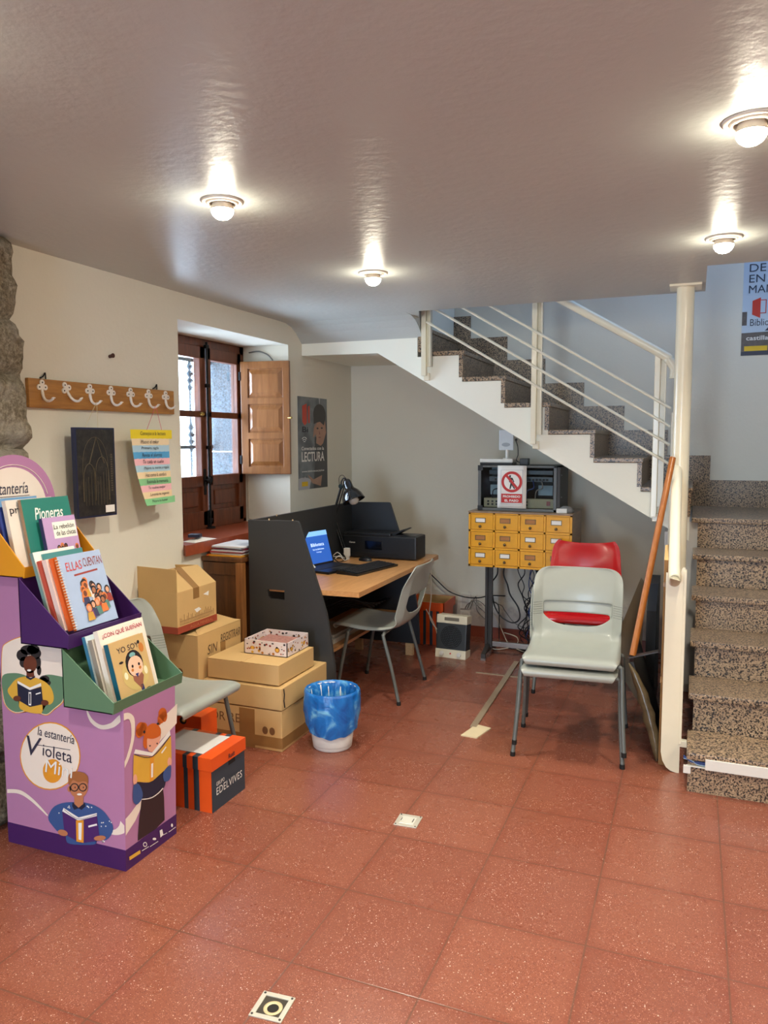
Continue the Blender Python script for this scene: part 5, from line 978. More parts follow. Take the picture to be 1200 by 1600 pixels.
tag(B('paper_stack', [(-2.25, -1.98, 4.1, 4.5, .318, .345), (-2.23, -2.0, 4.15, 4.48, .345, .36)], mat('dim_paper', (190, 186, 176), .7), None), 'pile of papers on the lower shelf under the desk', 'papers')
b = MB()
for k in range(7):
    y0 = 4.45+.05*k; b.tube([(-2.28, y0, .40), (-2.1, y0+.1, .50-.02*k), (-1.99, y0+.25, .42), (-2.1, y0+.4, .38)], .006, 6, sm=6)
tag(b.build('cable_bundle', BLACKP), 'bundle of black cables hanging under the desk top', 'cables', kind='stuff')

# laptop
t = thing('laptop', 'open black laptop showing a blue screen on the desk', 'laptop', (-2.135, 4.40, .72), world=False, rz=1.34)
B('keyboard_base', (-.175, .175, -.12, .12, 0, .016), BLACKP, t, bev=.004)
B('key_field', (-.155, .155, -.02, .10, .0155, .0175), mat('black_keys', (34, 35, 38), .5), t)
B('touchpad', (-.05, .05, -.105, -.035, .0155, .0168), mat('touchpad_grey', (52, 53, 56), .35), t)
M = Matrix.Translation((0, .118, .012)) @ Matrix.Rotation(math.radians(-16), 4, 'X')
b = MB(); b.M = M; b.box(-.175, .175, 0, .007, 0, .235, b=.003); lid = b.build('screen_lid', BLACKP, t)
b = MB(); b.M = M; b.box(-.163, .163, -.0012, .0004, .014, .225); b.build('screen', emis('blue_screen', (34, 76, 150), 1.0), lid)
b = MB(); b.M = M; b.box(-.163, .163, -.0018, -.001, .193, .225); b.build('screen_header', emis('pale_screen_band', (112, 160, 210), 1.0), lid)
b = MB(); b.M = M; put_text(b, 'Biblioteca', (-.02, -.0018, .125), (1, 0, 0), (0, 0, 1), .13, .022); put_text(b, 'Red de Bibliotecas', (-.01, -.0018, .10), (1, 0, 0), (0, 0, 1), .11, .010); put_text(b, 'Catálogo', (.02, -.0018, .08), (1, 0, 0), (0, 0, 1), .05, .010)
b.build('screen_text', emis('white_screen_text', (200, 220, 245), 1.0), lid)
# keyboard
t = thing('keyboard', 'black computer keyboard lying at an angle on the desk', 'keyboard', (-1.905, 4.46, .72), world=False, rz=1.37)
b = MB(); b.prism([(-.08, 0), (.08, 0), (.08, .024), (-.08, .012)], (-.23, 0, 0), (0, 1, 0), (0, 0, 1), (.46, 0, 0)); b.build('keyboard_body', BLACKP, t)
b = MB(); random.seed(2)
for r in range(6):
    for c in range(20):
        x = -.215+c*.0215; y = -.066+r*.0225; z = .0128+(y+.08)*.075
        if r == 0 and 4 <= c <= 9: 
            if c > 4: continue
            b.box(x, x+.0215*6-.003, y, y+.018, z, z+.006, b=.0015); continue
        b.box(x, x+.0185, y, y+.018, z, z+.006, b=.0015)
b.build('keys', mat('black_keys', (34, 35, 38)), t)
b = MB(); b.lathe([(.034, 0), (.034, .008), (.029, .02), (.016, .029), (.0001, .031)], (0, 0, 0), 24)
for i, v in enumerate(b.v): b.v[i] = Vector((v.x*.95, v.y*1.55, v.z))
t = thing('computer_mouse', 'black computer mouse behind the keyboard', 'computer mouse', (-2.07, 4.80, .72), world=False, rz=1.3)
b.build('mouse_body', BLACKP, t); B('scroll_wheel', (-.003, .003, .012, .028, .026, .031), RUBBER, t, bev=.001)
# tissue
b = MB(); 
b.add([(-2.36, 4.29, .725), (-2.25, 4.22, .725), (-2.20, 4.34, .722), (-2.30, 4.28, .845), (-2.235, 4.31, .775), (-2.27, 4.24, .80)], [(0, 1, 5, 3), (1, 2, 4, 5), (3, 5, 4), (0, 3, 4, 2)])
o = tag(b.build('paper_sheet', PAPER, None), 'crumpled white paper in front of the laptop screen', 'paper')
m = o.modifiers.new('s', 'SOLIDIFY'); m.thickness = .001
# printer
t = thing('printer', 'black inkjet printer at the far end of the desk', 'printer', (-2.0, 5.02, .72))
PX0, PX1, PY0, PY1, PZ = -2.285, -1.735, 4.90, 5.10, .72
PR = mat('matt_black_printer', (21, 23, 27), .42)
b = MB(); b.box(PX0, PX1, PY0, PY1, PZ+.004, PZ+.165, b=.012); b.build('printer_body', PR, t)
b = MB(); b.box(PX0+.005, PX0+.36, PY0-.002, PY1-.02, PZ+.160, PZ+.182, b=.006); b.prism([(PX0+.34, PZ+.17), (PX0+.44, PZ+.21), (PX0+.45, PZ+.205), (PX0+.36, PZ+.160)], (0, PY0+.04, 0), (1, 0, 0), (0, 0, 1), (0, .15, 0)); b.build('document_feeder', PR, t)
b = MB(); b.box(PX0+.38, PX1-.02, PY0+.03, PY1-.02, PZ+.163, PZ+.168, b=.002); b.build('top_cover', mat('grey_black_lid', (40, 42, 46), .35), t)
b = MB(); b.box(PX0+.17, PX0+.30, PY0-.004, PY0+.003, PZ+.065, PZ+.125, b=.002); b.build('display_panel', mat('glossy_black_panel', (10, 11, 14), .12), t)
b = MB(); b.box(PX0+.06, PX0+.42, PY0-.003, PY0+.004, PZ+.032, PZ+.042); b.build('paper_slot', RUBBER, t)
b = MB(); put_text(b, 'Canon', (PX0+.05, PY0-.0015, PZ+.105), (1, 0, 0), (0, 0, 1), .045, .011, bold=.02); b.build('lettering', PAPER, t)
# lamp
t = thing('desk_lamp', 'black articulated desk lamp with a clear bulb on the desk', 'desk lamp', (-2.262, 4.86, .72))
b = MB(); b.box(-2.29, -2.235, 4.83, 4.885, .72, .738, b=.004); b.cyl((-2.262, 4.86, .735), (-2.262, 4.86, .79), .011); b.build('lamp_base', BLACKP, t)
J0, J1, J2 = Vector((-2.262, 4.86, .775)), Vector((-2.345, 4.86, 1.005)), Vector((-2.275, 4.86, 1.225))
b = MB(); b.tube([J0, J1], .007, 8); b.tube([J0+Vector((.018, 0, .0)), J1+Vector((.018, 0, 0))], .004, 8); b.build('lower_arm', BLACKP, t)
b = MB(); b.tube([J1, J2], .009, 8); b.tube([J1+Vector((.02, 0, -.005)), J2+Vector((.018, 0, -.01))], .005, 8); b.build('upper_arm', BLACKP, t)
b = MB()
for J in (J1, J2): b.cyl(J+Vector((0, -.018, 0)), J+Vector((0, .018, 0)), .015); b.cyl(J+Vector((.01, -.022, -.01)), J+Vector((.01, -.03, -.01)), .01)
b.build('joint', mat('dark_chrome', (70, 90, 100), .2, .9), t)
ax = Vector((.42, -.12, -.9)).normalized(); H0 = Vector((-2.235, 4.86, 1.262))
Mz = ax.to_track_quat('Z', 'Y').to_matrix()
b = MB(); b.lathe([(.0001, -.012), (.018, -.010), (.026, .0), (.030, .02), (.031, .05), (.036, .062), (.058, .085), (.072, .115), (.079, .142), (.081, .150), (.077, .150), (.069, .118), (.054, .09), (.030, .07)], H0, 32, M=Mz)
b.build('lamp_shade', mat('gloss_black_enamel', (20, 21, 24), .12, coat=.5), t)
b = MB(); b.lathe([(.014, .07), (.018, .095), (.030, .120), (.036, .140), (.034, .158), (.022, .172), (.0001, .178)], H0, 24, M=Mz); b.build('light_bulb', mat('clear_frosted_bulb', (205, 200, 190), .2), t)
b = MB(); b.tube([J2, J2+Vector((0, 0, .03)), H0+Vector((-.02, 0, .02)), H0+ax*.0], .005, 8, sm=4); b.build('neck', BLACKP, t)
b = MB(); b.tube([J2+Vector((-.01, -.01, .0)), J2+Vector((-.012, -.01, .06)), H0+Vector((-.03, 0, .04)), H0+Vector((0, 0, .012))], .0022, 6, sm=6); b.build('lamp_cord', RUBBER, t)
for k in range(2):
    b = MB(); cx, cy = -2.27, 4.73; 
    b.tube([(cx+(.075+.01*k)*math.cos(a*.5+k), cy+(.085-.01*k)*math.sin(a*.5+k), .727+.006*k+.004*math.sin(a)+(.03 if (a+k) % 5 == 0 else 0)) for a in range(22)], .0035, 6, sm=3)
    tag(b.build('coiled_cable', WHITEP if k else BLACKP), ('white' if k else 'black')+' cable coiled on the desk at the foot of the lamp', 'cable')
t = thing('plug_adapter', 'small white plug adapter on the desk between lamp and printer', 'plug', (-2.2, 4.82, .72))
B('adapter_body', (-2.235, -2.195, 4.80, 4.83, .74, .80), WHITEP, t, bev=.005); B('adapter_foot', (-2.23, -2.2, 4.805, 4.825, .72, .742), WHITEP, t)

# ================================================================== CABINET UNDER THE WINDOW
DW = wood('dark_walnut_cabinet', (72, 42, 20), (108, 66, 32), .4, 2, 4, 8)
DW2 = wood('worn_walnut_edge', (112, 70, 34), (150, 98, 52), .45, 2, 4, 8)
t = thing('wooden_cabinet', 'old dark wooden cabinet below the window sill, behind the cardboard boxes', 'cabinet', (-2.48, 4.0, 0))
B('cabinet_body', (XL+.005, -2.36, 3.70, 4.6, .04, .855), DW, t, bev=.004)
B('cabinet_top', (XL+.005, -2.342, 3.675, 4.62, .855, .882), DW, t, bev=.006)
for y in (3.672, 4.55): B('corner_post', (-2.385, -2.343, y, y+.045, 0, .855), DW2, t, bev=.005)
for za_, zb_ in ((.78, .85), (.42, .48), (.05, .12)): B('side_rail', (XL+.01, -2.385, 3.685, 3.70, za_, zb_), DW, t, bev=.003)
t = thing('magazine_pile', 'pile of coloured magazines and papers on the wooden cabinet', 'magazines', (-2.47, 3.84, .882))
for k, (c, dx, dy, a) in enumerate((((214, 150, 40), 0, 0, .03), ((190, 180, 170), .01, .01, -.05), ((196, 60, 70), -.01, .02, .06), ((224, 222, 226), .01, .01, .0), ((214, 60, 84), -.005, .05, .1), ((196, 212, 226), .015, .015, -.08), ((228, 230, 234), .02, .0, .04))):
    b = MB(); b.M = Matrix.Translation((-2.475+dx, 3.84+dy, .882+.009*k)) @ Matrix.Rotation(a, 4, 'Z'); b.box(-.105, .105, -.14, .14, 0, .0085, b=.0015); b.build('magazine', mat('magazine_cover_%d%d%d' % c, c, .35), t)
b = MB(); b.M = Matrix.Translation((-2.59, 3.79, .883)) @ Matrix.Rotation(.3, 4, 'Z'); b.box(-.03, .05, -.09, .1, 0, .006, b=.001); tag(b.build('leaflet', mat('orange_leaflet', (226, 96, 36), .4)), 'orange leaflet at the left end of the wooden cabinet top', 'leaflet')
b = MB(); b.add([(-2.70, 3.62, .967), (-2.60, 3.60, .967), (-2.60, 3.82, .967), (-2.70, 3.80, .967), (-2.64, 3.7, .99)], [(0, 1, 4), (1, 2, 4), (2, 3, 4), (3, 0, 4)])
tag(b.build('paper_sheet', PAPER), 'curled white paper at the near end of the window sill', 'paper')
b = MB(); b.M = Matrix.Translation((-2.65, 3.66, .99)) @ Matrix.Rotation(.3, 4, 'Z'); b.box(-.03, .04, -.02, .03, 0, .02, b=.004); tag(b.build('glasses_case', mat('navy_case', (34, 38, 62), .4)), 'small navy object on the papers of the window sill', 'case')

# ================================================================== CARDBOARD BOXES
def carton(name, label, x0, x1, y0, y1, z0, z1, m=CARD, tape=None, rz=0, group=None):
    t = thing(name, label, 'box', ((x0+x1)/2, (y0+y1)/2, z0), world=False, rz=rz, group=group)
    hx, hy, h = (x1-x0)/2, (y1-y0)/2, z1-z0
    B('box_body', (-hx, hx, -hy, hy, 0, h-.004), m, t, bev=.004)
    return t, hx, hy, h
# bottom of the front pile
t, hx, hy, h = carton('cardboard_box', 'taped brown cardboard box at the bottom of the front pile', -2.30, -1.85, 3.235, 3.70, 0, .21)
B('box_tape', [(-.02, .07, -hy-.001, -hy+.002, 0, h-.01), (-hx-.001, hx+.001, -hy-.0015, -hy+.003, .015, .07), (hx-.003, hx+.0015, -hy, hy, .015, .07)], CARDE, t)
b = MB(); put_text(b, 'DR RE', (-hx+.04, -hy-.001, .12), (1, 0, 0), (0, 0, 1), .17, .045)
for cx in (.13, .17): b.poly(disc((cx, -hy-.0012, .10), (1, 0, 0), (0, 0, 1), 0, 0, .016, .02, 16))
b.build('printed_marks', mat('brown_print', (120, 84, 50), .7), t)
t, hx, hy, h = carton('cardboard_box', 'cardboard box with a torn black corner, middle of the front pile', -2.305, -1.846, 3.23, 3.78, .212, .328)
b = MB(); b.tube([(hx+.001, -hy+.02, h-.01), (hx+.001, -hy+.026, h-.04), (hx+.001, -hy+.02, h-.07), (hx+.001, -hy+.028, .01)], .0035, 6); b.build('torn_edge', RUBBER, t)
t, hx, hy, h = carton('cardboard_box', 'flat wide cardboard box on top of the front pile, under the animal-print box', -2.29, -1.872, 3.25, 3.63, .33, .432)
b = MB(); b.quad((-hx+.002, -hy+.002, h+.0005), (hx-.002, -hy+.002, h+.0005), (hx-.002, hy-.002, h+.0005), (-hx+.002, hy-.002, h+.0005)) if False else b.box(-hx, hx, -hy, hy, h-.004, h, b=.001)
b.box(-.01, .0, -hy+.0, hy, h-.0005, h+.0012); b.build('top_flaps', CARD, t)
# animal-print box
t = thing('patterned_box', 'open white box with a lion and animal print, holding papers', 'box', (-2.03, 3.51, .433), world=False, rz=.0)
AP = mat('animal_print_white', (226, 212, 208), .5); hx, hy, h = .128, .118, .075
b = MB(); b.box(-hx, hx, -hy, hy, 0, .003)
for a in ((-hx, hx, -hy, -hy+.004), (-hx, hx, hy-.004, hy), (-hx, -hx+.004, -hy, hy), (hx-.004, hx, -hy, hy)): b.box(*a, 0, h)
b.build('box_shell', AP, t)
random.seed(5); b = MB(); cols = [mat('print_lion_mane', (176, 112, 36), .6), mat('print_red_brown', (150, 56, 48), .6), mat('print_black', (40, 34, 36), .6), mat('print_yellow', (220, 170, 60), .6)]
for face in range(4):
    for k in range(34):
        u = random.uniform(-.9, .9); z = random.uniform(.008, h-.008); r = random.uniform(.003, .008); mi = random.choice([0, 1, 2, 2, 3, 1])
        big = k in (3, 17)
        if big: r = .015; mi = 0; z = h*.45; u = -.6 if k == 3 else .55
        if face == 0: O, ux_ = (u*hx, -hy-.0008, z), (1, 0, 0)
        elif face == 1: O, ux_ = (hx+.0008, u*hy, z), (0, 1, 0)
        elif face == 2: O, ux_ = (u*hx, hy-.0048, z), (1, 0, 0)
        else: O, ux_ = (-hx+.0048, u*hy, z), (0, 1, 0)
        pts_ = disc(O, ux_, (0, 0, 1), 0, 0, r, r*random.uniform(.5, 1.0), 8); b.add(pts_, [tuple(range(8))], mi=mi)
        if big:
            n_ = Vector((0, -.0004, 0)) if face == 0 else Vector((.0004, 0, 0)) if face == 1 else Vector((0, 0, 0))
            b.add([p+n_ for p in disc(O, ux_, (0, 0, 1), 0, 0, .009, .009, 10)], [tuple(range(10))], mi=3)
b.keepn = True; b.build('animal_print', cols, t)
tag(B('paper_bundle', [(-2.13, -1.93, 3.43, 3.60, .437, .485)], mat('mixed_paper', (170, 120, 110), .7, var=.5, scale=60), None), 'bundle of leaflets inside the animal-print box', 'papers')
# rear pile
t, hx, hy, h = carton('cardboard_box', 'tall cardboard box with handwriting on its side, behind the front pile', -2.60, -2.31, 3.20, 3.60, 0, .555, rz=0)
b = MB(); b.prism([(-hx, -hy), (hx, -hy), (hx, hy), (-hx, hy)], (0, 0, h-.004), (1, 0, 0), (0, 1, 0), (0, 0, .003))
b.quad((hx, -hy, h), (hx, hy-.02, h), (-.02, hy-.03, h+.03), (-.01, -.02, h+.012)); b.build('top_flap', CARD, t)
b = MB(); put_text(b, 'SIN', (hx+.001, -hy+.08, h-.12), (0, 1, 0), (0, 0, 1), .09, .05, shear=.2); b.build('handwriting', mat('pencil_grey', (92, 72, 50), .7), t)
b = MB(); put_text(b, 'REGISTRAR', (hx+.001, -hy+.20, h-.085), (0, 1, 0), (0, 0, 1), .19, .045, shear=.2); b.build('handwriting', mat('pencil_grey', (92, 72, 50), .7), t)
B('box_tape', (hx-.002, hx+.0015, .0, .045, h-.20, h-.08), CARDE, t)
b = MB(); b.poly(disc((hx+.001, .1, h-.16), (0, 1, 0), (0, 0, 1), 0, 0, .03, .02, 18)); b.poly(disc((.03, -hy-.001, h-.2), (1, 0, 0), (0, 0, 1), 0, 0, .02, .02, 18)); b.build('printed_marks', mat('brown_print', (120, 84, 50)), t)
# open-flap box on top of it
t, hx, hy, h = carton('cardboard_box', 'battered cardboard box with raised flaps and a red stripe, topmost of the rear pile', -2.61, -2.37, 3.12, 3.46, .575, .79, rz=-.0)
b = MB(); b.box(-hx-.001, hx+.001, -hy-.001, hy+.001, 0, .035); b.build('red_stripe', mat('red_printed_stripe', (158, 66, 44), .6), t)
b = MB(); b.prism([(-hx, h-.005), (hx, h-.005), (hx, h+.112), (-hx-.0, h+.118)], (0, -hy, 0), (1, 0, 0), (0, 0, 1), (0, .004, 0))   # near flap stands up
b.build('raised_flap', CARD, t)
b = MB(); b.add([(hx, -hy, h-.004), (hx, hy, h-.004), (hx-.10, hy-.02, h+.085), (hx-.13, -hy+.01, h+.10)], [(0, 1, 2, 3)]); b.add([(-hx, -hy, h), (-hx, hy, h), (-hx+.1, hy-.02, h+.07), (-hx+.1, -hy+.01, h+.08)], [(0, 1, 2, 3)]); b.add([(hx, hy, h-.004), (-hx, hy, h-.004), (-hx, hy-.03, h+.08), (hx-.10, hy-.02, h+.085)], [(0, 1, 2, 3)])
o = b.build('side_flap', CARD, t); m_ = o.modifiers.new('s', 'SOLIDIFY'); m_.thickness = .004
b = MB(); b.box(hx-.001, hx+.0012, -.035, .015, h-.06, h-.004); b.add([(hx+.001, -.035, h-.004), (hx+.001, .015, h-.004), (hx-.108, .012, h+.094), (hx-.112, -.04, h+.096)], [(0, 1, 2, 3)]); b.build('box_tape', CARDE, t)
b = MB(); put_text(b, 'AGUA MINERAL', (hx+.0015, -hy+.10, .010), (0, 1, 0), (0, 0, 1), .2, .016); b.build('stripe_lettering', mat('pale_brown_print', (196, 120, 80), .7), t)
b = MB()
random.seed(9)
for k in range(26):
    y = -hy+.02+k*.0115; hh = random.uniform(.02, .055); b.box(hx, hx+.0011, y, y+.0014, .042, .042+hh)
b.box(hx, hx+.0011, -hy+.02, .13, .06, .0614); b.box(hx, hx+.0011, -hy+.02, .10, .042, .0434); b.build('line_drawing', mat('brown_print', (120, 84, 50)), t)
for q_ in ([(-.03, .10), (.01, .105), (.03, .09), (-.01, .08)], [(.05, .165), (.10, .175), (.095, .15)]): b = MB(); b.poly([(hx+.0013, u_, v_) for u_, v_ in q_]); b.build('torn_label', PAPER, t)
tag(B('cardboard_piece', (-2.12, -1.96, 3.06, 3.09, 0, .24), CARD, None), 'brown cardboard piece standing between the orange box and the pile', 'cardboard') if False else None

# ---- orange and teal archive boxes
OR = mat('orange_card', (226, 84, 24), .38, coat=.15); TE = mat('teal_card', (44, 62, 74), .42)
def archive_box(label, x0, x1, y0, y1, hz, full=True, group=None):
    t = thing('archive_box', label, 'box', ((x0+x1)/2, (y0+y1)/2, 0), world=False)
    hx, hy = (x1-x0)/2, (y1-y0)/2
    def stripes(z0, z1, ex, name, inv=False):
        b = MB(); 
        b.box(-hx-ex, hx+ex, -hy-ex, hy+ex, z0, z1, mi=0)
        e = ex+.0008
        for c, w_ in ((hx-.075, .026), (hx-.128, .02), (-hx+.06, .026)):
            b.box(c-w_/2, c+w_/2, -hy-e, hy+e, z0-(0), z1-(.0005 if name == 'box_body' else -.0008), mi=1)
        if not inv: b.box(hx-.001, hx+e, -hy, hy, z0, z1-.0005, mi=1)
        return b.build(name, [OR, TE], t)
    stripes(0, hz-.02, 0, 'box_body'); lid = stripes(hz-.055, hz, .005, 'lid', inv=True)
    return t, hx, hy
t, hx, hy = archive_box('orange and teal archive box with a lid on the floor beside the book display', -2.12, -1.808, 2.575, 2.825, .235)
b = MB(); put_text(b, 'GRUPO', (hx+.0015, -hy+.03, .105), (0, 1, 0), (0, 0, 1), .06, .016); put_text(b, 'EDELVIVES', (hx+.0015, -hy+.03, .065), (0, 1, 0), (0, 0, 1), .195, .032, space=1.1); b.build('lettering', PAPER, t)
b = MB(); b.prism([(-.02, .158), (.03, .158), (.026, .18), (-.02, .18)], (hx+.0008, .02, 0), (0, 1, 0), (0, 0, 1), (.0012, 0, 0)); b.build('hand_hole', RUBBER, t)
b = MB(); put_text(b, 'Ruxit', (hx+.0065, -.01, .19), (0, 1, 0), (0, 0, 1), .05, .02, shear=.2, bold=.02); b.build('pen_writing', mat('ink', (44, 40, 48)), t)
tag(B('plastic_sleeve', (-2.11, -1.865, 2.60, 2.80, .2362, .2385), mat('glossy_white_sleeve', (214, 214, 212), .15), None, bev=.001), 'sheet of paper in a clear sleeve on the orange archive box', 'paper sheet')
t = thing('orange_box', 'small orange box standing behind the archive box under the grey chair', 'box', (-2.17, 2.98, 0))
B('box_body', (-2.30, -2.108, 2.93, 3.06, 0, .25), OR, t, bev=.003)
b = MB(); b.poly(disc((-2.21, 2.929, .22), (1, 0, 0), (0, 0, 1), 0, 0, .02, .018, 14), mi=0); b.poly(disc((-2.205, 2.928, .222), (1, 0, 0), (0, 0, 1), 0, 0, .01, .008, 14), mi=1); b.build('printed_picture', [RUBBER, mat('print_yellow', (220, 170, 60))], t)
# open tray-lidded box behind the desk
t = thing('archive_box', 'orange box topped by its upturned open lid, in the corner behind the desk', 'box', (-1.83, 5.55, 0))
x0, x1, y0, y1 = -2.0, -1.70, 5.42, 5.72
b = MB(); b.box(x0, x1-.015, y0+.01, y1-.01, 0, .26, mi=0)
for k in range(5): b.box(x0+.03+.052*k, x0+.052+.052*k, y0+.008, y1-.008, 0, .2595, mi=1)
b.build('box_body', [OR, TE], t)
b = MB()
for a in ((x0-.01, x1, y0, y0+.006), (x0-.01, x1, y1-.006, y1), (x0-.01, x0-.004, y0, y1), (x1-.006, x1, y0, y1)): b.box(*a, .262, .325)
b.build('lid_rim', OR, t); B('lid_inside', [(x0-.004, x1-.006, y0+.006, y1-.006, .262, .268), (x0-.004, x1-.006, y0+.006, y0+.008, .262, .324), (x0-.004, x1-.006, y1-.008, y1-.006, .262, .324), (x1-.008, x1-.006, y0+.006, y1-.006, .262, .324)], CARD, t)
# bin
t = thing('waste_bin', 'white plastic waste bin with a blue bin bag folded over its rim', 'waste bin', (-1.655, 3.405, 0))
c = (-1.655, 3.405, 0)
b = MB(); b.lathe([(.0001, .0), (.092, 0), (.098, .006), (.104, .05), (.112, .13), (.122, .22), (.129, .29), (.131, .292), (.126, .292), (.118, .21), (.10, .02), (.0001, .012)], c, 40); b.build('bin_bucket', WHITEP, t)
def bag():
    t_ = NT('thin_blue_bag_plastic'); n = t_.noise(7, 5); n.inputs['Distortion'].default_value = 2.2
    col = t_.ramp(n.outputs[0], [(.3, lin((16, 84, 164))), (.52, lin((30, 124, 206))), (.68, lin((130, 200, 236)))]).outputs[0]
    t_.base(col, .28); t_.b.inputs['Transmission Weight'].default_value = .12
    t_.bump(n.outputs[0], .6, .01); MATS['bag'] = t_.m; return t_.m
BAG = bag(); b = MB(); n = 96; prof = [(.100, .09, 0), (.108, .16, 0), (.116, .24, 0), (.124, .288, 0), (.130, .300, 0), (.137, .300, 0), (.141, .285, 0), (.143, .25, 1), (.143, .20, 1), (.137, .15, 2), (.128, .125, 2)]
vs = []
for r, z, q in prof:
    for k in range(n):
        a = 2*PI*k/n; f = mnoise.noise(Vector((math.cos(a)*2.2, math.sin(a)*2.2, z*9)))
        g = mnoise.noise(Vector((math.cos(a)*7, math.sin(a)*7, z*22+3)))
        dz = 0
        if q: dz = (q/2)*(-.045*math.cos(a+1.15)+.02*f)+.004*g*q
        rr = r+.004*g*(1+q)+(.006*f if q else 0)
        if q == 0 and z < .28: rr += .006*math.sin(a*23+g*3)
        vs.append((c[0]+rr*math.cos(a), c[1]+rr*math.sin(a), z+dz))
m_ = len(prof); b.add(vs, [(i*n+k, i*n+(k+1) % n, (i+1)*n+(k+1) % n, (i+1)*n+k) for i in range(m_-1) for k in range(n)], True)
o = b.build('bin_bag', BAG, t)
# ================================================================== BOOK DISPLAY
AC = dict(orange=(226, 150, 40), cream=(236, 222, 208), green=(98, 134, 104), black=(30, 26, 28), skin_dark=(104, 52, 34), white=(240, 236, 230), yellow=(224, 164, 32),
          navy=(30, 34, 58), ink=(52, 50, 70), blue=(54, 84, 140), skin_mid=(188, 120, 82), brown_hair=(160, 98, 54), purple=(74, 36, 104), ginger=(204, 98, 30), skin_pink=(232, 168, 142), dark_brown=(48, 32, 36))
MAUVE = mat('mauve_card', (178, 124, 164), .42, var=.03); PURP = mat('deep_purple_card', (66, 30, 92), .42, var=.03)
GRN = mat('sage_green_card', (92, 126, 96), .42, var=.03); ORT = mat('mustard_card', (222, 150, 30), .42, var=.03); CRM = mat('cream_print', (236, 222, 208), .5, var=.02)
t = disp = thing('book_display', 'mauve cardboard book display with mustard, purple and green trays and printed readers', 'book display', (-2.12, 2.24, 0))
b = MB(); ya, yb = 2.095, 2.385
b.prism([(-2.41, .078), (-1.845, .078), (-1.833, .60), (-2.06, .60), (-2.06, .81), (-2.25, .81), (-2.25, 1.05), (-2.41, 1.05)], (0, ya, 0), (1, 0, 0), (0, 0, 1), (0, yb-ya, 0))
b.build('display_body', MAUVE, t)
b = MB(); b.prism([(-2.411, 0), (-1.846, 0), (-1.844, .08), (-2.411, .08)], (0, ya-.0006, 0), (1, 0, 0), (0, 0, 1), (0, yb-ya+.0012, 0)); b.build('base_band', PURP, t)
def art(L, place_, name):
    ms = []; b = MB()
    for m, lay, pts in L:
        if m not in ms: ms.append(m)
        b.poly([place_(p, lay) for p in pts], mi=ms.index(m))
    b.keepn = True
    return b.build(name, [mat('print_'+m, AC[m], .5, var=.02) for m in ms], t)
art(SIDE_ART, lambda p, l: (p[0], ya-.0008-.0003*l, p[1]), 'side_print')
art(FRONT_ART, lambda p, l: (-1.833-.012*(1-(p[1]-.078)/.52)*1.0+.0010+.0003*l, p[0], p[1]), 'front_print')
b = MB(); Y_ = ya-.0022
put_text(b, 'la estantería', (-2.235, Y_, .452), (1, 0, -.06), (.06, 0, 1), .175, .034, shear=.15)
put_text(b, 'V', (-2.290, Y_, .368), (1, 0, -.02), (0, 0, 1), .075, .075, shear=.25)
put_text(b, 'ioleta', (-2.215, Y_, .376), (1, 0, -.06), (0, 0, 1), .14, .046, shear=.1)
b.build('logo_lettering', mat('print_ink', AC['ink']), t)
b = MB(); put_text(b, 'Mini', (-2.205, Y_-.0012, .315), (1, 0, -.03), (0, 0, 1), .135, .05, shear=.15); b.build('mini_lettering', PAPER, t)
def tray(x0, x1, z, zr, zf, m, ya_=2.045, yb_=2.43):
    b = MB()
    b.box(x0, x1, ya_, yb_, z, z+.004)
    for y in (ya_, yb_-.004): b.prism([(x0, z), (x1, z), (x1+.006, zf), (x0, zr)], (0, y, 0), (1, 0, 0), (0, 0, 1), (0, .004, 0))
    b.prism([(x1, z), (x1+.004, z), (x1+.010, zf), (x1+.006, zf)], (0, ya_, 0), (1, 0, 0), (0, 0, 1), (0, yb_-ya_, 0))
    b.box(x0, x0+.004, ya_, yb_, z, zr)
    return b.build('tray', m, t)
tray(-2.055, -1.838, .598, .81, .640, GRN); tray(-2.245, -2.028, .81, 1.052, .862, PURP); tray(-2.415, -2.236, 1.048, 1.285, 1.088, ORT, 2.06, 2.43)
# arched header
yc, zc, rr = 2.205, 1.285, .205
b = MB(); arch = [(yc-rr, 1.05)]+[(yc-rr*math.cos(PI*k/32), zc+rr*math.sin(PI*k/32)) for k in range(33)]+[(yc+rr, 1.05)]
b.prism(arch, (-2.422, 0, 0), (0, 1, 0), (0, 0, 1), (.004, 0, 0)); b.build('header_arch', MAUVE, t)
b = MB(); b.poly(disc((-2.4172, yc-.01, 1.285), (0, 1, 0), (0, 0, 1), 0, 0, .165, .158, 48)); b.build('header_circle', CRM, t)
b = MB(); C = disc((-2.4165, yc-.004, 1.288), (0, 1, 0), (0, 0, 1), 0, 0, .172, .164, 48); b.tube(C[2:22], .0016, 5); b.build('header_line', CRM, t)
b = MB(); X_ = -2.4165
put_text(b, 'la estantería', (X_, yc-.15, 1.340), (0, 1, 0), (0, 0, 1), .215, .045, shear=.15); b.box(X_, X_+.0006, yc-.10, yc+.07, 1.330, 1.332)
put_text(b, 'V', (X_, yc-.165, 1.235), (0, 1, 0), (0, 0, 1), .09, .095, shear=.25); put_text(b, 'ioleta', (X_, yc-.09, 1.255), (0, 1, 0), (0, 0, 1), .155, .06, shear=.1); b.build('header_lettering', mat('print_ink', AC['ink']), t)

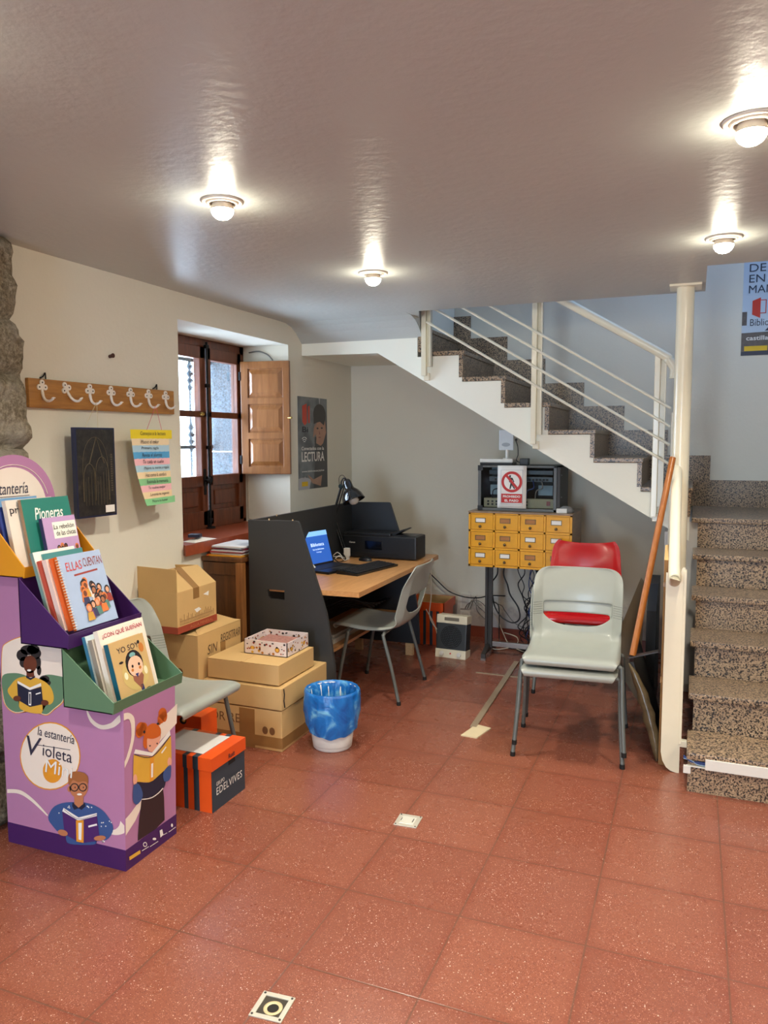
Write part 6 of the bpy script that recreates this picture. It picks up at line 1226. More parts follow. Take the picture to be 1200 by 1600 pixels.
def book(label, xb, y0, wdt, hgt, zb, thick, lean, cover, spine=None, title=(), yaw=0, group=None, deco=None, yrot=0):
    """a book standing in a tray, its front cover facing +X and leaning back; xb,zb is the foot of the front cover"""
    t = thing('book', label, 'book', (xb, y0+wdt/2, zb), group=group, world=False)
    t.rotation_euler = (0, -lean, yaw)
    # local: cover plane x=0 facing +x, y from -w/2..w/2, z from 0..h, thickness towards -x
    w2 = wdt/2; tt = min(.003, thick*.18)
    cm = mat('cover_%d_%d_%d' % cover, cover, .35, coat=.1); sm = mat('cover_%d_%d_%d' % (spine or cover), spine or cover, .4)
    B('cover', [(-tt, 0, -w2, w2, 0, hgt), (-thick, -thick+tt, -w2, w2, 0, hgt)], cm, t)
    B('spine', (-thick, 0, -w2-.0012, -w2+.001, 0, hgt), sm, t)
    B('pages', (-thick+tt, -tt, -w2+.001, w2-.003, .003, hgt-.003), PAPER, t)
    for j, (txt, u, v, tw, th, colr, kw) in enumerate(title):
        b = MB(); put_text(b, txt, (.0006, -w2+u*wdt, v*hgt), (0, 1, 0), (0, 0, 1), tw*wdt, th*hgt, **kw); b.build('title_lettering', mat('print_%d_%d_%d' % colr, colr, .5), t)
    if deco:
        b, ms = deco(w2, hgt); b.keepn = True; b.build('cover_picture', ms, t)
    return t
def people(y0, y1, z0, z1, n, seed, r=.012):
    def f(w2, h):
        random.seed(seed); b = MB(); cols = [(150, 60, 50), (214, 120, 60), (60, 60, 90), (230, 220, 210), (90, 130, 120), (200, 150, 60), (110, 60, 110), (40, 34, 38)]
        skins = [(110, 62, 42), (214, 158, 126), (168, 108, 74)]
        ms = [mat('print_c%d%d%d' % c, c, .5) for c in cols+skins]
        for k in range(n):
            y = -w2+(y0+(y1-y0)*random.random())*2*w2; z = (z0+(z1-z0)*(1-k/n))*h; l = .0006+.0002*k; c = random.randrange(7)
            b.poly([(l, y-r*1.25, z-r*3.2), (l, y+r*1.25, z-r*3.2), (l, y+r*.9, z-r), (l, y-r*.9, z-r)], mi=c)
            b.poly(disc((l+.00005, y, z+.002), (0, 1, 0), (0, 0, 1), 0, 0, r*.95, r*1.15, 12), mi=7 if k % 3 else 1)
            b.poly(disc((l+.0001, y, z), (0, 1, 0), (0, 0, 1), 0, 0, r*.62, r*.8, 12), mi=8+random.randrange(3))
        return b, ms
    return f
# top tray
book('teal book titled Pioneras in the mustard tray of the display', -2.275, 2.15, .235, .275, 1.054, .014, .20, (42, 122, 108), (150, 120, 90),
     [('Pioneras', .22, .70, .6, .17, (240, 240, 230), dict(shear=.25, bold=.01))], deco=lambda w2, h: ((lambda b: (b.poly([(.0006, -w2+.09, .06), (.0006, -w2+.125, .06), (.0006, -w2+.125, .15), (.0006, -w2+.09, .15)], mi=0), b.poly([(.0006, -w2+.01, .0), (.0006, -w2+.04, .0), (.0006, -w2+.035, .05), (.0006, -w2+.015, .045)], mi=1), b)[-1])(MB()), [mat('print_bright_yellow', (222, 206, 40)), mat('print_red', (206, 50, 44))]))
book('lilac book titled La rebelión de las chicas, front of the mustard tray', -2.246, 2.205, .165, .20, 1.054, .016, .20, (190, 154, 196), (60, 50, 90),
     [('La rebelión', .3, .76, .62, .09, (30, 28, 36), {}), ('de las chicas', .34, .63, .6, .10, (30, 28, 36), {})],
     deco=lambda w2, h: ((lambda r: (r[0].poly([(.0003, -w2+.27*2*w2, h*.58), (.0003, w2*.96, h*.58), (.0003, w2*.96, h*.90), (.0003, -w2+.27*2*w2, h*.90)], mi=len(r[1])), (r[0], r[1]+[mat('print_pale', (240, 238, 224))]))[-1])(people(.3, .95, .3, .42, 7, 4, .010)(w2, h))))
book('white book with the dark letters pr behind the teal book', -2.296, 2.10, .22, .275, 1.054, .018, .20, (232, 220, 206), (222, 208, 190), [('princesas', .05, .78, .8, .13, (30, 28, 36), {})])
book('blue picture book at the left of the mustard tray', -2.322, 2.085, .2, .25, 1.054, .02, .20, (44, 62, 132), (44, 62, 132), [('Ana', .3, .66, .4, .12, (214, 196, 60), {})])
book('pink book with pale lettering at the back of the mustard tray', -2.348, 2.075, .2, .23, 1.054, .012, .20, (210, 62, 140), None, [('rosa', .2, .6, .4, .2, (240, 220, 230), {})])
book('pale blue picture book at the rear left of the mustard tray', -2.362, 2.07, .24, .29, 1.054, .012, .20, (110, 156, 196), None)
# purple tray
book('light blue spiral-bound book titled Ellas cuentan, front of the purple tray', -2.034, 2.10, .215, .275, .864, .012, .30, (166, 184, 212), (214, 110, 40),
     [('ELLAS', .13, .78, .36, .12, (206, 62, 54), dict(shear=.1)), ('CUENTAN', .53, .80, .45, .12, (150, 70, 54), dict(shear=.1))],
     deco=lambda w2, h: ((lambda r: (r[0].poly([(.0005, -.05, h*.70), (.0005, .07, h*.72), (.0005, .07, h*.745), (.0005, -.05, h*.725)], mi=0), r)[-1])(people(.32, .92, .22, .60, 22, 8, .014)(w2, h))))
for i, (dx, th, y0, hh, cov, sp, lb) in enumerate(((.016, .018, 2.095, .27, (222, 98, 40), (222, 98, 40), 'orange-spined book directly behind the light blue book'), (.038, .020, 2.085, .265, (232, 206, 196), (232, 206, 196), 'pale pink book in the purple tray behind the orange spine'),
                                        (.062, .016, 2.08, .26, (196, 84, 66), (196, 84, 66), 'brick red book in the purple tray behind the pale pink one'), (.082, .014, 2.075, .29, (232, 230, 218), (120, 150, 146), 'tall white book at the back of the purple tray'))):
    book(lb, -2.034-dx, y0, .2, hh, .864-.0*i, th, .30, cov, sp)
o = book('teal-edged book at the back of the purple tray, just above the light blue one', -2.034-.074, 2.11, .195, .28, .864, .006, .30, (70, 130, 130))
b = MB()
for k in range(24): b.cyl((-2.034-.002, 2.1005, 0), (0, 0, 0), .001) if False else None
t_ = [x for x in COL.objects if x.get('label', '').startswith('light blue spiral')][0]
b = MB()
for k in range(26): z = .008+.0102*k; b.tube([(.002, -.102, z), (.003, -.108, z), (-.006, -.112, z), (-.013, -.106, z)], .0013, 5)
b.build('spiral_binding', mat('white_spiral', (228, 222, 210), .4), t_)
# green tray
def boy(w2, h):
    b = MB(); P = [(30, 24, 28), (236, 190, 160), (150, 92, 70), (40, 52, 110), (120, 170, 170), (236, 226, 190), (196, 120, 50), (204, 178, 110)]
    ms = [mat('print_k%d%d%d' % c, c, .5) for c in P]
    def e(u, v, ru, rv, m, l):
        if l and abs(u) < .35 and m != 5: u = .1+(u-.1)*1.45; v = .40+(v-.42)*1.2; ru *= 1.45; rv *= 1.3
        b.poly(disc((.0006+.0002*l, u*w2, v*h), (0, 1, 0), (0, 0, 1), 0, 0, ru*w2, rv*h, 18), mi=m)
    e(.1, .42, .75, .28, 7, 0); e(.13, .56, .34, .17, 0, 1); e(.15, .52, .29, .13, 1, 2); e(.03, .53, .04, .02, 0, 3); e(.29, .53, .04, .02, 0, 3); e(.0, .48, .05, .02, 6, 3); e(.3, .48, .05, .02, 6, 3)
    e(.12, .68, .12, .03, 4, 2); b.poly([(.001, (.25)*w2, .12*h), (.001, .5*w2, .33*h), (.001, .42*w2, .39*h), (.001, .15*w2, .36*h), (.001, -.1*w2, .38*h), (.001, -.1*w2, .30*h)], mi=2)
    b.poly([(.0012, .05*w2, .40*h), (.0012, .25*w2, .40*h), (.0012, .15*w2, .33*h)], mi=3); b.poly([(.0010, .2*w2, .06*h), (.0010, .38*w2, .06*h), (.0010, .36*w2, .2*h), (.0010, .2*w2, .2*h)], mi=3)
    e(-.45, .42, .1, .06, 5, 1); e(.68, .40, .1, .07, 5, 1); e(.72, .78, .14, .08, 6, 1); e(-.4, .05, .2, .03, 5, 1); e(.6, .09, .18, .03, 0, 1); e(-.55, .65, .12, .02, 0, 1); e(.62, .88, .07, .03, 0, 2)
    return b, ms
book('sand-coloured book titled Yo soy with a cartoon child, front of the green tray', -1.852, 2.115, .185, .225, .604, .02, .26, (202, 168, 112), (28, 92, 112), [('YO SOY', .18, .80, .62, .09, (56, 52, 60), dict(bold=-.0))], deco=boy)
book('white book with red capitals behind the sand-coloured book', -1.880, 2.11, .24, .272, .604, .020, .26, (240, 226, 210), (232, 222, 208), [('¿CON QUÉ SUEÑAN', .06, .87, .88, .085, (170, 50, 74), dict(bold=.01))])
book('grey-spined book in the green tray behind the white one', -1.906, 2.10, .21, .24, .604, .018, .26, (214, 206, 192), (150, 140, 128))
book('blue-edged white book at the back of the green tray', -1.930, 2.095, .23, .25, .604, .014, .26, (206, 222, 226), (60, 120, 150))

# ================================================================== COAT RACK AND WHAT HANGS ON THE LEFT WALL
RW = wood('honey_pine_board', (150, 98, 34), (188, 132, 56), .38, 1, 4, 9, coat=.1)
t = thing('coat_rack', 'honey pine coat rack board with seven white clover-shaped hooks', 'coat rack', (XL, 2.96, 1.747))
B('board', (XL, XL+.02, 2.470, 3.447, 1.684, 1.808), RW, t, bev=.004)
HK = mat('white_enamel_hook', (236, 228, 216), .3)
hy = [2.540, 2.678, 2.822, 2.961, 3.099, 3.235, 3.372]
for i, y in enumerate(hy):
    b = MB(); x = XL+.021; a = .5 if i == 1 else 0
    b.M = Matrix.Translation((0, y, 1.772)) @ Matrix.Rotation(a, 4, 'X')
    for dy, dz in ((0, .020), (-.016, 0), (.016, 0)): b.cyl((x-.002, dy, dz), (x+.004, dy, dz), .0125, n=18)
    b.cyl((x-.002, 0, .004), (x+.0035, 0, .004), .009, n=14)
    b.box(x-.002, x+.004, -.006, .006, -.03, 0, b=.001)
    b.tube([(x+.002, 0, -.02), (x+.006, 0, -.04), (x+.018, 0, -.055), (x+.035, .0, -.060), (x+.05, .0, -.056), (x+.062, .0, -.049)], [.0065, .005], 8, sm=5)
    b.lathe([(.0001, 0), (.008, .001), (.0085, .004), (.0001, .006)], (x+.063, 0, -.049), 12)
    h_ = b.build('hook', HK, t); b = MB(); b.M = Matrix.Translation((0, y, 1.772)) @ Matrix.Rotation(a, 4, 'X')
    for dy, dz in ((0, .020), (-.016, 0), (.016, 0)): b.cyl((x+.0035, dy, dz), (x+.005, dy, dz), .0035, n=10)
    b.build('screw', DSTEEL, h_)
for y in (2.57, 3.315):
    b = MB(); b.tube([(XL, y-.02, 1.812), (XL+.01, y-.01, 1.82), (XL+.012, y, 1.835), (XL+.006, y+.008, 1.81)], .003, 6, sm=4); b.build('hanger', BLACKI, t)
# framed photograph
t = thing('framed_picture', 'dark framed night photograph of a church hanging from the coat rack by a string', 'picture', (-2.54, 2.76, 1.40))
Mp = Matrix.Translation((-2.548, 2.655, 0)) @ Matrix.Rotation(-.06, 4, 'Z')
NAVY = mat('navy_frame', (22, 32, 66), .35)
b = MB(); b.M = Mp
b.box(-.014, .010, 0, .235, 1.195, 1.603, b=.002); b.build('frame', NAVY, t)
def photo_mat():
    q = NT('night_photograph'); n = q.noise(24, 6, rough=.7); 
    q.base(q.ramp(n.outputs[0], [(.4, lin((22, 22, 24))), (.6, lin((46, 42, 38))), (.78, lin((84, 76, 62)))]).outputs[0], .35); return q.m
b = MB(); b.M = Mp; b.box(.010, .0106, .008, .227, 1.203, 1.595); b.build('photograph', photo_mat(), t)
b = MB(); b.M = Mp; gx = .0112
def arc_(cy, zb_, w_, hh, r=.0018, n=12): b.tube([(gx, cy-w_, zb_)]+[(gx, cy-w_*math.cos(PI*k/n), zb_+hh*.55+hh*.45*math.sin(PI*k/n)) for k in range(n+1)]+[(gx, cy+w_, zb_)], r, 4)
arc_(.075, 1.27, .035, .17); arc_(.15, 1.27, .04, .20); arc_(.112, 1.27, .075, .29, .0012)
for k in range(9): b.tube([(gx, .05+.018*k, 1.25), (gx, .05+.018*k, 1.36+.02*((k*5) % 4))], .0012, 4)
b.tube([(gx, .075, 1.44), (gx, .12, 1.56), (gx, .165, 1.44)], .003, 4)
for k in range(16): b.box(gx-.0008, gx, .205, .215, 1.31+.011*k, 1.317+.011*k)
b.build('lit_stonework', mat('photo_gold', (92, 82, 62), .4, var=.4, scale=60), t)
b = MB(); b.M = Mp; b.box(.010, .0115, .165, .22, 1.212, 1.245); b.build('caption_label', PAPER, t)
b = MB(); b.tube([(-2.54, 2.72, 1.603), (-2.560, 2.822, 1.722)], .0012, 5); b.tube([(-2.54, 2.80, 1.603), (-2.560, 2.822, 1.722)], .0012, 5); b.build('hanging_string', mat('string', (204, 190, 150), .7), t)
# strips poster
t = thing('paper_strip_poster', 'hanging poster of eleven pastel paper strips with handwriting, yellow strip on top', 'poster', (-2.53, 3.19, 1.40))
strips = [((238, 214, 40), 'Consejos a la lectura'), ((236, 214, 176), 'Mueve el color'), ((172, 204, 222), 'Primera regla'), ((84, 164, 214), 'Revisa el alumno'), ((240, 184, 190), 'Te cuida un sueño'), ((176, 208, 222), 'Mejora tu mente y regala'), ((240, 214, 170), 'Haz como la sombra'), ((136, 196, 140), 'Estimula la memoria'), ((240, 184, 190), 'Te vuelve mejor'), ((240, 214, 170), 'Levanta tu ingenio'), ((138, 206, 146), 'Mejora tu humor')]
def curve_pt(u, z):      # paper curls: u across 0..1
    k = (1.60-z)/.38
    return Vector((-2.535+.035*k*k*(1.3-u)-.03*k*(1-u)*0+.002*math.sin(u*3), 3.02+.045*k*k*(1-u)+.295*u, z))
z = 1.598
for i, (c, s_) in enumerate(strips):
    hgt = .045 if i == 0 else .034; b = MB(); n = 8; e0, e1 = (-.02, 1.06) if i in (0,) else (0, 1.08) if i == 10 else (0, .97)
    vs = [curve_pt(e0+(e1-e0)*k/n, zz) for zz in (z, z-hgt/2, z-hgt) for k in range(n+1)]
    b.add(vs, [(r*(n+1)+k, r*(n+1)+k+1, (r+1)*(n+1)+k+1, (r+1)*(n+1)+k) for r in range(2) for k in range(n)], False); b.weld = True
    o = b.build('paper_strip', mat('paper_%d_%d_%d' % c, c, .6, var=.02), t); m_ = o.modifiers.new('s', 'SOLIDIFY'); m_.thickness = .0008
    sub(o, t); b = MB(); p = curve_pt(.2, z-hgt*.72); q = curve_pt(.85, z-hgt*.72); u_ = (q-p).normalized(); L = len(s_)*.0078+.03
    put_text(b, s_, p+Vector((.0035, 0, 0)), u_, curve_pt(.5, z)-curve_pt(.5, z-hgt), min(L, .2), hgt*.52, shear=.2, lift=.001); b.build('handwriting', INK, o)
    z -= hgt-.001
b = MB(); b.tube([(-2.555, 3.235, 1.722), (-2.53, 3.13, 1.598)], .0011, 5); b.tube([(-2.555, 3.235, 1.722), (-2.53, 3.245, 1.598)], .0011, 5); b.build('hanging_thread', mat('pink_thread', (214, 80, 110), .7), t)

# ---- poster on the left wall
X = XL+.001
t = thing('wall_poster', 'narrow poster of a child reading with the word LECTURA, on the wall beside the shutter', 'poster', (XL, 5.1, 1.52))
y0, y1, z0, z1 = 4.873, 5.342, 1.188, 1.858
def blur_mat(name, cs, sc=3):
    q = NT(name); n = q.noise(sc, 2); k = len(cs)
    q.base(q.ramp(n.outputs[0], [(.25+.5*i/(k-1), lin(c)) for i, c in enumerate(cs)]).outputs[0], .3); MATS[name] = q.m; return q.m
B('poster_sheet', (XL, XL+.0015, y0, y1, z0, z1), blur_mat('blurred_library_print', [(70, 78, 84), (120, 128, 130), (88, 92, 96), (60, 64, 72)], 5), t)
def PP(u, v, l=0): return (XL+.0018+.0003*l, y0+(y1-y0)*u, z0+(z1-z0)*v)
b = MB()
def el(u, v, ru, rv, mi, l=0, n=24): b.poly([PP(u+ru*math.cos(2*PI*k/n), v+rv*math.sin(2*PI*k/n), l) for k in range(n)], mi)
def po(pts, mi, l=0): b.poly([PP(u, v, l) for u, v in pts], mi)
po([(.55, .56), (.98, .72), (1, .0), (.5, 0), (.56, .3)], 0, 0); po([(.6, .5), (.66, .75), (.92, .78), (.96, .62), (.85, .50), (.76, .47)], 1, 1)
el(.73, .82, .22, .115, 2, 2); po([(.52, .80), (.52, .71), (.60, .725), (.74, .74), (.88, .70), (.94, .78)], 2, 4)
el(.73, .64, .155, .125, 1, 3); el(.65, .665, .035, .010, 2, 5); el(.80, .67, .035, .010, 2, 5); el(.72, .565, .045, .008, 5, 5); po([(.71, .64), (.75, .60), (.70, .598)], 5, 5)
po([(.5, .56), (.58, .60), (.58, .72), (.52, .66)], 1, 2); po([(.3, .16), (.5, .10), (.8, .14), (.75, .02), (.45, .06)], 1, 1); po([(.7, 1), (.74, .92), (.76, 1)], 4, 1)
po([(.14, .90), (.29, .93), (.29, .72), (.22, .69), (.14, .73)], 3, 3); po([(.33, .90), (.39, .91), (.39, .72), (.33, .72)], 3, 3); po([(.0, 0), (.35, .0), (.42, .10), (.2, .14), (0, .12)], 4, 1)
b.keepn = True; b.build('printed_picture', [mat('p_jacket', (62, 62, 64), .35), mat('p_skin', (176, 134, 110), .35, var=.15), mat('p_hair', (44, 38, 36), .35), mat('p_red', (196, 60, 34), .35), mat('p_pale', (176, 176, 180), .35), mat('p_lip', (140, 88, 76), .35)], t)
b = MB()
put_text(b, 'Conectados con la', PP(.10, .425, 5), (0, 1, 0), (0, 0, 1), .36, .026, bold=.02); put_text(b, 'LECTURA', PP(.10, .30, 5), (0, 1, 0), (0, 0, 1), .365, .072, bold=.02)
put_text(b, 'www.bibliotecas.jcyl.es', PP(.10, .18, 5), (0, 1, 0), (0, 0, 1), .36, .018, bold=.02)
for k in range(3): b.tube([PP(.2+.035*(k+1)*math.cos(a), .50+.022*(k+1)*math.sin(a), 4) for a in [PI/4+PI/2*j/6 for j in range(7)]], .0025, 4)
b.build('lettering', PAPER, t)
b = MB(); put_text(b, 'Bi', PP(.13, .62, 5), (0, 1, 0), (0, 0, 1), .09, .04, bold=.01); put_text(b, 'en ti', PP(.12, .125, 5), (0, 1, 0), (0, 0, 1), .07, .016); b.build('dark_lettering', INK, t)
b = MB(); b.quad(PP(.1, .035, 4), PP(.3, .035, 4), PP(.3, .085, 4), PP(.1, .085, 4)); b.build('yellow_logo', mat('logo_yellow', (230, 190, 30)), t)

# ---- poster on the stairwell wall
t = thing('wall_poster', 'tall poster on the stairwell wall at the right edge, with a red open-door logo', 'poster', (.5, YB, 2.42))
x0, x1, z0, z1 = .272, .74, 2.105, 2.78
B('poster_sheet', (x0, x1, YB-.0015, YB, z0, z1), mat('poster_grey_blue', (190, 206, 220), .4, var=.02), t)
def QQ(x, z, l=0): return (x, YB-.002-.0003*l, z)
b = MB(); 
b.poly([QQ(x0, z0), QQ(x1, z0), QQ(x1, z0+.16), QQ(x0, z0+.15)], 0); b.poly([QQ(x0, z0, 1), QQ(x1, z0, 1), QQ(x1, z0+.04, 1), QQ(x0, z0+.025, 1)], 1)
b.poly([QQ(x0, z0+.20), QQ(x0+.03, z0+.20), QQ(x0+.03, z0+.29), QQ(x0, z0+.29)], 0); b.poly([QQ(x0+.14, z0+.16, 1), QQ(x0+.3, z0+.16, 1), QQ(x0+.22, z0+.24, 1)], 1)
b.poly([QQ(x0+.06, z0+.27, 2), QQ(x0+.11, z0+.245, 2), QQ(x0+.11, z0+.38, 2), QQ(x0+.06, z0+.36, 2)], 2)
for a in ((.11, .145, .275, .28), (.11, .145, .36, .365), (.14, .145, .275, .365)): b.poly([QQ(x0+a[0], z0+a[2], 2), QQ(x0+a[1], z0+a[2], 2), QQ(x0+a[1], z0+a[3], 2), QQ(x0+a[0], z0+a[3], 2)], 2)
b.poly([QQ(x0+.02, z0+.03, 3), QQ(x0+.16, z0+.03, 3), QQ(x0+.16, z0+.062, 3), QQ(x0+.02, z0+.062, 3)], 3)
b.keepn = True; b.build('printed_picture', [mat('p_dark_photo', (92, 84, 80), .4, var=.5, scale=30), mat('p_navy', (34, 42, 66), .4), mat('p_red2', (206, 52, 32), .4), mat('logo_yellow', (230, 190, 30))], t)
b = MB()
for s_, z, w_ in (('UN MAR', .62, .33), ('DE LIBROS', .55, .40), ('EN TUS', .48, .27), ('MANOS', .41, .25)): put_text(b, s_, QQ(x0+.035, z0+z-.0, 2), (1, 0, 0), (0, 0, 1), w_, .052)
put_text(b, 'Biblio', QQ(x0+.05, z0+.195, 2), (1, 0, 0), (0, 0, 1), .115, .045); b.build('dark_lettering', mat('print_slate', (52, 60, 76), .5), t)
b = MB(); put_text(b, 'castillaleon', QQ(x0+.03, z0+.10, 3), (1, 0, 0), (0, 0, 1), .22, .03, bold=.015); b.build('lettering', PAPER, t)

# ================================================================== CARD CATALOGUE
OAK = mat('yellow_oak_varnish', (226, 160, 10), .42, var=.12, scale=30); OAK2 = wood('dull_oak_side', (128, 104, 80), (158, 132, 104), .4, 1, 4, 8)
CX0, CX1, CY0, CY1, CZ0, CZ1 = -1.438, -.732, 5.15, 5.60, .668, 1.047
t = thing('card_catalogue', 'yellow oak library card catalogue with twelve small drawers on steel legs', 'cabinet', (-1.085, 5.3, 0))
b = MB(); b.box(CX0, CX1, CY0+.012, CY1, CZ0, CZ1, mi=1, b=.002); cw = (CX1-CX0-.012)/4; ch = (CZ1-CZ0-.016)/3
for k in range(5): x = CX0+.0+(CX1-CX0-.014)*k/4; b.box(x, x+.014, CY0, CY0+.014, CZ0, CZ1, mi=0)
for k in range(4): z = CZ0+(CZ1-CZ0-.014)*k/3; b.box(CX0, CX1, CY0, CY0+.014, z, z+.014, mi=0)
b.build('cabinet_body', [OAK, OAK2], t)
B('top_board', (CX0-.004, CX1+.004, CY0-.006, CY1+.004, CZ1-.004, CZ1+.006), OAK2, t, bev=.002)
white_cards = {(0, 0), (0, 3), (1, 2), (1, 3), (2, 0), (2, 1)}
BR = mat('bronze_holder', (112, 96, 72), .4, .6)
for r in range(3):
    for c in range(4):
        x = CX0+.016+(CX1-CX0-.014)*c/4; z = CZ0+.016+(CZ1-CZ0-.014)*(2-r)/3; w_ = (CX1-CX0-.014)/4-.018; h_ = (CZ1-CZ0-.014)/3-.018
        d = B('drawer', (x, x+w_, CY0+.003, CY0+.02, z, z+h_), OAK, t, bev=.002); sub(d, t)
        cx = x+w_/2-.01; cz = z+h_*.62
        b = MB()
        for a in ((cx-.036, cx+.036, cz+.013, cz+.017), (cx-.036, cx+.036, cz-.017, cz-.013), (cx-.036, cx-.032, cz-.017, cz+.017), (cx+.032, cx+.036, cz-.017, cz+.017)): b.box(a[0], a[1], CY0-.001, CY0+.004, a[2], a[3])
        b.build('label_holder', BR, d)
        B('label_card', (cx-.032, cx+.032, CY0+.001, CY0+.003, cz-.013, cz+.013), PAPER if (r, c) in white_cards else mat('brown_label_card', (176, 116, 60), .6), d, label='white card' if (r, c) in white_cards else None)
        b = MB(); b.cyl((cx, CY0+.003, z+h_*.22), (cx, CY0-.008, z+h_*.22), .005); b.lathe([(.0001, -.004), (.008, -.003), (.010, .001), (.006, .005), (.0001, .006)], (cx, CY0-.010, z+h_*.22), 14, M=Matrix.Rotation(PI/2, 3, 'X')); b.build('knob', BR, d)
for x in (-1.355, -.845):
    B('leg', [(x-.0, x+.018, 5.30, 5.33, .06, CZ0), (x+.030, x+.052, 5.30, 5.33, .06, CZ0), (x+.018, x+.03, 5.312, 5.318, .06, CZ0)], DSTEEL, t, bev=.002)
    b = MB(); b.prism([(5.16, .012), (5.162, .045), (5.30, .085), (5.34, .085), (5.50, .045), (5.50, .012), (5.47, .012), (5.42, .04), (5.2, .04), (5.175, .012)], (x+.01, 0, 0), (0, 1, 0), (0, 0, 1), (.03, 0, 0)); b.build('leg_foot', DSTEEL, t)
    B('glide', (x+.008, x+.042, 5.158, 5.185, 0, .014), STEEL, t)
B('cross_bar', (-1.30, -.84, 5.30, 5.325, .07, .105), STEEL, t, bev=.002)
# network rack
RX0, RX1, RY0, RY1, RZ0, RZ1 = -1.395, -.850, 5.23, 5.60, 1.053, 1.367
RG = mat('grey_metal_cabinet', (92, 94, 92), .45, .3); 
t = thing('network_cabinet', 'grey metal network cabinet with a glass door, standing on the card catalogue', 'network cabinet', (-1.12, 5.4, RZ0))
B('cabinet_shell', [(RX0, RX1+.02, RY0+.012, RY1, RZ1-.008, RZ1), (RX0, RX1+.02, RY0+.012, RY1, RZ0, RZ0+.008), (RX0, RX0+.008, RY0+.012, RY1, RZ0, RZ1), (RX1+.0, RX1+.02, RY0+.012, RY1, RZ0, RZ1), (RX0, RX1+.02, RY1-.005, RY1, RZ0, RZ1)], mat('dark_cabinet_side', (62, 60, 58), .5, .3), t)
fr = B('door_frame', [(RX0, RX0+.022, RY0, RY0+.014, RZ0, RZ1), (RX1-.022, RX1, RY0, RY0+.014, RZ0, RZ1), (RX0, RX1, RY0, RY0+.014, RZ1-.014, RZ1), (RX0, RX1, RY0, RY0+.014, RZ0, RZ0+.02)], RG, t, bev=.003)
B('corner_bracket', [(RX0-.001, RX0+.035, RY0-.003, RY0+.004, RZ1-.035, RZ1+.001), (RX0-.001, RX0+.035, RY0-.003, RY0+.004, RZ0+.004, RZ0+.035)], BLACKP, t)
B('glass_door', (RX0+.02, RX1-.02, RY0+.005, RY0+.009, RZ0+.018, RZ1-.012), GLASS, t)
b = MB()
for z in (RZ0+.25, RZ0+.10): b.cyl((RX1+.02, RY0+.06, z), (RX1+.024, RY0+.06, z), .005)
b.build('side_screw', STEEL, t)
b = MB(); dv = mat('beige_device', (150, 142, 112), .5)
B('power_strip', (RX0+.03, RX1-.025, RY0+.05, RY0+.11, RZ0+.02, RZ0+.085), dv, t, bev=.004)
B('switch_unit', [(RX0+.06, RX1-.04, RY0+.08, RY0+.3, RZ0+.20, RZ0+.235), (RX0+.06, RX1-.04, RY0+.08, RY0+.3, RZ0+.25, RZ0+.28)], mat('blue_grey_switch', (60, 74, 84), .4), t, bev=.003)
b = MB()
for k in range(16): x = RX0+.10+.024*k; b.box(x, x+.014, RY0+.078, RY0+.082, RZ0+.208, RZ0+.222)
b.build('switch_port', RUBBER, t)
b = MB()
for k in range(10): x = RX0+.055+.03*(k % 10); b.box(x, x+.014, RY0+.048, RY0+.052, RZ0+.035, RZ0+.048); b.box(x, x+.014, RY0+.048, RY0+.052, RZ0+.056, RZ0+.068)
b.build('socket_hole', RUBBER, t)
B('red_switch', (RX1-.075, RX1-.05, RY0+.046, RY0+.052, RZ0+.04, RZ0+.07), mat('red_switch_plastic', (120, 34, 26), .4), t)
for k, m_ in enumerate((RUBBER, mat('green_cable', (40, 96, 64), .5), RUBBER, mat('green_cable', (40, 96, 64)), mat('blue_cable', (36, 62, 120)), mat('grey_cable', (120, 118, 112)))):
    b = MB(); x = RX0+.09+.06*k; b.tube([(x, RY0+.06, RZ0+.08), (x+.01, RY0+.04, RZ0+.14), (x+.05, RY0+.05, RZ0+.16), (x+.04, RY0+.07, RZ0+.21)], .004, 6, sm=5); b.build('patch_lead', m_, t)
b = MB(); b.box(RX0+.04, RX0+.11, RY0+.2, RY0+.21, RZ0+.10, RZ0+.17); b.box(RX0+.05, RX0+.10, RY0+.2, RY0+.21, RZ0+.27, RZ0+.30); b.box(RX1-.16, RX1-.06, RY0+.2, RY0+.21, RZ0+.1, RZ0+.17); b.build('device_label', mat('pale_blue_label', (150, 170, 178), .5), t)
# sign hanging over its door
SX0, SX1, SZ0, SZ1 = -1.252, -1.052, 1.075, 1.368; SY = 5.215
t = thing('warning_sign', 'white sheet with a red no-walking sign reading PROHIBIDO EL PASO', 'sign', (-1.15, SY, 1.07))
b = MB(); n = 6; b.add([(SX0+(SX1-SX0)*i/n, SY+.004*math.sin(i*1.1)*j/n, SZ0+(SZ1-SZ0)*(1-j/n)) for j in range(n+1) for i in range(n+1)], [(j*(n+1)+i, j*(n+1)+i+1, (j+1)*(n+1)+i+1, (j+1)*(n+1)+i) for j in range(n) for i in range(n)], True)
o = b.build('paper_sheet', PAPER, t); m_ = o.modifiers.new('s', 'SOLIDIFY'); m_.thickness = .001
W_ = SX1-SX0; Hh = SZ1-SZ0; RED = mat('sign_red', (190, 34, 30), .5, var=.03)
def SP(u, v, l=0): return (SX0+W_*u, SY-.0045-.0003*l, SZ0+Hh*v)
b = MB()
for a in ((.12, .88, .895, .90), (.12, .88, .10, .105), (.12, .13, .10, .90), (.87, .88, .10, .90)): b.poly([SP(a[0], a[2]), SP(a[1], a[2]), SP(a[1], a[3]), SP(a[0], a[3])])
b.build('border_line', mat('sign_grey_line', (150, 160, 168)), t)
b = MB(); cy, cz = .5, .62; q = W_/Hh
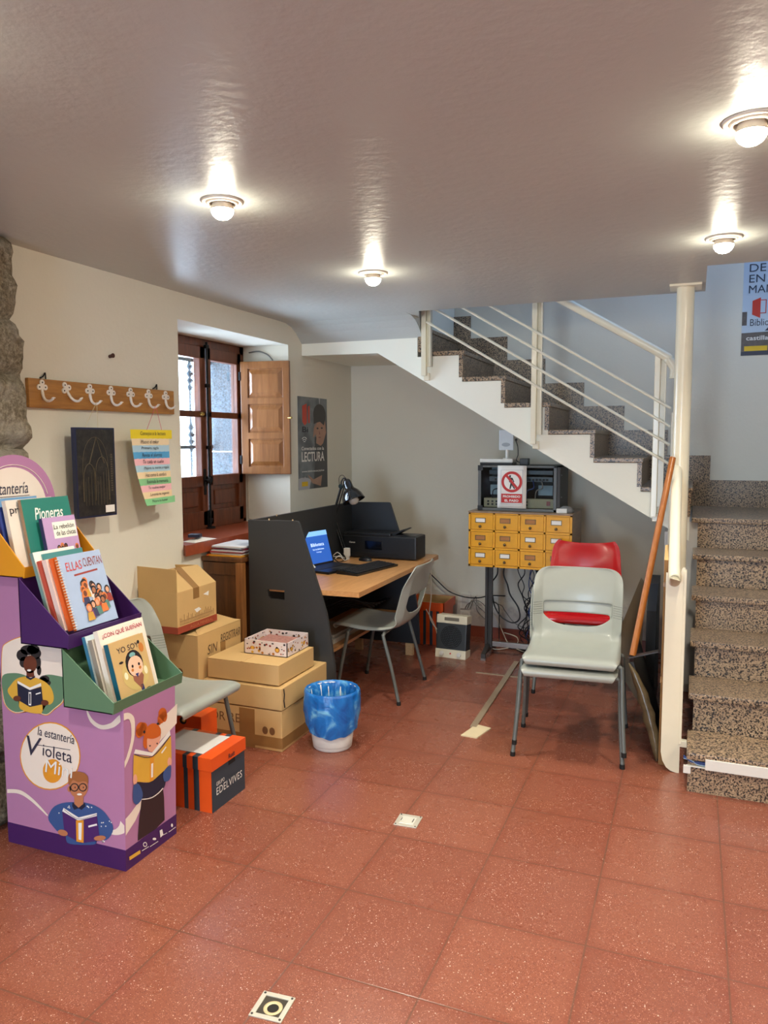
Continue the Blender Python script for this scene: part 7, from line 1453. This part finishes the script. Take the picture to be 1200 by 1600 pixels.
b.poly(disc(SP(cy, cz, 0), (1, 0, 0), (0, 0, 1), 0, 0, W_*.36, W_*.36, 40), 0); b.poly(disc(SP(cy, cz, 1), (1, 0, 0), (0, 0, 1), 0, 0, W_*.27, W_*.27, 40), 1)
b.keepn = True; b.build('prohibition_ring', [RED, PAPER], t)
b = MB(); 
def man(pts, l=2): b.poly([SP(.5+.27*u, .62+.27*q*v, l) for u, v in pts])
b.poly(disc(SP(.44, .62+.27*q*.72, 2), (1, 0, 0), (0, 0, 1), 0, 0, W_*.035, W_*.04, 14))
man([(-.28, .58), (.1, .52), (.34, .0), (.24, -.05), (.06, .25), (.08, -.1), (-.14, -.12), (-.3, -.05), (-.38, .1), (-.3, .15), (-.16, .08)]); man([(-.16, -.1), (.1, -.12), (-.0, -.5), (-.14, -.9), (-.3, -.9), (-.18, -.5)]); man([(-.02, -.12), (.12, -.12), (.2, -.5), (.46, -.82), (.3, -.9), (.04, -.52)]); b.build('walking_figure', mat('sign_black', (28, 28, 28)), t)
b = MB(); u0 = .27*.72; b.poly([SP(.5-u0-.03, .62+(u0)*q+.0, 3), SP(.5-u0+.04, .62+(u0+.05)*q, 3), SP(.5+u0+.03, .62-u0*q, 3), SP(.5+u0-.04, .62-(u0+.05)*q, 3)]); b.build('slash', RED, t)
b = MB(); b.poly([SP(.14, .13), SP(.86, .13), SP(.86, .34), SP(.14, .34)]); b.build('red_panel', RED, t)
b = MB(); put_text(b, 'PROHIBIDO', SP(.20, .25, 2), (1, 0, 0), (0, 0, 1), W_*.6, Hh*.055, bold=.03); put_text(b, 'EL PASO', SP(.26, .155, 2), (1, 0, 0), (0, 0, 1), W_*.48, Hh*.055, bold=.03); b.build('lettering', PAPER, t)
# things on the network cabinet
t = thing('router', 'white router with a black base lying on the network cabinet', 'router', (-1.29, 5.36, RZ1)); 
B('router_base', (-1.40, -1.17, 5.30, 5.45, RZ1, RZ1+.018), BLACKP, t, bev=.003); B('router_cover', (-1.402, -1.165, 5.295, 5.45, RZ1+.018, RZ1+.045), WHITEP, t, bev=.008)
t = thing('wifi_antenna', 'pale square antenna panel on a short stem above the white router', 'antenna', (-1.225, 5.38, RZ1+.045))
B('antenna_panel', (-1.283, -1.178, 5.37, 5.385, 1.470, 1.615), mat('translucent_white_plastic', (206, 212, 214), .35), t, bev=.007)
b = MB(); b.cyl((-1.225, 5.378, RZ1+.045), (-1.225, 5.378, 1.475), .012); b.cyl((-1.225, 5.378, RZ1+.043), (-1.225, 5.378, RZ1+.05), .03); b.build('antenna_stem', WHITEP, t)
b = MB(); b.poly(disc((-1.232, 5.3695, 1.51), (1, 0, 0), (0, 0, 1), 0, 0, .03, .014, 20)); b.build('antenna_print', mat('pale_grey_print', (158, 166, 172)), t)
b = MB(); b.tube([(-1.165, 5.38, 1.54), (-1.15, 5.375, 1.50), (-1.145, 5.37, 1.44), (-1.155, 5.36, 1.40), (-1.12, 5.35, 1.385), (-1.10, 5.35, 1.39)], .0035, 6, sm=5); b.cyl((-1.17, 5.38, 1.545), (-1.155, 5.38, 1.545), .008)
tag(b.build('cable', BLACKP), 'thin black cable from the antenna to the black power adapter', 'cable')
tag(B('power_adapter', (-1.125, -1.065, 5.33, 5.39, RZ1, RZ1+.048), BLACKP, None, bev=.004), 'black square power adapter on the network cabinet beside the router', 'power adapter')
t = thing('label_printer', 'small white and grey rounded device at the right end of the card catalogue', 'device', (-.79, 5.25, CZ1+.006))
B('device_front', (-.845, -.775, 5.20, 5.22, CZ1+.006, CZ1+.036), WHITEP, t, bev=.003)
b = MB(); b.lathe([(.0001, .045), (.02, .043), (.04, .034), (.05, .02), (.052, 0), (.0001, 0)], (-.79, 5.26, CZ1+.006), 24); b.build('device_dome', mat('grey_dome', (130, 132, 132), .35), t)

# ================================================================== HEATER, SOCKETS, CABLES
t = thing('fan_heater', 'cream and dark grey fan heater standing on the floor by the wall', 'heater', (-1.56, 5.13, 0), world=False, rz=-.05)
M = Matrix.Rotation(-.12, 4, 'X') @ Matrix.Identity(4)
hw = .112
b = MB(); b.M = M; b.box(-hw, hw, 0, .10, 0, .30, b=.008); b.build('heater_body', mat('dark_grey_heater', (52, 56, 58), .45), t)
HC = mat('cream_heater_plastic', (226, 218, 192), .4)
b = MB(); b.M = M; b.box(-hw-.002, hw+.002, -.004, .102, 0, .062, b=.004); b.build('control_panel', HC, t)
b = MB(); b.M = M; b.box(-hw-.002, hw+.002, -.004, .102, .245, .305, b=.006); b.build('top_panel', HC, t)
b = MB(); b.M = M; b.box(-.055, .055, -.006, .0, .265, .289, b=.006); b.build('handle_slot', mat('handle_recess', (120, 112, 96), .5), t)
b = MB(); b.M = M
for k in range(1, 7): b.tube([(.078*k/6*math.cos(a*PI/12), -.002, .152+.078*k/6*math.sin(a*PI/12)) for a in range(25)], .0018, 5)
for k in range(13): z = .078+.0122*k; xx = math.sqrt(max(0, .078**2-(z-.152)**2)); b.box(-xx, xx, -.0025, .0005, z-.0016, z+.0016)
b.build('fan_grille', RUBBER, t)
for x in (-.065, .065):
    b = MB(); b.M = M; b.cyl((x, -.004, .031), (x, -.018, .031), .017, .014, n=24); b.box(x-.002, x+.002, -.021, -.017, .02, .042); b.build('control_knob', WHITEP, t)
b = MB(); b.M = M; b.cyl((0, -.004, .034), (0, -.006, .034), .006); b.build('pilot_light', mat('red_pilot', (200, 60, 50), .3), t)
for x0, z0, h_ in ((-1.68, .215, .12), (-1.455, .24, .10), (-1.68, .10, .10)):
    t = thing('wall_socket', {-1.68: 'white blank wall plate above the fan heater', -1.455: 'white wall socket behind the catalogue leg'}[x0] if z0 > .15 else 'lower white wall plate behind the fan heater', 'socket', (x0, YB, z0))
    B('plate', (x0, x0+.082, YB-.012, YB, z0, z0+h_), WHITEP, t, bev=.003); B('socket_face', (x0+.012, x0+.07, YB-.014, YB-.01, z0+.015, z0+h_-.015), mat('socket_face_plastic', (210, 206, 196), .35), t, bev=.002)
def cable(pts, r, m, label, group='tangled cables under the card catalogue'):
    b = MB(); b.tube(pts, r, 6, sm=7); return tag(b.build('cable', m), label, 'cable', group)
random.seed(21)
BK, BL_, GY, WH = BLACKP, mat('blue_cable', (36, 62, 120)), mat('grey_cable', (120, 118, 112)), mat('cream_cable', (214, 204, 184))
tang = 'one of the black cables hanging in the tangle under the card catalogue'
for k in range(11):
    x = -1.16+.034*k+random.uniform(-.01, .01); y = 5.42+random.uniform(-.05, .1); P = [(x, y, CZ0+.02)]
    zc_ = .35+random.uniform(-.03, .03); px = -1.06+random.uniform(-.05, .06)
    for z in (.58, .50, .42): P.append((x+(px-x)*(CZ0-z)/.33+random.uniform(-.035, .035), y+random.uniform(-.03, .03), z+random.uniform(-.015, .015)))
    P.append((px, y, zc_)); 
    for z in (.27, .19, .12, .05, .012): P.append((px+random.uniform(-.05, .09), y+random.uniform(-.03, .05), z))
    P.append((px+.15*random.uniform(-1, 1), y+.05, .008))
    cable(P, random.choice([.003, .0038, .0045]), BK, tang)
tb = 'one of the blue cables in the tangle under the card catalogue'
for k in range(5):
    x = -1.04+.02*k; y = 5.45+.01*k; P = [(x, y, CZ0+.02)]+[(x+random.uniform(-.05, .05), y+random.uniform(-.03, .03), z) for z in (.56, .46, .38, .32, .26, .18, .10, .04)]+[(x-.05+.03*k, y-.03, .010)]
    cable(P, .0035, BL_, tb, 'blue cables under the card catalogue')
cable([(-1.30, 5.42, CZ0+.02), (-1.295, 5.42, .58), (-1.34, 5.42, .50), (-1.33, 5.42, .42), (-1.31, 5.42, .33), (-1.26, 5.42, .26), (-1.18, 5.42, .225), (-1.13, 5.42, .26), (-1.14, 5.42, .34), (-1.20, 5.42, .43), (-1.22, 5.42, .50), (-1.25, 5.42, .58), (-1.235, 5.42, CZ0+.02)], .0055, BK, 'thick black cable hanging in a large loop beside the catalogue leg', None)
cable([(-1.385, 5.74, .29), (-1.32, 5.68, .285), (-1.28, 5.62, .26), (-1.20, 5.6, .18), (-1.10, 5.6, .15), (-1.0, 5.6, .2)], .004, GY, 'grey cable sagging between the wall socket and the tangle', None)
cable([(-1.42, 5.785, .29), (-1.38, 5.74, .292), (-1.34, 5.66, .28), (-1.32, 5.6, .2), (-1.30, 5.55, .03), (-1.2, 5.5, .01)], .0045, BK, 'black plug lead from the wall socket down to the floor', None)
cable([(-1.42, 5.785, .20), (-1.36, 5.72, .16), (-1.25, 5.6, .02), (-1.15, 5.5, .008), (-1.0, 5.36, .008), (-.85, 5.30, .008)], .004, WH, 'cream cable curving down the wall and across the floor under the catalogue', None)
cable([(-1.40, 5.5, .008), (-1.32, 5.45, .008), (-1.24, 5.50, .010), (-1.18, 5.58, .03), (-1.2, 5.66, .06), (-1.3, 5.68, .08)], .004, WH, 'cream cable looped on the floor beside the catalogue leg', None)
cable([(-1.93, 5.74, .50), (-1.85, 5.72, .44), (-1.75, 5.72, .36), (-1.63, 5.72, .325), (-1.52, 5.72, .325), (-1.42, 5.72, .35), (-1.3, 5.7, .36)], .005, BK, 'black lead sagging along the back wall from the desk to the catalogue', None)
cable([(-1.75, 5.25, .69), (-1.76, 5.30, .42), (-1.78, 5.32, .26), (-1.74, 5.28, .20), (-1.68, 5.2, .18), (-1.66, 5.18, .15)], .004, WH, 'pale cable hanging from the desk end to the fan heater', None)
cable([(-1.80, 5.3, .3), (-1.74, 5.3, .2), (-1.69, 5.24, .13), (-1.66, 5.2, .1)], .0035, WH, 'second pale cable behind the fan heater on its desk side', None)
for k in range(3): cable([(-1.64+.02*k, 5.785, .22), (-1.60+.03*k, 5.74, .27+.03*k), (-1.52, 5.70, .31-.04*k), (-1.44, 5.66, .27-.05*k), (-1.40, 5.62, .2-.04*k)], .0032, GY, 'one of the thin grey cables arching between the two wall plates', 'thin grey cables by the wall plates')

# ================================================================== LEANING THINGS BESIDE THE STAIRS
POLE = wood('orange_varnished_pole', (146, 82, 28), (172, 104, 44), .35, 2, 4, 9)
a_, c_ = Vector((-.249, 3.89, .482)), Vector((-.102, 4.30, 1.447))
b = MB(); b.tube([a_, c_], .0165, 12); 
t = thing('wooden_pole', 'orange-brown wooden pole leaning against the stair handrail', 'pole', a_); 
b.build('pole_shaft', POLE, t); b = MB(); b.tube([c_, c_+Vector((-.04, -.02, .004))], .003, 6); b.build('metal_pin', STEEL, t)
t = thing('tall_cardboard_box', 'tall flat cardboard box standing upright behind the stair post', 'box', (-.08, 4.1, 0))
B('box_body', (-.112, -.052, 3.765, 4.34, 0, .985), cardboard('dark_brown_cardboard', (146, 108, 66)), t, bev=.003)
b = MB(); b.add([(-.112, 3.765, .985), (-.05, 3.765, .985), (-.055, 3.93, 1.045), (-.115, 3.95, 1.03)], [(0, 1, 2, 3)]); o = b.build('top_flap', CARD, t); m_ = o.modifiers.new('s', 'SOLIDIFY'); m_.thickness = .004
B('box_tape', [(-.114, -.052, 3.7635, 3.80, .40, .43), (-.114, -.052, 3.7635, 3.80, .86, .88)], CARDE, t)
t = thing('black_board', 'flat black panel in torn brown wrapping leaning beside the tall cardboard box', 'board', (-.15, 4.1, 0))
b = MB(); 
P0, P1 = Vector((-.122, 3.80, .004)), Vector((-.262, 3.86, .455)); D = Vector((-.02, .62, 0)); N_ = Vector((.020, 0, .006))
b.add([P0, P1, P1+D, P0+D, P0+N_, P1+N_, P1+D+N_, P0+D+N_], [(0, 1, 2, 3), (4, 5, 6, 7), (0, 1, 5, 4), (1, 2, 6, 5), (2, 3, 7, 6), (3, 0, 4, 7)]); b.build('panel', mat('matt_black_board', (17, 17, 19), .6), t)
b = MB(); b.add([P0+Vector((-.002, -.004, 0)), P1+Vector((-.002, -.004, 0)), P1+Vector((.05, -.008, -.02)), P0+Vector((.022, -.006, .03))], [(0, 1, 2, 3)])
n=10
b = MB(); vs = []
for i in range(n+1):
    f = i/n; p = P0.lerp(P1, f); wv = .05*math.sin(f*PI)**.6+.004; j = .008*mnoise.noise(Vector((f*9, 1, 2)))
    vs += [p+Vector((-.004+j, -.006, 0)), p+Vector((wv*.5, -.016+j, 0)), p+Vector((wv+j, -.008, .0))]
b.add(vs, [(3*i+k, 3*i+k+1, 3*i+k+4, 3*i+k+3) for i in range(n) for k in range(2)], True)
o = b.build('torn_wrapping', mat('brown_wrapping_film', (98, 84, 60), .25, var=.4, scale=40), t); m_ = o.modifiers.new('s', 'SOLIDIFY'); m_.thickness = .002
tag((lambda b: (b.add([(-.268, 3.87, .47), (-.13, 3.87, .515), (-.13, 3.91, .515), (-.268, 3.91, .47), (-.268, 3.87, .476), (-.13, 3.87, .521), (-.13, 3.91, .521), (-.268, 3.91, .476)], [(0, 1, 2, 3), (4, 5, 6, 7), (0, 1, 5, 4), (1, 2, 6, 5), (2, 3, 7, 6), (3, 0, 4, 7)]), b.build('metal_strip', DSTEEL))[-1])(MB()), 'thin metal strip lying across the top edge of the leaning black panel', 'metal strip')
b = MB(); b.prism([(4.40, .0), (5.0, 0), (4.92, .72), (4.62, .72), (4.42, .60)], (-.215, 0, 0), (0, 1, 0), (0, 0, 1), (.05, 0, 0)); tag(b.build('black_board', MATS['matt_black_board']), 'tall black board standing behind the leaning one, near the back of the alcove', 'board')
b = MB(); P = [Vector((-.43, 4.62, .27)), Vector((-.262, 4.62, .745)), Vector((-.235, 4.63, .71)), Vector((-.26, 4.66, .0))]; d = Vector((.0, .018, 0))
b.add(P+[p+d for p in P], [(0, 1, 2, 3), (4, 5, 6, 7), (0, 1, 5, 4), (1, 2, 6, 5), (2, 3, 7, 6), (3, 0, 4, 7)]); tag(b.build('hardboard_sheet', mat('olive_brown_hardboard', (104, 90, 70), .6)), 'olive brown board with a slanted top leaning in the alcove right of the red chair', 'board')
